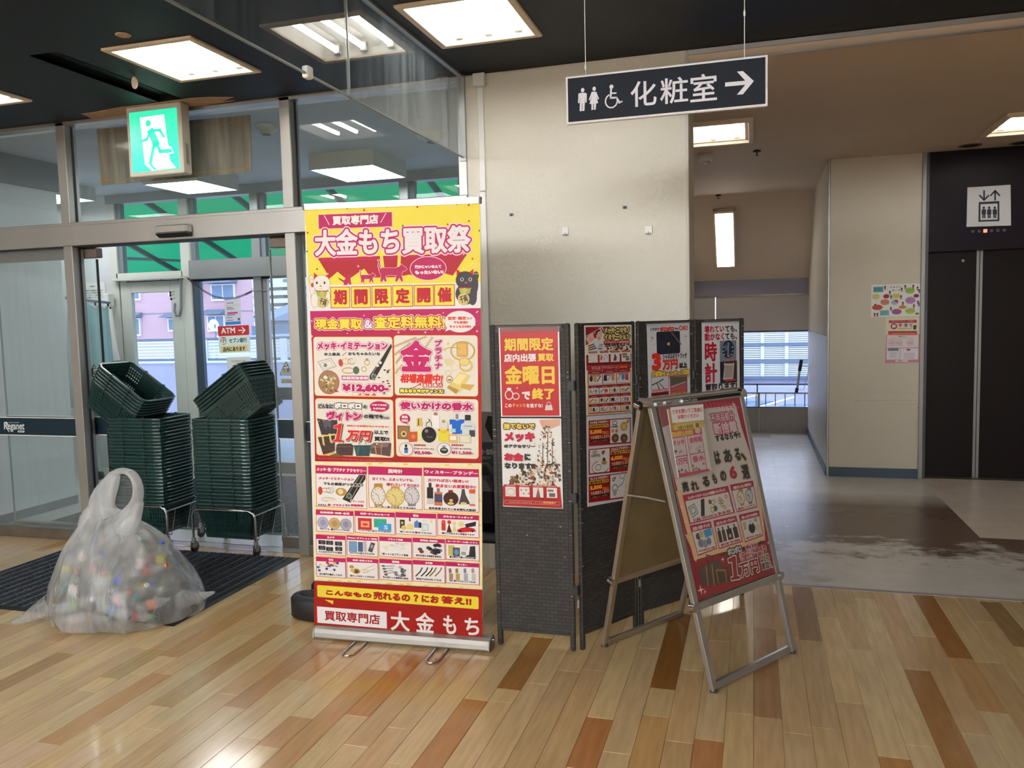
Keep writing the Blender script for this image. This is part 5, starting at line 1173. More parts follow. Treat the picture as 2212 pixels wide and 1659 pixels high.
for u0, u1 in ((-.002, .006), (LB-.006, LB+.002)):
    b = MB(m_alu2); sc_ = 1.06; vs = [bl(u, w*sc_, z*1.04-.002) for u in (u0, u1) for w, z in prof]; b.add(vs, [(i, (i+1)%n, n+(i+1)%n, n+i) for i in range(n)]+[tuple(range(n-1,-1,-1)), tuple(range(n, 2*n))]); b.build('end_cap', bt)
MB(m_chrome).cyl(bl(LB, .0, .045), bl(LB+.012, .0, .045), .006, 10).build('screw', bt)
MB(m_alu2).cyl(bl(LB/2, -.03, .07), bl(LB/2+.02, -.02, 2.0), .010, 10).build('rear_pole', bt)
for u in (.245, .645):
    MB(m_chrome).tube([bl(u-.028, .03, .006), bl(u-.028, .185, .006), bl(u-.018, .203, .006), bl(u+.0, .209, .006), bl(u+.018, .203, .006), bl(u+.028, .185, .006), bl(u+.028, .03, .006)], .0045, 8).build('wire_foot', bt)
qb = [(657.9,452.7),(1036.9,437.8),(1044.2,1386),(681.4,1354.3)]
cb = [Vector(onpl(*p, (pA[0]+nB.x*.0, pA[1]+nB.y*0), (pB[0], pB[1]))) for p in qb]
MB(m_paper).prism([tuple(c) for c in cb], tuple(nB*-.0008)).build('graphic_sheet', bt)
ct = [Vector(onpl(*p, pA, pB)) for p in ((656,441),(1037.5,425.5),(1036.9,439.5),(657.5,454))]
MB(m_alu).prism([tuple(c-Vector(nB)*-.008) for c in ct], tuple(nB*-.018)).build('top_rail', bt)
for a_, b_ in ((ct[0], ct[3]), (ct[1], ct[2])):
    e = Vector(dB)*.004; MB(m_ggrey).prism([tuple(a_-e+nB*.010), tuple(a_+e+nB*.010), tuple(b_+e+nB*.010), tuple(b_-e+nB*.010)], tuple(nB*-.022)).build('rail_cap', bt)
A = Art(qb, cb, gap=.0006)
YEL=(232,212,70); MAG=(178,24,86); RED=(158,24,18); WHT=(232,226,220); GOLD=(238,206,110); BLK=(34,28,28); CRM=(240,214,140); RD2=(196,34,30)
A.crop(640,400,5.027)
def R4(x0,y0,x1,y1,x2,y2,x3,y3,c): A.poly([(x0,y0),(x1,y1),(x2,y2),(x3,y3)], c)
R4(88,264,1998,188,2003,1060,140,1110,YEL)
R4(130,1060,2003,1044,2008,1340,152,1370,WHT); R4(120,1000,2003,960,2003,1050,130,1075,YEL)
# magenta headline crest with a gradient and rays
A.poly([(232,790),(1860,740),(1700,985),(370,1015)], (168,26,40)); A.poly([(232,790),(1860,740),(1840,775),(260,830)], (178,24,66))
for q in ([(905,700),(935,698),(975,1020),(930,1020)], [(1110,690),(1142,690),(1128,1010),(1090,1010)]): A.poly(q, YEL)
A.poly([(350,1025),(450,940),(560,1030),(740,905),(830,1030),(1000,1012),(1240,970),(1330,1010),(1620,960),(1760,1000),(1760,1060),(350,1085)], YEL)
A.rect(242,322,1043,448,MAG,ol=(6,(236,200,200))); A.poly([(600,432),(700,430),(645,464)], MAG)
A.line([(305,330),(360,430)],7,WHT); A.line([(975,305),(920,405)],7,WHT)
A.text('買取専門店',392,334,894,420,WHT,bold=5)
A.text('大金もち買取祭',196,484,1896,732,(230,222,220),bold=10,out=[(16,MAG),(27,(238,206,210))])
A.ell(1240,784,1628,1026,MAG,ol=(7,(240,206,212)),n=32)
A.text('行かにゃいなんて',1288,868,1578,902,WHT,bold=3); A.text('もったいない!',1290,926,1600,964,WHT,bold=4)
CAT = (176,28,78)
def cat_sil(x, y, s, f=1):
    o = (240,196,206)
    for c, k in ((o, 6), (CAT, 0)):
        P = [(0,0),(.10,-.06),(.55,-.05),(.72,-.10),(.80,-.20),(.84,-.15),(.95,-.08),(1.0,0),(.93,.05),(.84,.07),(.80,.20),(.86,.42),(.80,.44),(.72,.30),(.66,.40),(.60,.46),(.58,.40),(.62,.22),(.40,.20),(.22,.24),(.26,.42),(.20,.46),(.16,.34),(.10,.46),(.04,.44),(.06,.22),(0,.08)]
        if k: A.line([(x+s*p[0], y+s*p[1]) for p in P+[P[0]]], 7, c); A.line([(x+s*.02,y+s*.02),(x-s*.02,y-s*.12),(x,y-s*.26),(x-s*.03,y-s*.34)], .06*s+9, c)
        else: A.poly([(x+s*p[0], y+s*p[1]) for p in P], c); A.line([(x+s*.02,y+s*.02),(x-s*.02,y-s*.12),(x,y-s*.26),(x-s*.03,y-s*.34)], .045*s, c)
cat_sil(905,915,300); cat_sil(700,985,165); 
A.poly([(455,1000),(520,1035),(560,985),(556,955),(575,970),(598,960),(606,985),(590,1010),(600,1080),(575,1080),(570,1055),(556,1085),(515,1085),(520,1060),(470,1025)], CAT)
for k, (x0, y0, x1, y1, ch) in enumerate(((378,1112,582,1328,'期'),(602,1108,808,1326,'間'),(826,1102,1034,1320,'限'),(1052,1096,1264,1314,'定'),(1284,1092,1490,1306,'開'),(1506,1086,1718,1302,'催'))):
    A.rect(x0,y0,x1,y1,YEL,ol=(7,(176,28,44))); A.text(ch,x0+28,y0+24,x1-28,y1-30,(178,22,40),bold=8)
# lucky cats (generic)
def lucky(x, y, w, h, fur, ear, mir, line):
    X = lambda u: x+(w*(1-u) if mir else w*u)
    Yf = lambda v_: y+h*v_
    def EL(u0,v0,u1,v1,c,ol=None):
        a_, b_ = sorted((X(u0), X(u1))); A.ell(a_,Yf(v0),b_,Yf(v1),c,ol=ol,n=22)
    EL(.05,.42,.95,.98,fur,(3,line)); EL(-.02,.10,.20,.32,fur,(3,line)); EL(.0,.2,.24,.68,fur,(3,line)); EL(.06,.60,.40,1.0,fur,(3,line))
    for e in ((.20,.02,.20,.22,.42,.14),(.92,.02,.68,.14,.90,.24)): A.poly([(X(e[0]),Yf(e[1])),(X(e[2]),Yf(e[3])),(X(e[4]),Yf(e[5]))], ear)
    EL(.16,.10,.94,.56,fur,(3,line))
    for u in (.33,.68): EL(u-.07,.26,u+.07,.36,(236,228,214)); EL(u-.045,.27,u+.045,.35,(60,34,20))
    EL(.46,.38,.56,.42,(200,120,100)); A.line([(X(.44),Yf(.47)),(X(.56),Yf(.47))],3,line)
    A.poly([(X(.28),Yf(.53)),(X(.82),Yf(.53)),(X(.74),Yf(.70)),(X(.36),Yf(.70))], (150,176,80)); A.line([(X(.26),Yf(.54)),(X(.84),Yf(.54))],9,(180,30,34)); EL(.46,.54,.68,.68,(196,176,90))
    EL(.36,.68,.86,1.0,(206,184,116),(2,(120,96,40))); a_, b_ = sorted((X(.44), X(.78))); A.text('千両',a_,Yf(.74),b_,Yf(.94),(40,30,20),bold=2,rot=20 if not mir else -15)
lucky(146,940,240,390,(232,224,210),(186,34,30),False,(110,80,50)); A.ell(160,1060,192,1110,(176,70,30)); 
lucky(1720,900,255,400,(66,58,64),(200,30,30),True,(36,30,34)); 
for x in (1925,1945,1962): A.ell(x,955,x+12,972,(200,160,120))
for (x,y,c) in ((740,272,RD2),(1318,238,RD2),(1745,206,RD2),(1875,218,RD2),(126,518,RD2),(1646,426,RD2),(1915,800,RD2),(1877,390,(70,120,60)),(1990,495,(70,120,60)),(228,912,(60,90,120)),(120,720,(60,110,60)),(990,232,(70,110,70)),(556,252,(70,110,70)),(1160,442,(60,90,60))): A.poly([(x,y-13),(x+13,y),(x,y+13),(x-13,y)], c)
for (x,y,r) in ((148,312,18),(1692,238,20),(1744,360,14),(222,470,14),(1820,752,14),(1915,850,16),(1965,890,20),(676,880,20),(1300,800,0),(345,962,14),(170,820,12),(935,720,12)):
    if r: A.star(x,y,r,(240,214,214))
# magenta / red block
R4(152,1368,2008,1335,2020,1700,168,1700,(178,24,86))
A.crop(640,700,5.027)
R4(163,30,2010,10,2022,720,196,760,(172,24,66)); R4(186,560,2020,560,2022,1512,206,1490,(160,24,30))
A.crop(640,400,5.027)
A.text('現金買取',204,1448,724,1568,YEL,bold=6,out=[(8,RED),(15,(240,214,206))]); A.text('＆',740,1462,830,1558,(222,214,222),bold=7,out=[(9,(150,60,100)),(14,(240,214,206))]); A.text('査定料無料!',846,1420,1618,1560,YEL,bold=6,out=[(8,RED),(15,(240,214,206))])
A.ell(1614,1366,1950,1600,WHT,n=32); A.poly([(1650,1530),(1700,1560),(1616,1590)], WHT)
A.text('査定･鑑定',1646,1426,1850,1464,(206,70,40),bold=3); A.text('だけ',1852,1434,1912,1460,(206,70,40),bold=2); A.text('でも歓迎!!',1708,1474,1866,1506,(206,70,40),bold=3); A.text('キャンセルOK!!',1666,1520,1900,1552,(206,70,40),bold=3)
for (x,y,r) in ((740,1416,14),(558,1610,12),(1114,1598,20),(1404,1598,18),(1600,1386,12),(1964,1586,18),(1945,1520,12),(172,1476,16),(172,1640,18),(1606,1536,14)): A.star(x,y,r,(240,214,224))
A.poly([(1950,1382),(1975,1364),(1980,1372),(1957,1390)], WHT)
# four goods boxes
A.crop(640,700,5.027); P4 = (228,220,206)
for (x0,y0,x1,y1) in ((194,146,1052,786),(1070,130,1970,780),(214,812,1060,1445),(1086,808,1976,1458)): A.rect(x0,y0,x1,y1,P4,r=26,ol=(7,GOLD))
gold=(214,180,90); gold2=(178,138,56); dk=(38,26,24)
# box 1
A.poly([(1036,210),(1044,250),(860,610),(800,600),(800,560)], dk); A.line([(1036,290),(860,600)],5,(190,180,160)); A.line([(1010,240),(820,560)],4,(200,190,170))
for k in range(26):
    x=860+rnd.random()*170; y=470+rnd.random()*300
    if y < 1250-x*.78-.0: continue
    A.ell(x-14,y-8,x+18,y+9,rnd.choice([(150,60,40),(196,160,90),(90,60,40),(220,206,180),(60,40,36)]),n=8)
for k in range(16): x=600+rnd.random()*260; A.ell(x-12,750+rnd.random()*20,x+14,778,rnd.choice([(170,120,60),(200,60,50),(210,190,150)]),n=8)
A.line([(238,410),(380,372),(440,460),(300,510),(238,410)],5,(120,120,124)); A.line([(258,430),(370,396),(410,460),(310,490),(258,430)],4,(150,150,152)); A.ell(300,425,340,470,(110,130,120))
A.ring(490,372,600,440,9,gold); A.ell(462,380,512,462,(186,62,44),rot=-10); A.ring(560,372,650,440,8,(150,140,130)); A.ell(610,370,664,420,(220,214,206)); A.ring(500,470,640,540,9,gold2); A.ell(620,460,690,545,(78,100,74))
A.ring(742,385,804,450,7,gold2); A.ring(712,460,770,520,7,gold2); A.ell(756,372,790,400,gold2)
for (x,y) in ((834,394),(866,384),(884,400),(888,450),(918,420),(900,384)): A.ell(x-16,y-16,x+16,y+16,(226,220,212))
A.ell(824,546,872,596,(60,96,80),ol=(5,(200,196,190)))
A.text('メッキ･イミテーション',230,196,1000,282,MAG,bold=6,out=[(9,(238,214,220)),(13,(178,60,110))]); A.text('お土産品',306,308,482,346,BLK,bold=3,out=[(4,WHT)]); A.line([(506,344),(550,306)],5,BLK); A.text('おもちゃみたいな',568,304,918,344,BLK,bold=3,out=[(4,WHT)])
A.ell(246,508,468,758,(150,120,76),ol=(7,MAG)); A.poly([(420,700),(470,736),(424,740)], MAG)
for k in range(34): a_=rnd.random()*6.28; r_=rnd.random()*95; x=357+r_*math.cos(a_); y=635+r_*math.sin(a_)*1.1; A.ell(x-14,y-8,x+14,y+8,rnd.choice([(196,160,96),(110,84,50),(222,200,150),(80,60,40)]),n=8,rot=rnd.random()*180)
A.ell(300,558,345,600,(230,226,220)); A.ell(370,580,402,616,(200,200,214))
A.rect(498,560,790,612,(178,60,110)); A.text('高額買取事例',504,566,784,606,(240,220,226),bold=3); A.text('¥12,600-',506,648,1010,748,MAG,bold=9,out=[(9,(240,222,228)),(13,(178,60,110))])
# box 2
for q in ([(1078,240),(1300,150)],[(1078,330),(1240,210)],[(1300,180),(1410,140)],[(1090,420),(1160,330)],[(1420,240),(1480,150)],[(1085,530),(1150,450)]):
    (xa_,ya_),(xb_,yb_)=q; m_=int(math.hypot(xb_-xa_,yb_-ya_)/22)
    for k in range(m_+1): x=xa_+(xb_-xa_)*k/m_; y=ya_+(yb_-ya_)*k/m_; A.ring(x-15,y-11,x+15,y+11,6,gold2,n=8)
A.ring(1676,186,1946,400,16,gold2); A.ring(1684,194,1938,392,8,gold); A.rect(1744,200,1870,360,(206,160,90),r=20); A.rect(1760,216,1850,330,(222,178,104),r=10); A.ring(1610,250,1800,330,7,gold2,a0=180,a1=330); A.ell(1640,200,1668,226,gold); A.ell(1605,262,1632,292,gold)
A.poly([(1600,380),(1660,370),(1720,400),(1700,450),(1640,460)], (222,206,160)); A.ring(1770,380,1920,520,20,gold); A.ell(1775,370,1880,450,(226,202,128),ol=(5,gold2)); A.ring(1680,430,1760,510,8,(230,214,160)); A.ring(1620,500,1690,560,7,(210,196,150))
A.poly([(1640,690),(1780,520),(1900,560),(1780,740),(1740,748)], (224,200,126)); A.poly([(1640,690),(1660,666),(1770,716),(1740,760)], gold2); A.poly([(1780,540),(1850,556),(1780,660),(1700,630)], (236,218,156)); A.poly([(1800,650),(1940,660),(1890,724),(1790,690)], (206,168,80)); A.ring(1632,560,1706,640,9,gold2); A.ell(1652,598,1690,616,(120,90,30))
A.poly([(1290,182),(1478,300),(1478,345),(1410,345),(1410,372),(1478,372),(1440,372),(1440,485),(1476,485),(1476,516),(1138,516),(1138,485),(1170,485)], P4)
A.text('金',1132,176,1482,520,(186,22,92),bold=17,out=[(8,(244,228,232)),(12,(120,30,60))])
for k, ch in enumerate('プラチナ'): A.text(ch,1512,172+k*82,1588,244+k*82,MAG,bold=5,out=[(6,(240,220,228)),(9,(178,80,120))])
A.text('相場高騰中!',1130,536,1604,646,(208,44,32),bold=6,out=[(7,(240,220,212))],slant=.15)
A.line([(1140,720),(1230,706),(1300,680),(1350,650)],8,(208,44,32)); A.poly([(1330,655),(1362,630),(1358,672)], (208,44,32))
for k, ch in enumerate('過去最大'): x=1378+k*57; A.rect(x,640,x+46,688,(196,34,34)); A.text(ch,x+6,646,x+40,682,WHT,bold=2)
A.text('売るなら今がチャンス!',1130,700,1604,754,YEL,bold=4,out=[(7,BLK)])
# box 4
A.text('使いかけの香水',1130,838,1926,942,MAG,bold=7,out=[(8,(240,220,228)),(13,(178,60,110))])
A.ell(1128,974,1244,1078,MAG); A.poly([(1190,1060),(1230,1095),(1180,1075)], MAG); A.text('変色',1152,990,1218,1024,WHT,bold=3); A.text('OK!',1150,1032,1220,1062,WHT,bold=3)
A.rect(1104,1100,1240,1252,(128,84,46)); A.rect(1116,1112,1228,1240,(150,104,60)); A.ell(1140,1156,1208,1228,(206,180,120),ol=(4,(90,60,30))); A.ell(1160,1176,1190,1206,(60,40,24))
A.rect(1250,1140,1296,1176,(226,206,196)); A.poly([(1226,1172),(1322,1166),(1332,1200),(1318,1276),(1230,1280),(1220,1210)], (190,82,40)); A.ell(1254,1196,1300,1244,(206,130,70))
A.poly([(1318,1020),(1366,1018),(1376,1110),(1312,1110)], gold); A.rect(1328,1028,1340,1100,(90,70,30)); A.rect(1322,1140,1372,1270,(226,220,150))
A.ell(1366,1112,1526,1290,(26,16,18)); A.ell(1400,1140,1440,1180,(120,110,110)); A.line([(1416,1112),(1420,1070),(1450,1060),(1446,1030),(1470,1066),(1476,1112)],6,(40,34,34)); A.text('Dune',1424,1214,1488,1232,(150,130,80))
A.rect(1480,985,1560,1130,(236,232,226)); A.rect(1500,960,1538,990,(160,110,80)); A.rect(1545,1138,1662,1276,(224,206,60)); A.rect(1560,1066,1652,1132,(222,216,210)); A.ell(1586,1040,1622,1074,(170,140,70)); A.rect(1570,1158,1640,1164,(110,80,30)); A.rect(1576,1176,1636,1181,(110,80,30)); A.rect(1545,1138,1568,1160,(206,90,50)); A.rect(1640,1138,1662,1160,(206,90,50))
A.poly([(1668,1036),(1720,1034),(1748,1048),(1790,1034),(1830,1036),(1830,1078),(1806,1080),(1808,1190),(1700,1196),(1696,1086),(1672,1090)], (22,96,190)); A.rect(1736,976,1762,1030,(120,130,140))
A.poly([(1860,1048),(1884,1048),(1944,1090),(1946,1150),(1790,1150),(1794,1090)], (206,212,214)); A.rect(1836,984,1896,1046,(34,32,36),r=6); A.rect(1884,1150,1944,1222,(60,60,66)); A.text('CREED',1818,1098,1918,1118,(150,150,156),bold=2)
A.rect(1680,1134,1736,1176,(170,206,220)); A.rect(1660,1190,1752,1294,(222,180,110)); A.rect(1676,1214,1740,1260,(236,230,216)); A.rect(1806,1160,1866,1196,(206,214,214)); A.rect(1772,1200,1900,1296,(206,196,160)); A.rect(1786,1214,1884,1280,(226,220,196))
for (x,c) in ((1200,(60,60,66)),(1610,(60,64,60))): A.ell(x-72,1288,x+72,1428,WHT,ol=(5,(170,80,100)))
A.rect(1186,1304,1212,1340,(30,30,36)); A.rect(1180,1342,1220,1400,(60,110,170)); A.rect(1180,1342,1220,1362,(30,40,60)); A.ell(1566,1336,1656,1406,(34,38,36)); A.ell(1580,1350,1642,1376,(150,150,130)); A.ell(1590,1316,1632,1340,(120,150,170))
for (x, nm, pr, w_) in ((1284,'ディオール ソヴァージュ','¥2,500-',200),(1690,'ブルガリ オードトワレ','¥11,500-',240)):
    A.sl=.03; A.text('高額買取事例',x,1302,x+130,1322,(170,30,50),bold=1); A.text(nm,x,1338,x+218,1360,BLK,bold=1); A.text(pr,x,1374,x+w_,1416,MAG,bold=3); A.sl=0
A.text('※使いかけのバッグやポーチなどのブランド品も喜んで買取いたします。状態により買取価格は変動しますのでご了承ください。',238,1460,1046,1482,(226,180,170))
# box 3 (bags)
A.crop(640,860,10.055)
A.poly([(462,436),(700,480),(900,470),(900,760),(830,800),(560,790)], (56,48,52)); A.ell(600,460,780,680,(84,80,86)); A.ell(670,620,740,660,(34,28,32)); A.ell(590,450,620,516,(206,120,40)); A.ell(496,486,520,512,(210,180,120))
A.poly([(476,830),(850,780),(850,1140),(700,1230),(600,1230)], (66,46,38)); A.poly([(480,820),(860,768),(862,800),(484,850)], (214,190,110)); A.poly([(565,800),(600,800),(640,1040),(590,1000)], (216,196,120)); A.poly([(720,770),(755,764),(800,990),(750,950)], (216,196,120)); A.poly([(590,1226),(830,1160),(850,1200),(620,1244)], (206,170,90))
for k in range(60): x=500+rnd.random()*340; y=860+rnd.random()*300; A.ell(x-8,y-8,x+8,y+8,(96,72,54),n=6) if y-860 < (x-470)*1.9 and x < 850 else None
A.poly([(890,1010),(930,985),(1210,985),(1250,1030),(1236,1246),(900,1240),(876,1120)], (72,50,46)); A.ring(1000,960,1130,1140,14,(48,32,30),a0=0,a1=180); A.poly([(900,1040),(1240,1040),(1236,1060),(896,1060)], (96,72,66)); A.poly([(736,1240),(880,1190),(1030,1250),(1030,1268),(740,1270)], (110,80,30))
A.poly([(1262,1020),(1640,1016),(1600,1256),(1320,1256)], (44,72,72)); A.ring(1370,880,1540,1120,12,(34,56,58),a0=180,a1=360); A.poly([(1330,1060),(1400,1050),(1360,1240),(1334,1240)], (60,92,90))
A.poly([(1640,1010),(1700,965),(2040,965),(2078,990),(2050,1262),(1630,1196)], (90,66,62)); A.poly([(1650,1010),(1700,970),(2030,970),(2010,1060),(1640,1080)], (124,100,98)); A.line([(1740,980),(1730,1060),(1760,1240)],18,(214,170,90)); A.line([(1890,965),(1860,1100),(1868,1240)],16,(200,130,80)); A.ell(1720,960,1800,1040,(60,40,36)); A.ell(1740,970,1790,1020,(216,190,110))
A.text('どんなに',492,124,812,226,BLK,bold=8,out=[(9,WHT),(14,(60,56,54))]); A.text('ボロボロ',840,92,1430,238,(236,230,222),bold=14,out=[(14,(66,60,56))]); A.text('の',1470,148,1548,222,BLK,bold=7,out=[(9,WHT),(14,(60,56,54))])
A.text('ヴィトン',672,278,1440,494,MAG,bold=18,out=[(14,(240,200,212)),(20,(150,40,84))]); A.text('の鞄でも…',1486,348,2028,448,BLK,bold=8,out=[(9,WHT),(14,(60,56,54))])
A.ell(1610,60,2030,300,MAG); A.poly([(1660,230),(1760,270),(1625,278)], MAG); A.text('ベタベタOK',1650,122,1990,172,WHT,bold=6); A.text('ちぎれOK',1684,198,1956,250,WHT,bold=6)
ONE=[(832,600),(900,580),(975,545),(1012,548),(960,890),(1030,912),(1025,945),(805,945),(812,915),(880,890),(920,650),(834,648)]
A.poly([(x+22,y+14) for x,y in ONE],(40,30,28)); A.line(ONE+ONE[:1],20,(240,200,190)); A.poly(ONE,(196,40,20)); A.text('万円',1100,712,1690,966,(40,30,28),bold=12,slant=.25); A.text('万円',1084,690,1664,945,(190,36,24),bold=14,slant=.25,out=[(10,(240,200,190))])
A.text('他店とは金額がそもそも違う!!',1116,578,2030,636,(200,44,34),bold=4,out=[(6,(236,206,190))]); A.text('以上で',1710,690,2016,790,BLK,bold=7,out=[(8,WHT)]); A.text('買取!!',1710,830,2040,938,BLK,bold=9,out=[(8,WHT)])
# cream gold area
A.crop(640,980,5.027)
R4(198,82,2022,102,2034,1470,212,1368,(236,222,168))
for k in range(60):
    x=245+rnd.random()*1730; y=rnd.choice([92+x*.008+rnd.random()*20, 100+x*.01, 1350+(x-212)*.055+rnd.random()*36, 1362+(x-212)*.055]); 
    if rnd.random() < .25: x=rnd.choice([238,1984]); y=200+rnd.random()*1100
    A.ell(x-30,y-12,x+30,y+12,rnd.choice([(220,196,90),(240,230,196),(226,204,110)]),n=8)
for y0,x0 in ((600,225),(868,228),(1108,232)): A.line([(x0,y0),(1990,y0+45)],9,(240,180,130))
def tile(x0,y0,x1,y1,title,cap,hh,tcol=WHT,capc=BLK):
    A.rect(x0,y0,x1,y1,(232,226,222),ol=(5,MAG)); sl = .02+.026*y0/1200; w_ = x1-x0; yR = y0+w_*sl
    A.poly([(x0,y0),(x1,yR),(x1,yR+hh),(x0,y0+hh)], MAG)
    if title:
        tw = min(w_-16, len(title)*hh*.62)/2; cx = (x0+x1)/2; A.sl = sl
        yt = y0+(w_/2-tw)*sl; A.text(title,cx-tw,yt+hh*.20,cx+tw,yt+hh*.80,tcol,bold=2.4); A.sl = 0
    def fin():
        if not cap: return
        A.sl = sl; yb = y1-w_*sl*.9; A.text(cap,x0+w_*.10,yb-46,x1-w_*.10,yb-16,capc,bold=1.4,out=[(2.5,WHT)]); A.sl = 0
    return fin
c = tile(222,125,775,592,'メッキ･金･プラチナ アクセサリー','',86)
A.poly([(690,228),(762,228),(762,270),(600,530),(510,490)], dk); A.line([(740,240),(600,500)],5,(200,190,170)); A.line([(700,240),(545,480)],4,(190,180,160)); A.ell(560,430,606,480,(60,100,70),ol=(5,(200,200,190)))
A.ring(280,365,390,420,8,gold2); A.ell(246,352,296,444,(180,60,36)); A.ring(330,360,420,430,8,(150,150,150)); A.ell(376,352,426,402,(214,208,204)); A.ell(436,365,560,458,gold2); A.ell(460,378,520,440,(222,206,160)); A.ring(280,465,430,520,8,(196,170,110),a0=90,a1=360); A.ring(310,480,440,510,5,(214,190,140))
A.sl=.03; A.text('メッキ･イミテーション',250,246,640,282,(186,34,70),bold=2.6,slant=.2,out=[(4,WHT)]); A.text('でもお値段がつきます!!',300,302,740,344,BLK,bold=2.8,slant=.15,out=[(5,WHT)])
A.text('ドドーンと!!',600,498,748,528,(186,34,70),bold=2,out=[(4,WHT)]); A.text('もちろん',246,538,344,568,BLK,bold=2,out=[(3,WHT)]); A.text('金･プラチナ',348,536,540,568,(186,34,60),bold=2.6); A.text('なら',542,542,594,570,BLK,bold=2); A.text('高価買取',600,540,742,572,(186,34,60),bold=3)
A.sl=0
c = tile(795,138,1375,604,'腕時計','',86)
for (x0_,y0_,x1_,y1_,face,rimc) in ((828,355,975,550,(224,216,206),(176,128,50)),(990,370,1180,560,(220,202,130),(186,150,60)),(1188,360,1340,545,(206,200,200),(130,126,128))):
    cx=(x0_+x1_)/2; A.poly([(cx-45,y0_-36),(cx+45,y0_-36),(cx+50,y0_+30),(cx-50,y0_+30)], rimc); A.poly([(cx-45,y1_-20),(cx+50,y1_-20),(cx+40,y1_+22),(cx-40,y1_+22)], rimc); A.ell(x0_,y0_,x1_,y1_,face,ol=(9,rimc)); cy=(y0_+y1_)/2
    for k in range(12): a_=k*PI/6; rx=(x1_-x0_)/2; ry=(y1_-y0_)/2; A.line([(cx+rx*.72*math.sin(a_),cy-ry*.72*math.cos(a_)),(cx+rx*.88*math.sin(a_),cy-ry*.88*math.cos(a_))],5,(90,80,60))
    A.line([(cx,cy),(cx-34,cy-26)],5,(60,44,30)); A.line([(cx,cy),(cx+10,cy+58)],4,(60,44,30))
A.sl=.03; A.text('古くても、止まっていても、',832,250,1290,290,(186,34,70),bold=2.6,slant=.15,out=[(5,WHT)]); A.text('壊れていてもOK!!',984,310,1344,352,(186,34,70),bold=2.6,slant=.15,out=[(5,WHT)]); A.text('メーカー品じゃなくてもOK!!',862,556,1306,588,BLK,bold=2.4,out=[(4,WHT)])
A.sl=0
c = tile(1395,152,1988,628,'ウィスキー･ブランデー','',86)
A.rect(1428,360,1498,545,(40,30,26)); A.rect(1446,312,1478,362,(60,44,34)); A.rect(1430,480,1496,545,(206,196,176)); A.rect(1508,410,1596,560,(70,70,96)); A.rect(1508,520,1596,556,(206,110,60)); A.rect(1508,410,1596,436,(206,110,60)); A.rect(1535,370,1568,412,(120,110,110)); A.ell(1608,410,1768,560,(60,26,20),ol=(5,(120,90,60))); A.ell(1650,520,1720,552,(216,196,120)); A.ell(1670,486,1710,520,(206,180,110)); A.rect(1660,390,1710,420,(120,30,24))
A.poly([(1806,380),(1836,380),(1846,440),(1900,545),(1770,545),(1798,440)], (70,62,70)); A.ell(1790,520,1860,552,(214,186,100)); A.rect(1884,380,1952,430,(206,90,30),r=8); A.rect(1888,430,1950,560,(222,216,206)); A.rect(1888,540,1950,566,(206,110,50))
A.sl=.035; A.text('古ければ古い程良い!!',1436,262,1880,302,(186,34,70),bold=2.6,slant=.15,out=[(5,WHT)]); A.text('飲まないお酒買取中!!',1518,322,1960,366,(186,34,70),bold=2.6,slant=.15,out=[(5,WHT)]); A.text('長年放置されているお酒も大歓迎!',1446,572,1960,606,BLK,bold=2.4,out=[(4,WHT)])
A.sl=0
c = tile(228,606,632,856,'記念硬貨･古銭･金貨','汚れても･錆びていてもOK!',52)
for (x,y,col) in ((300,745,(170,166,190)),(425,755,(196,160,100)),(548,765,(166,162,176))): A.ell(x-58,y-64,x+62,y+62,col,ol=(4,(120,110,110))); A.ell(x-30,y-36,x+34,y+34,tuple(int(v*.85) for v in col))
c()
c = tile(650,620,1080,872,'切手･テレホンカード','バラでも!1枚からでもOK!',52)
A.rect(680,690,832,830,(186,44,40)); A.rect(712,724,806,796,(226,160,120)); A.ell(730,746,790,780,(206,60,50)); A.rect(854,700,992,800,(52,160,120)); A.rect(900,750,1044,846,(60,150,206)); A.text('S',960,770,1010,820,(190,220,236),bold=3); c()
c = tile(1092,634,1526,888,'香水','使いかけの香水でもOK!',52)
A.rect(1136,710,1190,808,(50,34,30)); A.rect(1150,730,1172,760,(206,180,80)); A.ell(1150,770,1210,826,(214,190,110)); A.rect(1212,754,1284,822,(226,206,130)); A.rect(1236,690,1252,730,(60,50,44)); A.poly([(1290,740),(1320,716),(1342,740),(1350,800),(1290,796)], (80,120,180)); A.rect(1342,740,1370,800,(34,36,60)); A.rect(1380,760,1440,830,(206,226,216),ol=(3,(60,60,60))); A.rect(1460,700,1490,750,(226,210,170)); A.ell(1376,704,1440,740,(216,220,214)); c()
c = tile(1545,650,1988,904,'おもちゃ･フィギィア','懐かしのおもちゃ価値あります!',52)
A.rect(1586,745,1632,830,(186,60,40)); A.ell(1586,712,1632,756,(206,80,60)); A.poly([(1640,850),(1668,750),(1700,850)], (70,20,24)); A.ell(1648,716,1692,760,(200,50,50)); A.poly([(1700,840),(1724,760),(1752,840)], (216,196,120)); A.ell(1704,730,1746,770,(226,206,110)); A.ell(1770,730,1830,790,(222,206,130)); A.poly([(1756,820),(1800,800),(1860,790),(1940,806),(1962,840),(1800,850),(1760,844)], (196,24,36)); A.ell(1772,822,1804,850,(30,26,28)); A.ell(1906,820,1936,848,(30,26,28)); A.poly([(1840,760),(1960,730),(1956,780),(1850,798)], (34,34,40)); c()
tl5 = (('カメラ','どんな古いカメラでも歓迎!',228,875,545,1100),('iPhone･タブレット･携帯','旧モデルも新モデルもOK!',562,885,897,1112),('ブランド食器','眠っているブランド食器',915,897,1262,1126),('骨董品･美術品','時代を超える価値を現金化!',1278,910,1620,1142),('カード･ゲーム機･ソフト','遊び終えて置いたままの物',1637,924,1992,1158))
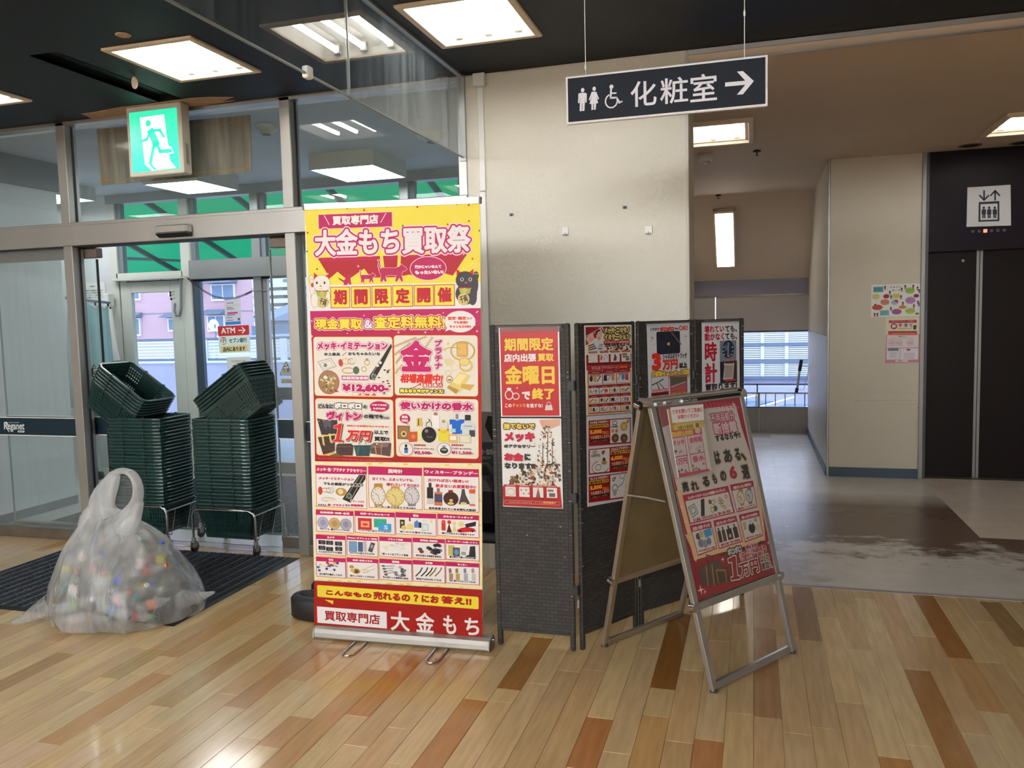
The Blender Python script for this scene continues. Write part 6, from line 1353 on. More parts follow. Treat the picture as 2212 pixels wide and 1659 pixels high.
cs_ = [tile(x0,y0,x1,y1,a_,b_,44) for a_,b_,x0,y0,x1,y1 in tl5]
for (x,y) in ((252,930),(335,936),(432,946),(252,990),(335,1004),(434,1002)): A.rect(x,y,x+78,y+50,(40,38,40),r=8); A.ell(x+22,y+4,x+58,y+46,(96,96,100)); A.ell(x+32,y+14,x+48,y+34,(24,24,28))
A.rect(588,948,668,1058,(110,150,190),ol=(4,(60,60,66))); A.rect(686,956,732,1054,(60,90,130),ol=(4,(30,30,34))); A.rect(742,940,776,1060,(190,170,176)); A.poly([(824,955),(870,968),(836,1068),(790,1050)], (60,62,66)); A.poly([(826,980),(852,986),(838,1024),(816,1016)], (150,156,160))
for k in range(26): x=950+rnd.random()*280; y=965+rnd.random()*120; A.ell(x-26,y-12,x+26,y+12,rnd.choice([(226,216,200),(206,196,176),(238,232,224)]),n=10)
for k in range(18): x=1300+rnd.random()*280; y=980+rnd.random()*110; A.ell(x-26,y-20,x+26,y+20,rnd.choice([(60,50,50),(90,70,60),(130,40,44),(90,120,170),(200,196,196),(34,28,30)]),n=10)
A.rect(1660,985,1730,1100,(190,176,100)); A.rect(1710,1010,1786,1110,(90,80,70)); A.ell(1722,1030,1774,1092,(90,140,180)); A.rect(1804,990,1870,1050,(216,212,206)); A.rect(1800,1056,1850,1096,(150,150,160)); A.poly([(1895,1000),(1950,996),(1956,1110),(1880,1120)], (40,40,44)); A.ell(1850,1090,1960,1130,(34,34,36))
for c in cs_: c()
tl5 = (('宝石','宝石専門の鑑定してます!',232,1115,548,1342),('金歯･金縁メガネ','歯が入ったまま･レンズ付きOK!',565,1124,900,1362),('銀製品','色の変わった銀製品も歓迎',918,1136,1265,1378),('万年筆','使用品でも汚れが合ってもOK',1280,1150,1622,1396),('ライター','汚れ･黒サビになっていてもOK!',1637,1168,1992,1416))
cs_ = [tile(x0,y0,x1,y1,a_,b_,44) for a_,b_,x0,y0,x1,y1 in tl5]
for k in range(34): x=250+rnd.random()*260; y=1175+rnd.random()*100; A.ell(x-18,y-16,x+18,y+16,rnd.choice([(40,90,180),(190,40,50),(226,220,210),(60,150,160),(214,180,60),(60,60,120)]),n=6) if x+y < 1680 else None
A.ell(590,1200,640,1240,gold2); A.ell(620,1236,710,1300,gold2); A.ell(640,1250,690,1290,(90,60,20)); A.ell(600,1240,650,1280,gold); A.line([(720,1260),(860,1200)],4,gold2); A.line([(730,1290),(866,1240)],4,gold2); A.ring(740,1250,800,1290,4,gold2)
for k in range(4): A.line([(950+k*6,1215+k*28),(1080-k*10,1210+k*24)],7,(110,110,114)); A.ell(938+k*10,1200+k*30,978+k*10,1222+k*32,(90,90,94))
for k in range(14): x=1070+rnd.random()*150; y=1225+rnd.random()*100; A.ell(x-22,y-16,x+22,y+16,rnd.choice([(120,120,124),(170,170,172),(80,80,84)]),n=9)
for (x,col) in ((1380,(60,50,44)),(1440,(30,26,26)),(1490,(34,26,26)),(1530,(120,96,40)),(1590,(130,104,44))): A.line([(x-70,1320),(x-20,1270),(x,1230)],13,col)
for (x,col) in ((1690,(170,130,110)),(1762,(176,150,70)),(1850,(166,170,180)),(1935,(196,192,180))): A.rect(x-20,1290,x+24,1372,col); A.poly([(x-22,1286),(x-24,1240),(x+4,1236),(x+8,1286)], tuple(int(v*.75) for v in col))
for c in cs_: c()
# bottom
A.crop(600,1230,4.424)
R4(360,100,1968,186,1966,692,360,550,(150,22,14))
A.rect(388,140,1928,372,(228,206,60),r=14); A.poly([(460,280),(545,290),(540,324)], (228,206,60))
A.text('こんなもの売れるの？にお答え!!',470,182,1850,336,(160,30,16),bold=5.5) if False else None
def seg(st, x0, y0, x1, y1, col, bold, **k): A.text(st, x0, y0, x1, y1, col, bold=bold, **k)
seg('こんなもの',472,184,910,268,(160,30,16),5.5); seg('売れるの',924,198,1278,304,(160,30,16),5.5); seg('？',1306,230,1356,302,(160,30,16),5.5); seg('にお',1384,232,1552,318,(160,30,16),5.5); seg('答え!!',1570,240,1862,338,(160,30,16),5.5)
A.rect(388,344,1055,556,(232,226,224)); A.text('買取専門店',458,380,990,520,(150,20,24),bold=3)
seg('大',1088,384,1274,586,WHT,5); seg('金',1326,396,1508,602,WHT,5); seg('も',1588,424,1716,612,WHT,5); seg('ち',1794,448,1934,624,WHT,5)
A.build('printed_artwork', bt, m_ink)
# ---------------------------------------------------------------- folding screen
n_ = m_weave.node_tree; pb = n_.nodes['Principled BSDF']; tc_ = n_.nodes.new('ShaderNodeTexCoord'); mp_ = n_.nodes.new('ShaderNodeMapping')
mp_.inputs['Rotation'].default_value = (PI/2, 0, 0); br_ = n_.nodes.new('ShaderNodeTexBrick'); br_.inputs['Scale'].default_value = 1.0
br_.inputs['Color1'].default_value = rgb(56, 52, 48); br_.inputs['Color2'].default_value = rgb(44, 40, 37); br_.inputs['Mortar'].default_value = rgb(24, 22, 20)
br_.inputs['Mortar Size'].default_value = .0012; br_.inputs['Brick Width'].default_value = .036; br_.inputs['Row Height'].default_value = .0165
n_.links.new(tc_.outputs['Object'], mp_.inputs[0]); n_.links.new(mp_.outputs[0], br_.inputs['Vector']); n_.links.new(br_.outputs['Color'], pb.inputs['Base Color'])
bu_ = n_.nodes.new('ShaderNodeBump'); bu_.inputs['Strength'].default_value = .8; bu_.inputs['Distance'].default_value = .004; bu_.invert = True
n_.links.new(br_.outputs['Fac'], bu_.inputs['Height']); n_.links.new(bu_.outputs[0], pb.inputs['Normal'])
SP_ = [((-1.133,3.463),(-.768,3.467)), ((-.738,3.482),(-.530,3.815)), ((-.521,3.829),(-.288,4.125)), ((-.280,4.140),(-.046,4.400))]
scr = thing('folding_screen', 'black woven four panel folding screen in front of the textured wall', 'screen', (-.6, 3.75, 0))
ZT = 1.474
def rotchild(mb, name, p, ang, parent):
    o = bpy.data.objects.new(name, mb.mesh(name)); link(o, parent); o.location = Vector((p[0], p[1], 0))-OFF[parent.name]; o.rotation_euler = (0, 0, ang); OFF[o.name] = Vector((0, 0, 0)); return o
for k, (a, b_) in enumerate(SP_):
    L = math.hypot(b_[0]-a[0], b_[1]-a[1]); ang = math.atan2(b_[1]-a[1], b_[0]-a[0]); T_ = .022
    pn = rotchild(MB(m_weave).box((.022, .003, .078), (L-.022, T_-.003, ZT-.004)), 'panel', a, ang, scr)
    # stiles and rails wrapped in the same weave
    f = MB(m_weave).cbox((0, 0, .0), (.024, T_, ZT), .005).cbox((L-.024, 0, .0), (L, T_, ZT), .005).cbox((.022, 0, ZT-.02), (L-.022, T_, ZT-.002), .004).cbox((.022, 0, .07), (L-.022, T_, .09), .004)
    f.build; fr = bpy.data.objects.new('frame', f.mesh('frame')); link(fr, pn); OFF[fr.name] = Vector((0, 0, 0))
    fl_ = MB(mat('staple', rgb(190, 182, 170), .5) if k == 0 else bpy.data.materials['staple'])
    for j in range(16):
        x = rnd.choice([.012, L-.012, rnd.uniform(.03, L-.03)]); z = rnd.uniform(.2, ZT-.03); w_ = rnd.uniform(.002, .007); fl_.box((x-w_, -.0012, z-.0008), (x+w_, 0, z+.0012))
    so = bpy.data.objects.new('staples', fl_.mesh('staples')); so['kind'] = 'stuff'; link(so, pn); OFF[so.name] = Vector((0, 0, 0))
for k in range(3):
    b_, c_ = SP_[k][1], SP_[k+1][0]; m_ = ((b_[0]+c_[0])/2, (b_[1]+c_[1])/2+.004)
    for z in (.28, .70, 1.20):
        MB(m_rub).cyl((m_[0], m_[1], z-.022), (m_[0], m_[1], z+.022), .006, 8).box((b_[0]-.01, b_[1]-.001, z-.02), (m_[0], b_[1]+.002, z+.02)).build('hinge', scr)
    MB(m_alu2).cyl((m_[0], m_[1]+.001, .20), (m_[0], m_[1]+.001, .235), .0055, 8).build('hinge_pin', scr)
def onscr(k, off=.0015):
    a, b_ = SP_[k]; d = Vector((b_[0]-a[0], b_[1]-a[1], 0)).normalized(); n = Vector((d.y, -d.x, 0))*off
    return lambda x, y: onpl(x, y, (a[0]+n.x, a[1]+n.y), (b_[0]+n.x, b_[1]+n.y))
DR=(150,30,26); W2=(222,214,208); YE2=(226,190,60)
# poster 1
a = board('campaign_poster', 'red poster with yellow Friday lettering at the top of the left screen panel', 'poster', [(1077,708),(1207.7,705.5),(1212,900),(1082.5,900)], onscr(0), m_inkg)
a.crop(1040,680,3.769); a.rect(150,106,636,822,(176,22,22)); a.poly([(150,106),(630,100),(630,138),(150,146)], (140,60,58))
a.text('期間限定',184,190,588,290,YE2,bold=4); a.text('店内出張',184,318,448,382,W2,bold=3); a.text('買取',458,316,590,378,YE2,bold=3); a.text('金曜日',188,412,598,566,YE2,bold=6)
a.ring(190,610,262,692,8,W2); a.ring(250,634,312,692,7,W2); a.poly([(204,604),(216,594),(236,594),(246,604),(226,620)], W2); a.star(292,596,12,W2)
a.text('で',330,624,400,692,W2,bold=5); a.text('終了',410,596,596,690,YE2,bold=5)
a.text('この',192,724,248,754,W2,bold=1.6); a.text('チャンス',252,722,362,754,(236,150,70),bold=1.6); a.text('を逃すな!',366,722,500,756,W2,bold=1.6)
a.poly([(524,736),(574,734),(582,776),(518,778)], (210,200,196)); a.ring(530,708,568,760,4,(230,220,214),a0=180,a1=360)
a.build('artwork', a.T, a.M)
MB(m_film).prism([tuple(onscr(0,.004)(*p)) for p in ((1071,704),(1211,700),(1214,712),(1071,718))], (0,-.0008,0)).build('clear_sleeve', a.T)
# poster 2
a = board('jewellery_poster', 'white poster of a jewellery heap below the red one on the left screen panel', 'poster', [(1082,903.5),(1212,904),(1216.5,1099),(1087,1094)], onscr(0), m_inkg)
a.crop(1040,680,3.769)
a.poly([(470,856),(640,850),(640,900),(560,930),(500,925),(480,890)], (206,160,136)); a.poly([(470,856),(520,856),(516,900),(492,900)], (214,150,130))
hp = [(186,150,110),(120,90,60),(60,44,36),(214,190,150),(130,50,40),(160,160,160),(90,70,50),(226,214,196),(40,30,28)]
for k in range(120):
    y = 900+rnd.random()*340; h_ = (y-900)/340; w_ = 20+55*math.sin(min(1, h_*1.2)*PI*.6); x = 530+(rnd.random()*2-1)*w_; a.ell(x-9,y-6,x+9,y+6,rnd.choice(hp),n=6,rot=rnd.random()*90)
for q in ([(540,960),(536,1240)],[(500,1040),(498,1235)],[(575,1030),(580,1240)]): a.line(q,6,(70,60,56))
for k in range(230):
    x = 232+rnd.random()*410; t_ = (x-232)/410; top = 1330-130*min(1, t_*2.2)+20*math.sin(x*.05); y = top+rnd.random()*(1392-top); a.ell(x-14,y-9,x+15,y+9,rnd.choice(hp),n=7,rot=rnd.random()*120)
a.poly([(172,1400),(190,1378),(640,1400),(658,1574),(182,1552)], (156,26,28))
for k in range(4):
    x = 196+k*112; a.rect(x,1396+k*3,x+86,1478+k*4,W2); a.rect(x+2,1378+k*3,x+84,1394+k*3,(176,40,40),r=6); a.line([(x+8,1386+k*3),(x+76,1386+k*3)],4,(230,200,196))
    if k == 0: a.ring(206,1410,276,1470,3,(150,120,90))
    elif k == 1: [a.ell(x+10+20*j,1416+(j%2)*30,x+24+20*j,1432+(j%2)*30,(150,110,80),n=7) for j in range(4)]
    elif k == 2: a.poly([(x+44,1404),(x+62,1486),(x+24,1484)], (130,80,70))
    else: a.rect(x+8,1420,x+56,1440,(120,110,90)); a.rect(x+20,1450,x+70,1482,(90,90,84))
    a.line([(x,1492+k*4),(x+84,1494+k*4)],7,(120,20,24))
a.rect(192,1508,640,1546,(150,22,24),r=14,ol=(2.5,(206,150,130))); a.text('もちろん金･プラチナなら、ドーンと',230,1516,498,1536,(226,206,196)); a.text('高価買取!!',502,1518,606,1540,(226,150,70),bold=1)
a.text('捨てないで',182,880,436,932,YE2,bold=3.5,out=[(6,BLK)]); a.text('メッキ',186,950,438,1036,(178,20,54),bold=7); a.text('のアクセサリー',184,1052,440,1086,BLK,bold=2.4); a.text('お金',186,1120,344,1190,(178,20,54),bold=6); a.text('に',350,1128,404,1186,BLK,bold=5); a.text('なります!!',188,1200,442,1256,BLK,bold=4)
a.build('artwork', a.T, a.M)
# poster 3
a = board('goods_grid_poster', 'poster with red top and grid of small goods pictures on the second screen panel', 'poster', [(1262.3,703),(1364,701.5),(1366,891),(1266.9,898)], onscr(1), m_inkg)
a.crop(1230,680,9.216)
a.rect(320,240,1222,800,(226,216,180)); a.poly([(320,245),(820,232),(520,470),(325,620)], (140,24,30)); a.line([(330,430),(640,250)],9,(220,190,180)); a.line([(325,480),(560,330)],8,(226,170,150))
a.text('買取',330,400,500,560,(222,170,160),bold=8,rot=-32); a.line([(590,262),(640,340)],16,W2); a.line([(630,240),(670,310)],16,W2)
a.poly([(560,520),(520,420),(540,330),(610,320),(650,360),(640,450),(600,520)], (214,170,150)); a.poly([(515,400),(530,320),(580,290),(620,318),(560,340),(530,420)], (40,28,28)); a.line([(560,466),(600,462)],8,(170,60,60)); a.poly([(440,560),(560,510),(640,520),(700,600),(690,740),(440,740)], (206,204,210))
for k in range(3): a.line([(376+k*4,630+k*40),(480+k*26,588+k*38)],16,(44,40,40))
a.text('1つ',584,590,650,640,(40,30,30),bold=3,rot=-10); a.text('OK!!',560,660,650,700,(40,30,30),bold=2)
for k in range(90): x=690+rnd.random()*530; y=590+rnd.random()*150; a.ell(x-24,y-14,x+26,y+14,rnd.choice(hp),n=6)
a.text('メッキ･ニセモノ',676,248,1196,366,(206,180,110),bold=9,out=[(14,(30,22,20))]); a.text('イミテーション',680,386,1200,500,(206,180,110),bold=9,out=[(14,(30,22,20))])
a.rect(672,520,1200,580,(160,30,56)); a.text('アクセサリー高価買取!!',690,528,1190,566,(216,160,170),bold=3); a.text('でもOKですよー!',690,576,1190,630,BLK,bold=5)
a.poly([(328,810),(1225,770),(1225,1066),(334,1122)], (142,24,28))
for k in range(4):
    x = 370+k*218; y0 = 778-k*8; a.rect(x,y0-6,x+186,y0+180,W2); a.rect(x+4,y0-40,x+176,y0-8,(150,30,32),r=14); a.line([(x+22,y0-24),(x+158,y0-26)],9,(206,150,150))
    if k == 0: a.ring(x+12,y0+20,x+172,y0+160,5,(190,180,150))
    elif k == 1: [a.ell(x+20+30*j,y0+30+(j%3)*40,x+44+30*j,y0+50+(j%3)*40,(140,90,80),n=7) for j in range(5)]; a.poly([(x+26,y0+60),(x+50,y0+60),(x+44,y0+140),(x+20,y0+140)], (150,50,50))
    elif k == 2: a.poly([(x+86,y0+10),(x+126,y0+90),(x+116,y0+160),(x+56,y0+160),(x+70,y0+80)], (120,66,62))
    else: a.rect(x+18,y0+20,x+116,y0+60,(120,112,84)); a.rect(x+26,y0+76,x+150,y0+100,(90,88,80)); a.rect(x+90,y0+110,x+160,y0+160,(100,98,90))
    a.line([(x+4,y0+204),(x+180,y0+198)],26,(112,20,26))
a.rect(354,1040,1200,1092,(146,24,30),r=24,ol=(4,(206,120,110))); a.text('もちろん金･プラチナならドーンと',430,1036,960,1076,(216,180,170),bold=1); a.text('高価買取',980,1030,1140,1058,(224,140,40),bold=3)
a.poly([(338,1124),(1226,1078),(1232,1940),(360,2000)], (222,190,120)); a.poly([(360,1150),(1200,1096),(1206,1920),(380,1980)], (178,70,40))
rows_ = [(1130,1400,3),(1432,1590,4),(1622,1770,4),(1800,1940,4)]
for r_, (y0,y1,nc) in enumerate(rows_):
    cw_ = 836/nc
    for c_ in range(nc):
        x0 = 372+c_*cw_+r_*3; dy = -(x0-372)*.065; a.rect(x0,y0+dy,x0+cw_-10,y1+dy,W2,ol=(4,(150,34,30))); a.rect(x0,y0+dy,x0+cw_-10,y0+dy+(50 if r_==0 else 30),(146,26,30)); a.line([(x0+cw_*.25,y0+dy+(26 if r_==0 else 15)),(x0+cw_*.72,y0+dy+(24 if r_==0 else 13))],7,(206,150,140))
        ym = (y0+y1)/2+dy+16; R_ = [(70,50,44),(196,160,80),(40,32,34),(140,150,160),(206,130,70),(60,140,190),(200,60,60),(206,190,110)]
        if r_ == 0: a.line([(x0+20,y0+dy+78),(x0+cw_-40,y0+dy+68)],12,(90,50,60)); a.line([(x0+40,y0+dy+104),(x0+cw_-40,y0+dy+94)],10,(150,70,90))
        m_ = 3 if r_ == 0 else 2+(c_+r_)%2
        for j in range(m_):
            ww = (cw_-50)/m_; xx = x0+16+j*ww; col = R_[(r_*3+c_*2+j)%8]; hh_ = 60 if r_ == 0 else 34
            if (r_+c_+j) % 3 == 0: a.ell(xx,ym-hh_,xx+ww-6,ym+hh_,col,n=12)
            elif (r_+c_+j) % 3 == 1: a.poly([(xx+4,ym-hh_+10),(xx+ww-12,ym-hh_),(xx+ww-8,ym+hh_),(xx,ym+hh_)], col)
            else: a.line([(xx+4,ym+hh_-6),(xx+ww-10,ym-hh_+8)],16,col)
        a.line([(x0+14,y1+dy-12),(x0+cw_-30,y1+dy-15)],6,(110,100,96))
a.build('artwork', a.T, a.M)
# poster 4
a = board('price_poster', 'poster of three red price blocks with brand accessories on the second screen panel', 'poster', [(1267,899.5),(1366,892),(1369,1076.5),(1269,1095)], onscr(1), m_inkg, paper=mat('cool_paper', rgb(206,204,208), .5))
a.crop(1040,680,3.769)
def qd(x0,y0,x1,y1,c,s_=-.075): a.poly([(x0,y0),(x1,y0+(x1-x0)*s_),(x1,y1+(x1-x0)*s_),(x0,y1)], c)
PR = [(862,1068,'シャネル アクセサリー','どれだけボロボロでも','5,000',0),(1092,1300,'エルメス アクセサリー','使い込んでいても','6,000',1),(1318,1530,'ヴィトン アクセサリー','傷や汚れがあっても','3,500',0)]
for y0,y1,t1,t2,pr,side in PR:
    s_ = -.075 if y0 < 1000 else (-.10 if y0 < 1200 else -.13)
    qd(872,y0,1216,y1,(150,24,24),s_); tx = 880 if side == 0 else 1050; px_ = 1048 if side == 0 else 882; dy = (tx-872)*s_; dp = (px_-872)*s_
    a.poly([(px_,y0+8+dp),(px_+160,y0+8+dp+160*s_),(px_+160,y1-12+dp+160*s_),(px_,y1-12+dp)], W2)
    a.sl = s_; a.text(t1,tx+4,y0+6+dy,tx+156,y0+28+dy,W2,bold=1.2); qd(tx,y0+34+dy,tx+154,y0+60+dy,(206,166,50),s_); a.text(t2,tx+6,y0+38+dy,tx+148,y0+56+dy,BLK,bold=1.2)
    a.text(pr,tx+2,y0+76+dy,tx+100,y0+112+dy,(236,170,60),bold=2.4); a.text('円以上',tx+104,y0+84+dy,tx+156,y0+108+dy,(226,150,60),bold=1); a.text('でお買取りします!!',tx+6,y0+124+dy,tx+160,y0+148+dy,(206,170,150),bold=1); qd(tx+10,y0+152+dy,tx+156,y0+176+dy,(40,26,20),s_); a.text('1点追加ごとに＋100円UP!',tx+20,y0+160+dy,tx+146,y0+172+dy,(200,160,110)); a.sl = 0
    if side == 0 and y0 < 1000:
        a.ring(1064,862,1088,896,4,BLK,a0=50,a1=310); a.ring(1080,862,1104,896,4,BLK,a0=-130,a1=130); a.text('CHANEL',1054,902,1112,914,BLK,bold=1); a.ell(1130,874,1188,940,gold2); a.ell(1140,884,1178,930,gold); a.poly([(1176,870),(1200,842),(1204,870),(1186,886)], gold2)
        for x in (1070,1100): a.ell(x-14,926,x+12,960,(206,150,120)); a.ell(x-6,936,x+4,950,(170,100,80))
        for x in (1088,1160): a.ell(x-30,968,x+30,1034,(96,66,44)); a.ell(x-16,984,x+16,1018,(150,116,80)); a.ring(x-18,988,x+6,1014,4,(60,40,30),a0=50,a1=310); a.ring(x-4,988,x+20,1014,4,(60,40,30),a0=-130,a1=130)
    elif side == 1:
        a.ell(900,1102,944,1130,(170,160,150)); a.text('HERMES',890,1136,966,1150,(60,50,46),bold=.8); a.poly([(976,1110),(1006,1098),(1000,1120),(986,1140)], (120,50,40)); a.ring(896,1190,1040,1280,4,(80,70,66),a0=20,a1=250); a.ell(984,1160,1010,1200,(60,40,34)); a.ring(926,1216,974,1262,4,(110,100,96)); a.ell(976,1186,1020,1214,gold2)
    else:
        a.text('L',1064,1322,1084,1350,BLK,bold=1.4); a.text('V',1072,1314,1096,1342,BLK,bold=1.2); a.ring(1060,1380,1110,1440,6,(120,120,124)); a.ell(1070,1420,1100,1470,(160,160,164)); a.line([(1110,1400),(1150,1370),(1160,1330)],5,(130,130,134)); a.ring(1120,1280,1170,1330,5,(150,150,154))
a.build('artwork', a.T, a.M)
# poster 5
a = board('handbag_poster', 'white poster of a navy handbag with a red 3 on the third screen panel', 'poster', [(1397.2,700.3),(1489.2,697),(1491.5,866),(1402,879)], onscr(2), m_inkg, paper=mat('cool_paper_b', rgb(206,204,206), .5))
a.crop(1240,680,5.185)
a.text('これだけ',852,146,958,178,BLK,bold=2); a.text('ボロボロ',960,136,1122,184,(196,40,40),bold=4); a.text('でも',1124,142,1168,172,BLK,bold=2); a.text('OK!',1172,122,1272,174,(196,40,40),bold=3)
a.rect(922,192,1190,432,(24,28,44),r=14); a.rect(930,300,1184,430,(28,32,50)); a.ell(1044,312,1076,346,(196,156,70))
for k in range(14): a.ell(1084+k*8,194+k*10,1102+k*8,208+k*10,(110,90,80),n=7)
a.star(876,262,16,(150,40,50)); a.star(1252,242,14,(150,40,50)); a.star(896,336,8,(60,50,60)); a.star(862,292,8,(60,50,60))
a.text('3',866,436,978,626,(206,44,36),bold=14); a.text('シャネルのマトラッセ',990,444,1266,488,BLK,bold=2,slant=.1); a.text('万円',988,510,1166,610,(196,56,50),bold=7); a.text('以上',1176,540,1268,598,BLK,bold=5)
a.text('お買取キャンペーン中!!',866,638,1290,694,YE2,bold=4,out=[(6,BLK)])
for (x0,y0,x1,y1,c) in ((866,706,1060,866,(200,198,200)),(1078,696,1264,852,(150,90,96)),(868,884,1060,960,(90,24,30)),(1080,868,1264,960,(186,96,44))): a.rect(x0,y0,x1,y1,c,ol=(4,(170,30,46)))
a.line([(872,790),(940,760),(1000,724)],9,(60,40,34)); a.line([(930,770),(960,850)],9,(60,40,34)); a.line([(960,770),(1010,830)],9,(120,90,80)); a.text('持ち手がベタベタでもOK!',876,836,1050,856,(196,40,60),bold=1)
a.poly([(1080,700),(1262,700),(1262,740),(1080,800)], (84,84,70)); a.line([(1090,810),(1250,750)],6,(206,190,180)); a.text('スレキズOK!',1100,806,1250,836,(206,70,90),bold=2); a.text('内側ベタつき',1090,880,1250,920,(226,180,130),bold=1)
a.build('artwork', a.T, a.M)
MB(m_film).prism([tuple(onscr(2,.004)(*p)) for p in ((1393,698),(1492,694),(1492,702),(1393,707))], (0,-.0008,0)).build('clear_sleeve', a.T)
# poster 6
a = board('watch_poster', 'white poster about broken watches on the right screen panel', 'poster', [(1516.2,696.9),(1596.7,694),(1598,848),(1517,857)], onscr(3), m_inkg, paper=mat('cool_paper_c', rgb(206,204,206), .5))
a.crop(1440,680,8.295); WR=(170,24,48)
a.text('壊れてい',676,196,1030,312,WR,bold=4.5); a.text('ても、',1046,192,1262,304,BLK,bold=4.5); a.text('動かなく',680,328,1032,452,WR,bold=4.5); a.text('ても、',1046,322,1262,436,BLK,bold=4.5)
a.text('時',682,488,904,826,WR,bold=9); a.text('計',682,862,908,1212,WR,bold=9); a.text('買取ります!',690,1244,1262,1366,BLK,bold=5.5)
a.rect(952,466,1250,822,(112,122,132)); a.ell(1000,466,1206,760,(26,40,66),ol=(7,(60,70,80))); a.poly([(1090,490),(1120,500),(1110,700),(1140,750),(1090,750)], (130,140,150)); a.poly([(1040,520),(1100,560),(1080,640),(1040,620)], (90,104,120))
for (x,y) in ((1180,580),(1186,650),(1160,710),(1020,580),(1016,650),(1030,710)): a.line([(x-12,y),(x+12,y-8)],10,(196,200,206))
a.rect(956,838,1262,1206,(64,44,42)); a.rect(956,846,1020,1206,(26,32,60)); a.poly([(1040,870),(1210,866),(1190,1140),(1010,1160)], (190,176,150)); a.poly([(1050,900),(1190,896),(1178,1120),(1030,1130)], (150,140,136)); a.line([(1044,850),(1024,900)],8,(200,190,160)); a.line([(1196,850),(1206,900)],8,(200,190,160))
a.text('ボロボロでも',1040,776,1230,800,(206,80,90),bold=3); a.text('ガラス割れOK',1050,1150,1240,1174,(206,70,90),bold=3)
a.build('artwork', a.T, a.M)
MB(m_film).prism([tuple(onscr(3,.004)(*p)) for p in ((1521,691),(1598,690),(1598,698),(1517,700))], (0,-.0008,0)).build('clear_sleeve', a.T)
# ---------------------------------------------------------------- A-frame sign
af = thing('a_frame_sign', 'silver A-frame sign standing right of the folding screen', 'sign stand', (-.25, 3.6, 0))
FA, FB, FC, FD = Vector((-.40,3.20,1.158)), Vector((-.052,3.708,1.155)), Vector((.172,3.689,0)), Vector((-.161,3.201,0))
RA, RB_, RC_, RD_ = Vector((-.436,3.222,1.150)), Vector((-.090,3.735,1.147)), Vector((-.345,4.020,0)), Vector((-.660,3.548,0))
m_fr = mat('satin_silver_frame', rgb(176,174,172), .35, .75, vary=(6,.9,1.05)); m_fr2 = mat('warm_silver_frame', rgb(168,156,138), .35, .7)
def bar(mb, p, q, w, d, nrm, m=0):
    """rectangular bar from p to q, width w across, depth d along the normal"""
    t = (q-p).normalized(); n = Vector(nrm)-t*t.dot(Vector(nrm)); n.normalize(); s_ = t.cross(n)
    c = .0025; vs = []
    for P_ in (p, q):
        for a_, b_ in ((-w/2+c,-d/2),(w/2-c,-d/2),(w/2,-d/2+c),(w/2,d/2-c),(w/2-c,d/2),(-w/2+c,d/2),(-w/2,d/2-c),(-w/2,-d/2+c)): vs.append(tuple(P_+s_*a_+n*b_))
    mb.add(vs, [tuple(range(7,-1,-1)), tuple(range(8,16))]+[(i,(i+1)%8,8+(i+1)%8,8+i) for i in range(8)], m)
nF = (FB-FA).cross(FD-FA).normalized(); nF = nF if nF.y < 0 else -nF
nR = (RB_-RA).cross(RD_-RA).normalized(); nR = nR if nR.y > 0 else -nR
iF = FB-FA; iR = RB_-RA
def lerp(a_, b_, t): return a_+(b_-a_)*t
w_ = .030; ux = iF.normalized()*w_/2
for (A_, B_, C_, D_, nn, mm, tag_) in ((FA, FB, FC, FD, nF, m_fr, 'front'), (RA, RB_, RC_, RD_, nR, m_fr2, 'rear')):
    ux = (B_-A_).normalized()*(w_/2)
    for (p, q, s_) in ((A_, D_, 1), (B_, C_, -1)):
        b = MB(mm); bar(b, p+ux*s_+Vector((0,0,.0)), q+ux*s_+Vector((0,0,.008)), w_, .020, nn); b.build('leg', af)
        MB(m_rub).box((q.x+ux.x*s_-.014, q.y+ux.y*s_-.012, 0), (q.x+ux.x*s_+.014, q.y+ux.y*s_+.012, .012)).build('rubber_foot', af)
    up = (A_-D_).normalized()
    b = MB(mm); bar(b, D_+ux*2+up*.022, C_-ux*2+up*.022, .03, .018, nn); b.build('bottom_bar', af)
    t_ = .705; M0, M1 = lerp(A_, D_, t_), lerp(B_, C_, t_)
    b = MB(mm); bar(b, M0+nn*.004, M1+nn*.004, .030, .022, nn); b.build('poster_rail', af)
    for M_ in (M0, M1): MB(m_chrome).tube([tuple(M_-nn*.010), tuple(M_+nn*.018)], .018, 12).build('corner_cap', af)
    b = MB(mm); bar(b, A_-up*.012+nn*.003, B_-up*.012+nn*.003, .026, .022, nn); b.build('top_rail', af)
    bd_ = [lerp(A_, B_, .04)-up*.02, lerp(A_, B_, .96)-up*.02, lerp(M0, M1, .96), lerp(M0, M1, .04)]
    MB(mat('back_board_'+tag_, rgb(128,112,80) if tag_ == 'rear' else rgb(120,106,80), .35, .25, vary=(9,.85,1.1))).prism([tuple(p-nn*.004) for p in bd_], tuple(nn*.003)).build('back_board', af)
tp = MB(m_chrome); bar(tp, lerp(FA,RA,.5)+Vector((0,0,.012)), lerp(FB,RB_,.5)+Vector((0,0,.012)), .05, .016, (0,0,1)); tp.build('hinge_cap', af)
MB(m_rub).prism([tuple(lerp(FA,FB,u)+nF*.015-(FA-FD).normalized()*v_) for u, v_ in ((.32,.004),(.95,.004),(.95,.018),(.32,.018))], tuple(nF*-.002)).build('black_clip_strip', af)
for u in (.07,.16,.33,.42): q = lerp(FA,FB,u)+nF*.016-(FA-FD).normalized()*.012; MB(m_chrome).tube([tuple(q-iF.normalized()*.018), tuple(q+iF.normalized()*.018)], .007, 8).build('spring_clip', af)
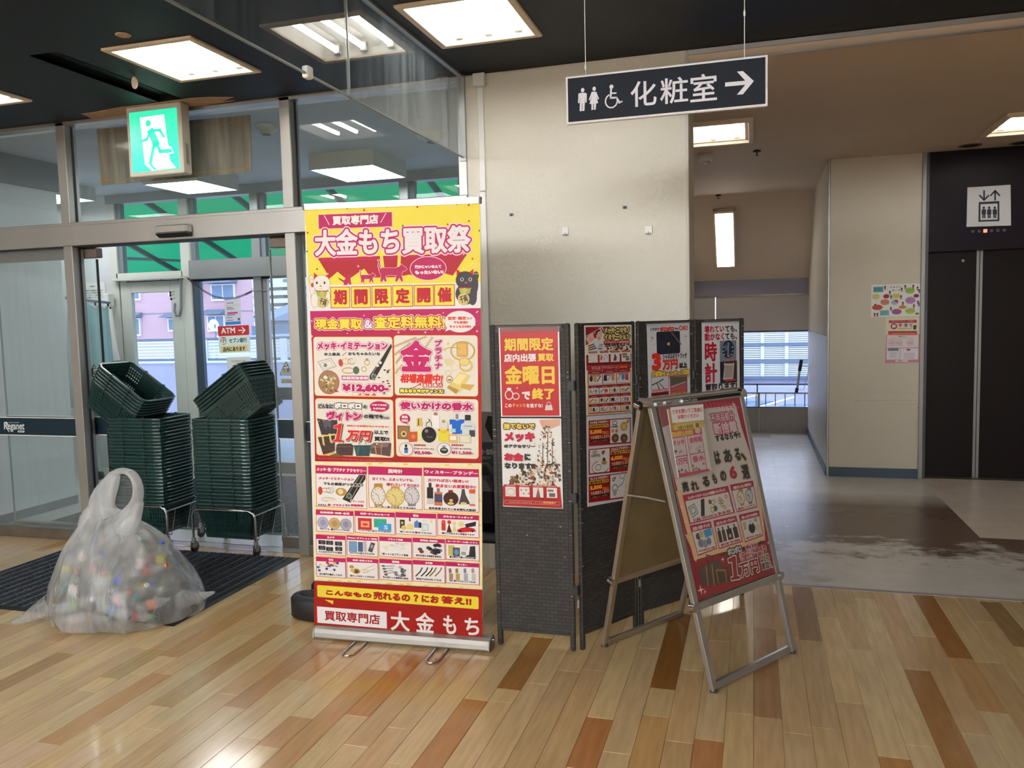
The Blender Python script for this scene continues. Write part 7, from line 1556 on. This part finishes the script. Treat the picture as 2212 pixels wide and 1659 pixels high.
for A_, B_, nn in ((FA, FB, nF), (RA, RB_, nR)):
    for p in (A_, B_): MB(m_chrome).tube([tuple(p-nn*.012+Vector((0,0,-.008))), tuple(p+nn*.016+Vector((0,0,-.008)))], [.016,.018], 12).build('corner_cap', af)
MB(m_alu2).tube([tuple(lerp(FA,FD,.34)-nF*.02), tuple(lerp(lerp(FA,FD,.34),lerp(RA,RD_,.34),.5)), tuple(lerp(RA,RD_,.34)-nR*.01)], .004, 6).build('stay', af)
def onAF(off):
    p0 = FA+nF*off
    def fn(x, y):
        r = Vector(ray(x, y)); c = Vector(CC); return c+r*((p0-c).dot(nF)/r.dot(nF))
    return fn
qa = [(1420,872),(1598,852),(1680,1236),(1508,1297)]
MB(m_paper).prism([tuple(onAF(.004)(*p)) for p in qa], tuple(nF*-.001)).build('poster_sheet', af)
a = Art(qa, [onAF(.004)(*p) for p in qa], gap=.0004)
a.crop(1280,840,3.607)
PK=(170,26,62); PW=(214,204,196); TD=(150,24,40)
def sq(pts, c): a.poly(pts, c)
sq([(505,118),(1147,44),(1443,1428),(822,1648)], (164,24,56)); sq([(720,1200),(1395,1100),(1443,1428),(822,1648)], (150,20,36))
sq([(540,300),(880,150),(1115,126),(1160,300),(1220,480),(1300,800),(1340,1100),(1340,1180),(900,1300),(800,1320),(740,1100),(640,700)], PW)
sq([(720,1130),(1325,1020),(1340,1180),(808,1325)], (226,190,140)); sq([(650,790),(700,780),(812,1320),(790,1330)], (226,190,140)); sq([(1270,730),(1300,720),(1345,1170),(1325,1180)], (226,190,140))
for k in range(8): a.line([(880+k*30,110),(900+k*34,150)],6,(206,90,120))
def st(s_, x0, y0, x1, y1, c, bold, raw=False, **k):
    if not raw:
        h_ = (y1-y0); sy = .115+.239*(y0-80)/1460; w1 = max(5, (x1-x0)-.21*h_); d_ = sy*w1*.95
        if d_ > h_*.35: d_ = h_*.35
        y0 += d_; y1 -= d_
    a.text(s_, x0, y0, x1, y1, c, bold=bold, **k)
st('不用品処分',912,170,1110,262,(226,200,206),1.5,out=[(5,(176,60,96))]); st('断捨離',934,240,1132,352,(226,200,206),2.5,out=[(6,(176,60,96))]); st('するなら今!!',948,330,1156,404,BLK,2.5)
for ch,x0,y0,x1,y1 in (('は',938,478,1002,584),('あ',1010,462,1092,572),('る',1096,456,1160,556),('、',1150,490,1200,560)): st(ch,x0,y0,x1,y1,BLK,3.5,out=[(6,(190,170,150))])
for ch,x0,y0,x1,y1 in (('売',688,712,752,800),('れ',756,706,830,792),('る',846,672,914,760),('も',922,650,972,736),('の',984,630,1046,716),('選',1148,580,1228,700)): st(ch,x0,y0,x1,y1,BLK,3.5,out=[(6,(190,170,150))])
st('6',1052,590,1130,700,PK,6,out=[(5,(226,206,200))])
def cell(p, tt, cp):   # p: TL TR BR BL of a framed picture
    (x0,y0),(x1,y1),(x2,y2),(x3,y3) = p; sq(p, PK); h_ = .22
    L_ = lambda s_, t_: ((x0+(x1-x0)*s_)*(1-t_)+(x3+(x2-x3)*s_)*t_, (y0+(y1-y0)*s_)*(1-t_)+(y3+(y2-y3)*s_)*t_)
    sq([L_(.03,h_),L_(.97,h_),L_(.97,.96),L_(.03,.96)], (220,216,210)); A1, A2 = L_(.10,.07), L_(.92,h_-.04); st(tt,A1[0],A1[1],A2[0],A2[1],(230,206,206),1.6,raw=True)
    B1, B2 = L_(.10,.84), L_(.92,.95); st(cp,B1[0],B1[1],B2[0],B2[1],(170,26,60),1.2,raw=True); return L_
L1 = cell([(696,822),(1052,748),(1106,960),(752,1050)],'メッキ･イミテーションの指輪･ネックレス','お土産品／おもちゃみたいな／壊れ･歪み･変色!')
a.line([L1(.06,.45),L1(.2,.36),L1(.24,.68),L1(.10,.8),L1(.06,.45)],5,(120,120,124)); a.line([L1(.10,.5),L1(.18,.46),L1(.2,.64),L1(.12,.7),L1(.10,.5)],4,(90,90,96)); sq([L1(.36,.28),L1(.44,.26),L1(.36,.84),L1(.28,.84)], (34,28,28))
def el(L_, s_, t_, r_, c): q = L_(s_, t_); a.ell(q[0]-r_,q[1]-r_,q[0]+r_,q[1]+r_,c,n=12)
def rg(L_, s_, t_, r_, c, w=5): q = L_(s_, t_); a.ring(q[0]-r_,q[1]-r_,q[0]+r_,q[1]+r_,w,c)
el(L1,.54,.42,16,(150,50,36)); rg(L1,.6,.46,18,gold2); el(L1,.66,.42,14,(206,200,196)); el(L1,.62,.68,20,(60,96,56)); rg(L1,.55,.7,20,gold2)
for (s_,t_) in ((.76,.4),(.8,.5),(.77,.62),(.82,.72),(.9,.36),(.74,.5)): rg(L1,s_,t_,14,(190,120,70))
rg(L1,.92,.6,22,(190,180,170),4)
L2 = cell([(1066,742),(1246,708),(1280,916),(1120,958)],'壊れた時計','動かない／ノンブランド')
for (s_,c,fc) in ((.34,gold2,(220,210,190)),(.72,(120,120,120),(200,198,196))): q = L2(s_,.52); a.poly([(q[0]-16,q[1]-66),(q[0]+14,q[1]-70),(q[0]+26,q[1]+60),(q[0]-4,q[1]+66)], c); a.ell(q[0]-34,q[1]-40,q[0]+34,q[1]+40,fc,ol=(5,c)); a.line([(q[0]-16,q[1]-10),(q[0],q[1]),(q[0]+4,q[1]+26)],4,(60,50,40))
L3 = cell([(752,1058),(916,1026),(966,1240),(818,1298)],'記念･古銭･テレカ','今では使わない古銭')
el(L3,.25,.40,22,(70,66,80)); el(L3,.42,.36,24,(196,180,120)); sq([L3(.55,.26),L3(.93,.22),L3(.93,.48),L3(.58,.52)], (60,150,206)); el(L3,.3,.64,28,(130,130,150)); el(L3,.5,.70,26,(150,150,160)); el(L3,.7,.66,24,(120,130,150))
L4 = cell([(936,1020),(1114,982),(1166,1186),(982,1244)],'お酒（ウィスキー･ブランデー）','海外土産／数十年前の')
for (s_,c,r_) in ((.14,(40,28,26),.07),(.32,(90,50,40),.07),(.56,(50,24,22),.11),(.82,(60,40,50),.09)): sq([L4(s_-r_,.40),L4(s_+r_,.40),L4(s_+r_,.80),L4(s_-r_,.80)], c); sq([L4(s_-.03,.28),L4(s_+.03,.28),L4(s_+.03,.42),L4(s_-.03,.42)], c)
el(L4,.56,.66,12,(216,190,120))
L5 = cell([(1134,976),(1292,940),(1326,1140),(1184,1192)],'使いかけの香水','新品でなくてもOK!')
el(L5,.5,.58,34,(26,20,28)); el(L5,.5,.36,16,(200,200,200)); sq([L5(.1,.3),L5(.24,.28),L5(.24,.56),L5(.1,.58)], (170,176,160)); el(L5,.78,.62,20,(220,200,140)); el(L5,.76,.32,14,(160,160,160))
for (x,y,r_) in ((690,915,14),(720,1030,12),(745,1105,12),(1320,1045,14),(840,1565,26),(872,1580,14),(1095,120,18),(1010,1325,16),(800,1330,12),(1366,1195,12),(1400,1388,12)): a.star(x,y,r_,(240,214,220))
st('どんなに',980,1268,1040,1302,(40,34,34),1.5); st('ボロボロ',1042,1222,1160,1290,(230,220,214),2,out=[(6,(40,34,34))]); st('の',1162,1228,1184,1258,(40,34,34),1.5); st('ヴィトン',1186,1192,1280,1252,(150,24,60),4,out=[(5,(220,190,196))]); st('の鞄でも',1284,1172,1342,1212,(40,34,34),1.5)
st('他店とは金額がそもそも違う!!',1130,1228,1362,1328,(226,190,180),.8)
sq([(824,1390),(870,1362),(900,1364),(930,1330),(985,1332),(996,1400),(1050,1376),(1066,1500),(1010,1520),(850,1530),(828,1460)], (84,70,66)); sq([(940,1420),(1052,1384),(1066,1496),(950,1510)], (70,52,40)); a.line([(900,1364),(880,1290),(930,1300),(940,1340)],6,(70,50,40)); a.line([(880,1380),(896,1528)],9,(170,120,60)); a.line([(926,1370),(944,1526)],9,(170,120,60)); a.line([(960,1410),(1030,1410),(1040,1500)],8,(170,120,60)); a.line([(960,1420),(976,1506)],8,(170,120,60))
ONE=[(1052,1324),(1096,1298),(1110,1300),(1124,1455),(1142,1458),(1144,1478),(1078,1490),(1076,1470),(1094,1462),(1082,1342),(1056,1350)]
a.line(ONE+ONE[:1],20,(40,24,24)); a.line(ONE+ONE[:1],12,(230,214,206)); a.poly(ONE,(150,24,30)); st('万円',1132,1322,1300,1464,(150,24,30),3,out=[(5,(230,214,206)),(9,(40,24,24))]); st('以上で',1296,1280,1378,1352,(40,30,30),1.5,out=[(4,(230,214,206))]); st('買取!!',1308,1338,1392,1410,(40,30,30),1.5,out=[(4,(230,214,206))])
a.build('printed_artwork', af, m_inkg)
MB(glass_mat('poster_cover_film', (.98,.98,.98), haze=.012, hazecol=(.7,.66,.6), refl=.8, rough=.06)).prism([tuple(onAF(.0125)(*p)) for p in qa], tuple(nF*-.0006)).build('cover_film', af)
# leaflet holder
hq = [(1423,872),(1518,866),(1541,1022),(1450,1033)]
lt = thing('leaflet_holder', 'clear plastic leaflet holder hung on the upper left of the A-frame poster', 'holder', tuple(onAF(.03)(1480,960)))
hc = [onAF(.040)(*p) for p in hq]; hc2 = [onAF(.016)(*p) for p in hq]
cl = MB(m_film); cl.prism([tuple(p) for p in hc], tuple(nF*-.0015)); cl.build('front_plate', lt)
cl = MB(m_film); vs = [tuple(p) for p in hc]+[tuple(p) for p in hc2]; cl.add(vs, [(0,1,5,4),(1,2,6,5),(2,3,7,6),(3,0,4,7)]); cl.build('side_walls', lt)
a = board('holder_label', 'white label with red lettering on the leaflet holder', 'label', [(1448,880),(1519,873),(1521,907),(1453,914)], onAF(.0415), m_inkm, .0006)
a.crop(1280,840,3.607); a.sl=-.085; a.text('フタを開いてご自由に',616,164,858,198,(196,44,36),bold=.8); a.text('お取りください',662,206,828,236,(196,44,36),bold=.8); a.build('artwork', a.T, a.M)
a = board('leaflet', 'yellow and magenta leaflet standing in the clear holder', 'leaflet', [(1442,884),(1515,879),(1536,1016),(1466,1032)], onAF(.030), m_inkg, .004)
a.crop(1280,840,3.607); a.poly([(585,150),(850,140),(872,300),(612,350)], (226,190,90)); a.poly([(596,170),(640,168),(650,320),(606,330)], (206,140,60)); a.rect(630,284,840,318,(226,206,60)); a.rect(804,270,832,306,(90,70,30)); a.text('大金もち買取祭',660,290,790,308,(120,90,40),bold=1)
a.poly([(604,330),(850,306),(855,350),(610,378)], (196,40,44)); a.text('現金買取＆査定料',612,336,790,368,(236,180,60),bold=2.5); a.ell(796,304,846,348,(226,180,150))
for (x0,y0,x1,y1,tt) in ((608,392,738,520,'メッキ'),(740,370,870,500,'金相場'),(636,540,758,668,'1万円'),(764,516,892,650,'香水')):
    a.rect(x0,y0,x1,y1,(222,200,200),ol=(5,(186,30,70))); a.text(tt,x0+12,y0+10,x1-16,y0+44,(196,60,90),bold=2)
    for k in range(7): x=x0+16+rnd.random()*(x1-x0-34); y=y0+66+rnd.random()*(y1-y0-80); a.ell(x-10,y-9,x+12,y+9,rnd.choice([(150,120,80),(90,80,80),(206,180,130),(60,54,60),(170,170,176)]),n=8)
a.poly([(640,668),(905,622),(915,645),(680,694)], (190,34,80)); a.build('artwork', a.T, a.M)
# ---------------------------------------------------------------- hanging toilet sign
SY = 3.0
sq_ = [(1220,169),(1657,114),(1660,227.5),(1226,271)]
fs_ = lambda x, y: ony(x, y, SY)
c = [Vector(fs_(*p)) for p in sq_]; sx0, sx1, sz0, sz1 = -.662, .047, 2.2075, 2.3795
hs = thing('hanging_sign', 'dark navy hanging restroom sign with figures and right arrow', 'sign', ((sx0+sx1)/2, SY, sz0))
MB(mat('sign_frame_white', rgb(206,200,198), .45)).cbox((sx0, SY, sz0), (sx1, SY+.016, sz1), .002).build('frame', hs)
MB(mat('sign_navy', rgb(13,18,28), .6, spec=.2)).box((sx0+.008, SY-.0015, sz0+.008), (sx1-.008, SY, sz1-.008)).build('face', hs)
for x in (-.588, -.030):
    MB(m_white).cyl((x, SY+.008, sz1-.002), (x, SY+.008, HC), .0015, 6).lathe((x, SY+.008, sz1+.14 if x > -.3 else sz1+.02), [(.003, 0), (.004, .01), (.002, .02)], 8).build('wire', hs)
a = Art(sq_, [Vector((sx0,SY-.0015,sz1)),Vector((sx1,SY-.0015,sz1)),Vector((sx1,SY-.0015,sz0)),Vector((sx0,SY-.0015,sz0))], gap=.0002)
a.crop(1200,80,4.424); SW=(206,202,206)
def fig(cx, cy, k, fem=False):
    a.ell(cx-17,cy-8,cx+17,cy+30,SW)
    if not fem: a.poly([(cx-38,cy+48),(cx-28,cy+38),(cx+28,cy+36),(cx+40,cy+46),(cx+42,cy+126),(cx+30,cy+130),(cx+26,cy+70),(cx+24,cy+206),(cx+4,cy+208),(cx+2,cy+135),(cx-2,cy+135),(cx,cy+208),(cx-20,cy+210),(cx-22,cy+75),(cx-26,cy+134),(cx-38,cy+134)], SW)
    else: a.poly([(cx-22,cy+40),(cx+20,cy+38),(cx+50,cy+106),(cx+38,cy+112),(cx+22,cy+74),(cx+42,cy+146),(cx+24,cy+150),(cx+22,cy+208),(cx+4,cy+210),(cx+3,cy+152),(cx-3,cy+152),(cx-2,cy+210),(cx-18,cy+212),(cx-20,cy+154),(cx-38,cy+156),(cx-20,cy+78),(cx-36,cy+122),(cx-47,cy+118)], SW)
fig(254,508,0); fig(361,494,0,True)
a.ell(502,466,542,502,SW); a.line([(520,495),(518,590),(572,586),(606,634)],18,SW); a.line([(524,546),(568,544)],14,SW); a.line([(596,638),(628,622)],13,SW); a.ring(462,556,592,682,13,SW,a0=-20,a1=250,n=30)
a.text('化',700,438,956,654,SW,bold=3); a.text('粧',980,404,1258,622,SW,bold=3); a.text('室',1268,366,1536,600,SW,bold=3)
a.line([(1622,450),(1812,430)],38,SW); a.poly([(1722,324),(1780,318),(1890,414),(1786,544),(1728,548),(1824,430)], SW)
a.build('lettering', hs, m_inkm)
# ---------------------------------------------------------------- bits on the textured wall
wt = thing('cable_conduit', 'white cable conduit with junction box running down the textured wall', 'conduit', (-1.51, YF-.01, 1.2))
MB(m_white).cbox((-1.541, YF-.045, 2.83), (-1.468, YF, HC-.002), .005).build('junction_box', wt)
MB(m_white).cbox((-1.524, YF-.014, 2.24), (-1.488, YF, 2.83), .003).build('trunking', wt); MB(m_white).cbox((-1.526, YF-.012, 0), (-1.490, YF, 2.236), .003).build('trunking', wt)
for (x0, x1, z0, z1, lb) in ((-1.044,-1.004,1.963,2.010,'left'),(-.577,-.533,1.945,1.991,'right')):
    t = thing('wall_hook', 'white square adhesive hook, the %s one on the textured wall' % lb, 'hook', ((x0+x1)/2, YF, z0))
    MB(m_white).cbox((x0, YF-.007, z0), (x1, YF, z1), .003).build('plate', t); MB(m_steel).tube([((x0+x1)/2-.012, YF-.009, z0+.006), ((x0+x1)/2, YF-.014, z0-.002), ((x0+x1)/2+.012, YF-.009, z0+.006)], .0022, 6).cyl(((x0+x1)/2, YF-.008, z0+.002), ((x0+x1)/2, YF-.008, z0+.014), .002, 6).build('hook', t)
for (x, y, lb) in ((1105,464,'left'),(1350,448,'right')):
    p = ony(x, y, YF); t = thing('torn_fixing', 'small grey torn fixing left on the wall, the %s one' % lb, 'fixing', (p[0], YF, p[2]))
    b = MB(m_ggrey, m_dark).box((p[0]-.012, YF-.002, p[2]-.008), (p[0]+.012, YF, p[2]+.008), 0).box((p[0]-.003, YF-.004, p[2]-.007), (p[0]+.003, YF-.002, p[2]+.006), 1); b.build('plate', t)
# poster leaning between banner and screen
a = board('hidden_pamphlet', 'grey pamphlet stand seen in the gap between banner and screen', 'pamphlet', [(1020,888),(1070,890),(1072,1000),(1022,1002)], lambda x, y: ony(x, y, 4.02), m_inkg, .004, mat('grey_pamphlet', rgb(150,150,148), .5))
a.rect(1020,955,1072,1000,(70,76,82)); a.ell(1050,904,1066,940,(206,170,150)); a.poly([(1048,920),(1054,898),(1068,900),(1070,950),(1062,950)], (40,34,34)); a.text('時計･宝石',1030,970,1066,982,(206,206,206),bold=.5); a.text('高価買取中',1032,986,1060,992,(190,190,190)); a.build('artwork', a.T, a.M)
# ---------------------------------------------------------------- lobby notices
fw = lambda x, y: ony(x, y, 7.8185)
a = board('speech_bubble_poster', 'white poster with coloured speech bubbles on the lobby wall', 'poster', [(1882.2,615.5),(1988.3,611.8),(1988.3,682.8),(1881.4,685.4)], fw, m_inkm)
a.crop(1840,580,7.541)
for (x0,y0,x1,y1,c) in ((350,300,512,382,(80,150,160)),(330,410,456,510,(210,206,130)),(512,418,612,486,(170,24,60)),(464,500,614,594,(206,130,110)),(328,590,504,676,(200,80,50)),(458,680,606,764,(120,180,180)),(656,404,796,492,(206,206,120)),(640,508,760,592,(160,190,206)),(864,310,1026,408,(150,190,80)),(1004,414,1096,472,(150,30,80)),(870,462,1038,572,(180,130,180)),(762,604,892,654,(206,140,60)),(648,658,812,748,(160,90,140)),(866,642,1038,738,(180,200,90)),(1028,716,1100,756,(150,150,90))):
    if (x0,y0) in ((350,300),(458,680)): a.rect(x0,y0,x1,y1,c)
    else: a.ell(x0,y0,x1,y1,c,n=16)
    for k in range(2): a.line([(x0+20,y0+(y1-y0)*(.36+.28*k)),(x1-24,y0+(y1-y0)*(.30+.28*k))],5,tuple(int(v*.5) for v in c))
a.poly([(680,512),(752,508),(750,560),(700,530)], (200,40,50)); a.text('ニャイン',620,284,806,318,(50,44,50),bold=1.5); a.text('カード',656,338,788,368,(50,44,50),bold=1.5)
for (x,y) in ((540,290),(870,276),(1000,272),(620,368),(812,320),(1070,300),(1096,344),(640,440),(800,440),(830,548),(1010,590),(1090,560),(1076,530),(380,580),(636,634),(370,730),(416,730)): a.ell(x-16,y,x+18,y+34,(150,96,76),n=10); a.ell(x-16,y-6,x+18,y+14,(50,34,32),n=10); a.rect(x-12,y+32,x+14,y+54,(120,90,110))
a.build('artwork', a.T, a.M)
a = board('childcare_leaflet', 'cream leaflet with red ribbon below the speech bubble poster', 'leaflet', [(1913,686),(1989.6,685.4),(1988,724),(1913,724)], fw, m_inkm, paper=mat('cream_leaflet', rgb(220,210,182), .5))
a.crop(1840,580,7.541); a.poly([(594,856),(620,846),(1040,836),(1062,852),(1050,866),(1064,884),(600,890),(612,872)], (176,34,44)); a.text('申込みキャンペーン実施中',650,850,1020,868,(226,190,180),bold=.6)
a.ell(634,894,738,990,(150,24,76)); a.text('新',656,912,722,968,(232,220,220),bold=4); a.text('子',758,898,820,956,(206,70,50),bold=6); a.text('育',852,896,912,956,(70,130,170),bold=6); a.text('て',936,904,990,956,(200,90,80),bold=6); a.ell(1000,920,1050,1000,(50,60,56)); a.ell(1036,920,1060,960,(160,80,60)); a.line([(760,984),(970,978)],6,(90,60,60)); a.rect(594,1020,1062,1076,(200,76,44)); a.text('キッズもママもうれしい子育て応援',622,1026,1036,1044,(90,30,20),bold=1.2); a.line([(650,1060),(1030,1056)],6,(236,190,160)); a.build('artwork', a.T, a.M)
a = board('programme_notice', 'pink bordered white notice hung under the cream leaflet', 'notice', [(1914.5,723),(1987,722.5),(1985.6,783),(1911.5,784.5)], lambda x, y: ony(x, y, 7.815), m_inkm, paper=mat('pink_leaflet', rgb(206,140,146), .5))
a.crop(1840,580,7.541); a.rect(576,1090,1082,1282,(222,212,214)); a.rect(572,1300,784,1480,(222,214,222)); a.rect(800,1300,1078,1480,(226,216,226)); a.text('お得なポイント',758,1096,892,1114,(60,50,50),bold=1.2); a.line([(650,1132),(1000,1128)],4,(110,90,90))
for x in (600,720,900): a.rect(x,1156,x+120,1180,(226,186,170)); a.rect(x,1190,x+110,1230,(206,180,190)); a.line([(x+10,1250),(x+104,1242)],6,(190,110,110))
a.rect(594,1300,762,1336,(46,70,100),r=8); a.text('詳しくはこちら',612,1308,744,1328,(206,210,220),bold=.8); a.rect(620,1356,730,1452,(206,200,206)); a.rect(896,1310,956,1332,(110,30,90))
for y in (1380,1400,1424,1444,1464): a.line([(850,y),(1020,y-4)],5,(150,90,110))
a.rect(716,1494,916,1520,(232,224,220)); a.text('日専連カード',742,1498,892,1514,(90,70,70),bold=.8); a.build('artwork', a.T, a.M)
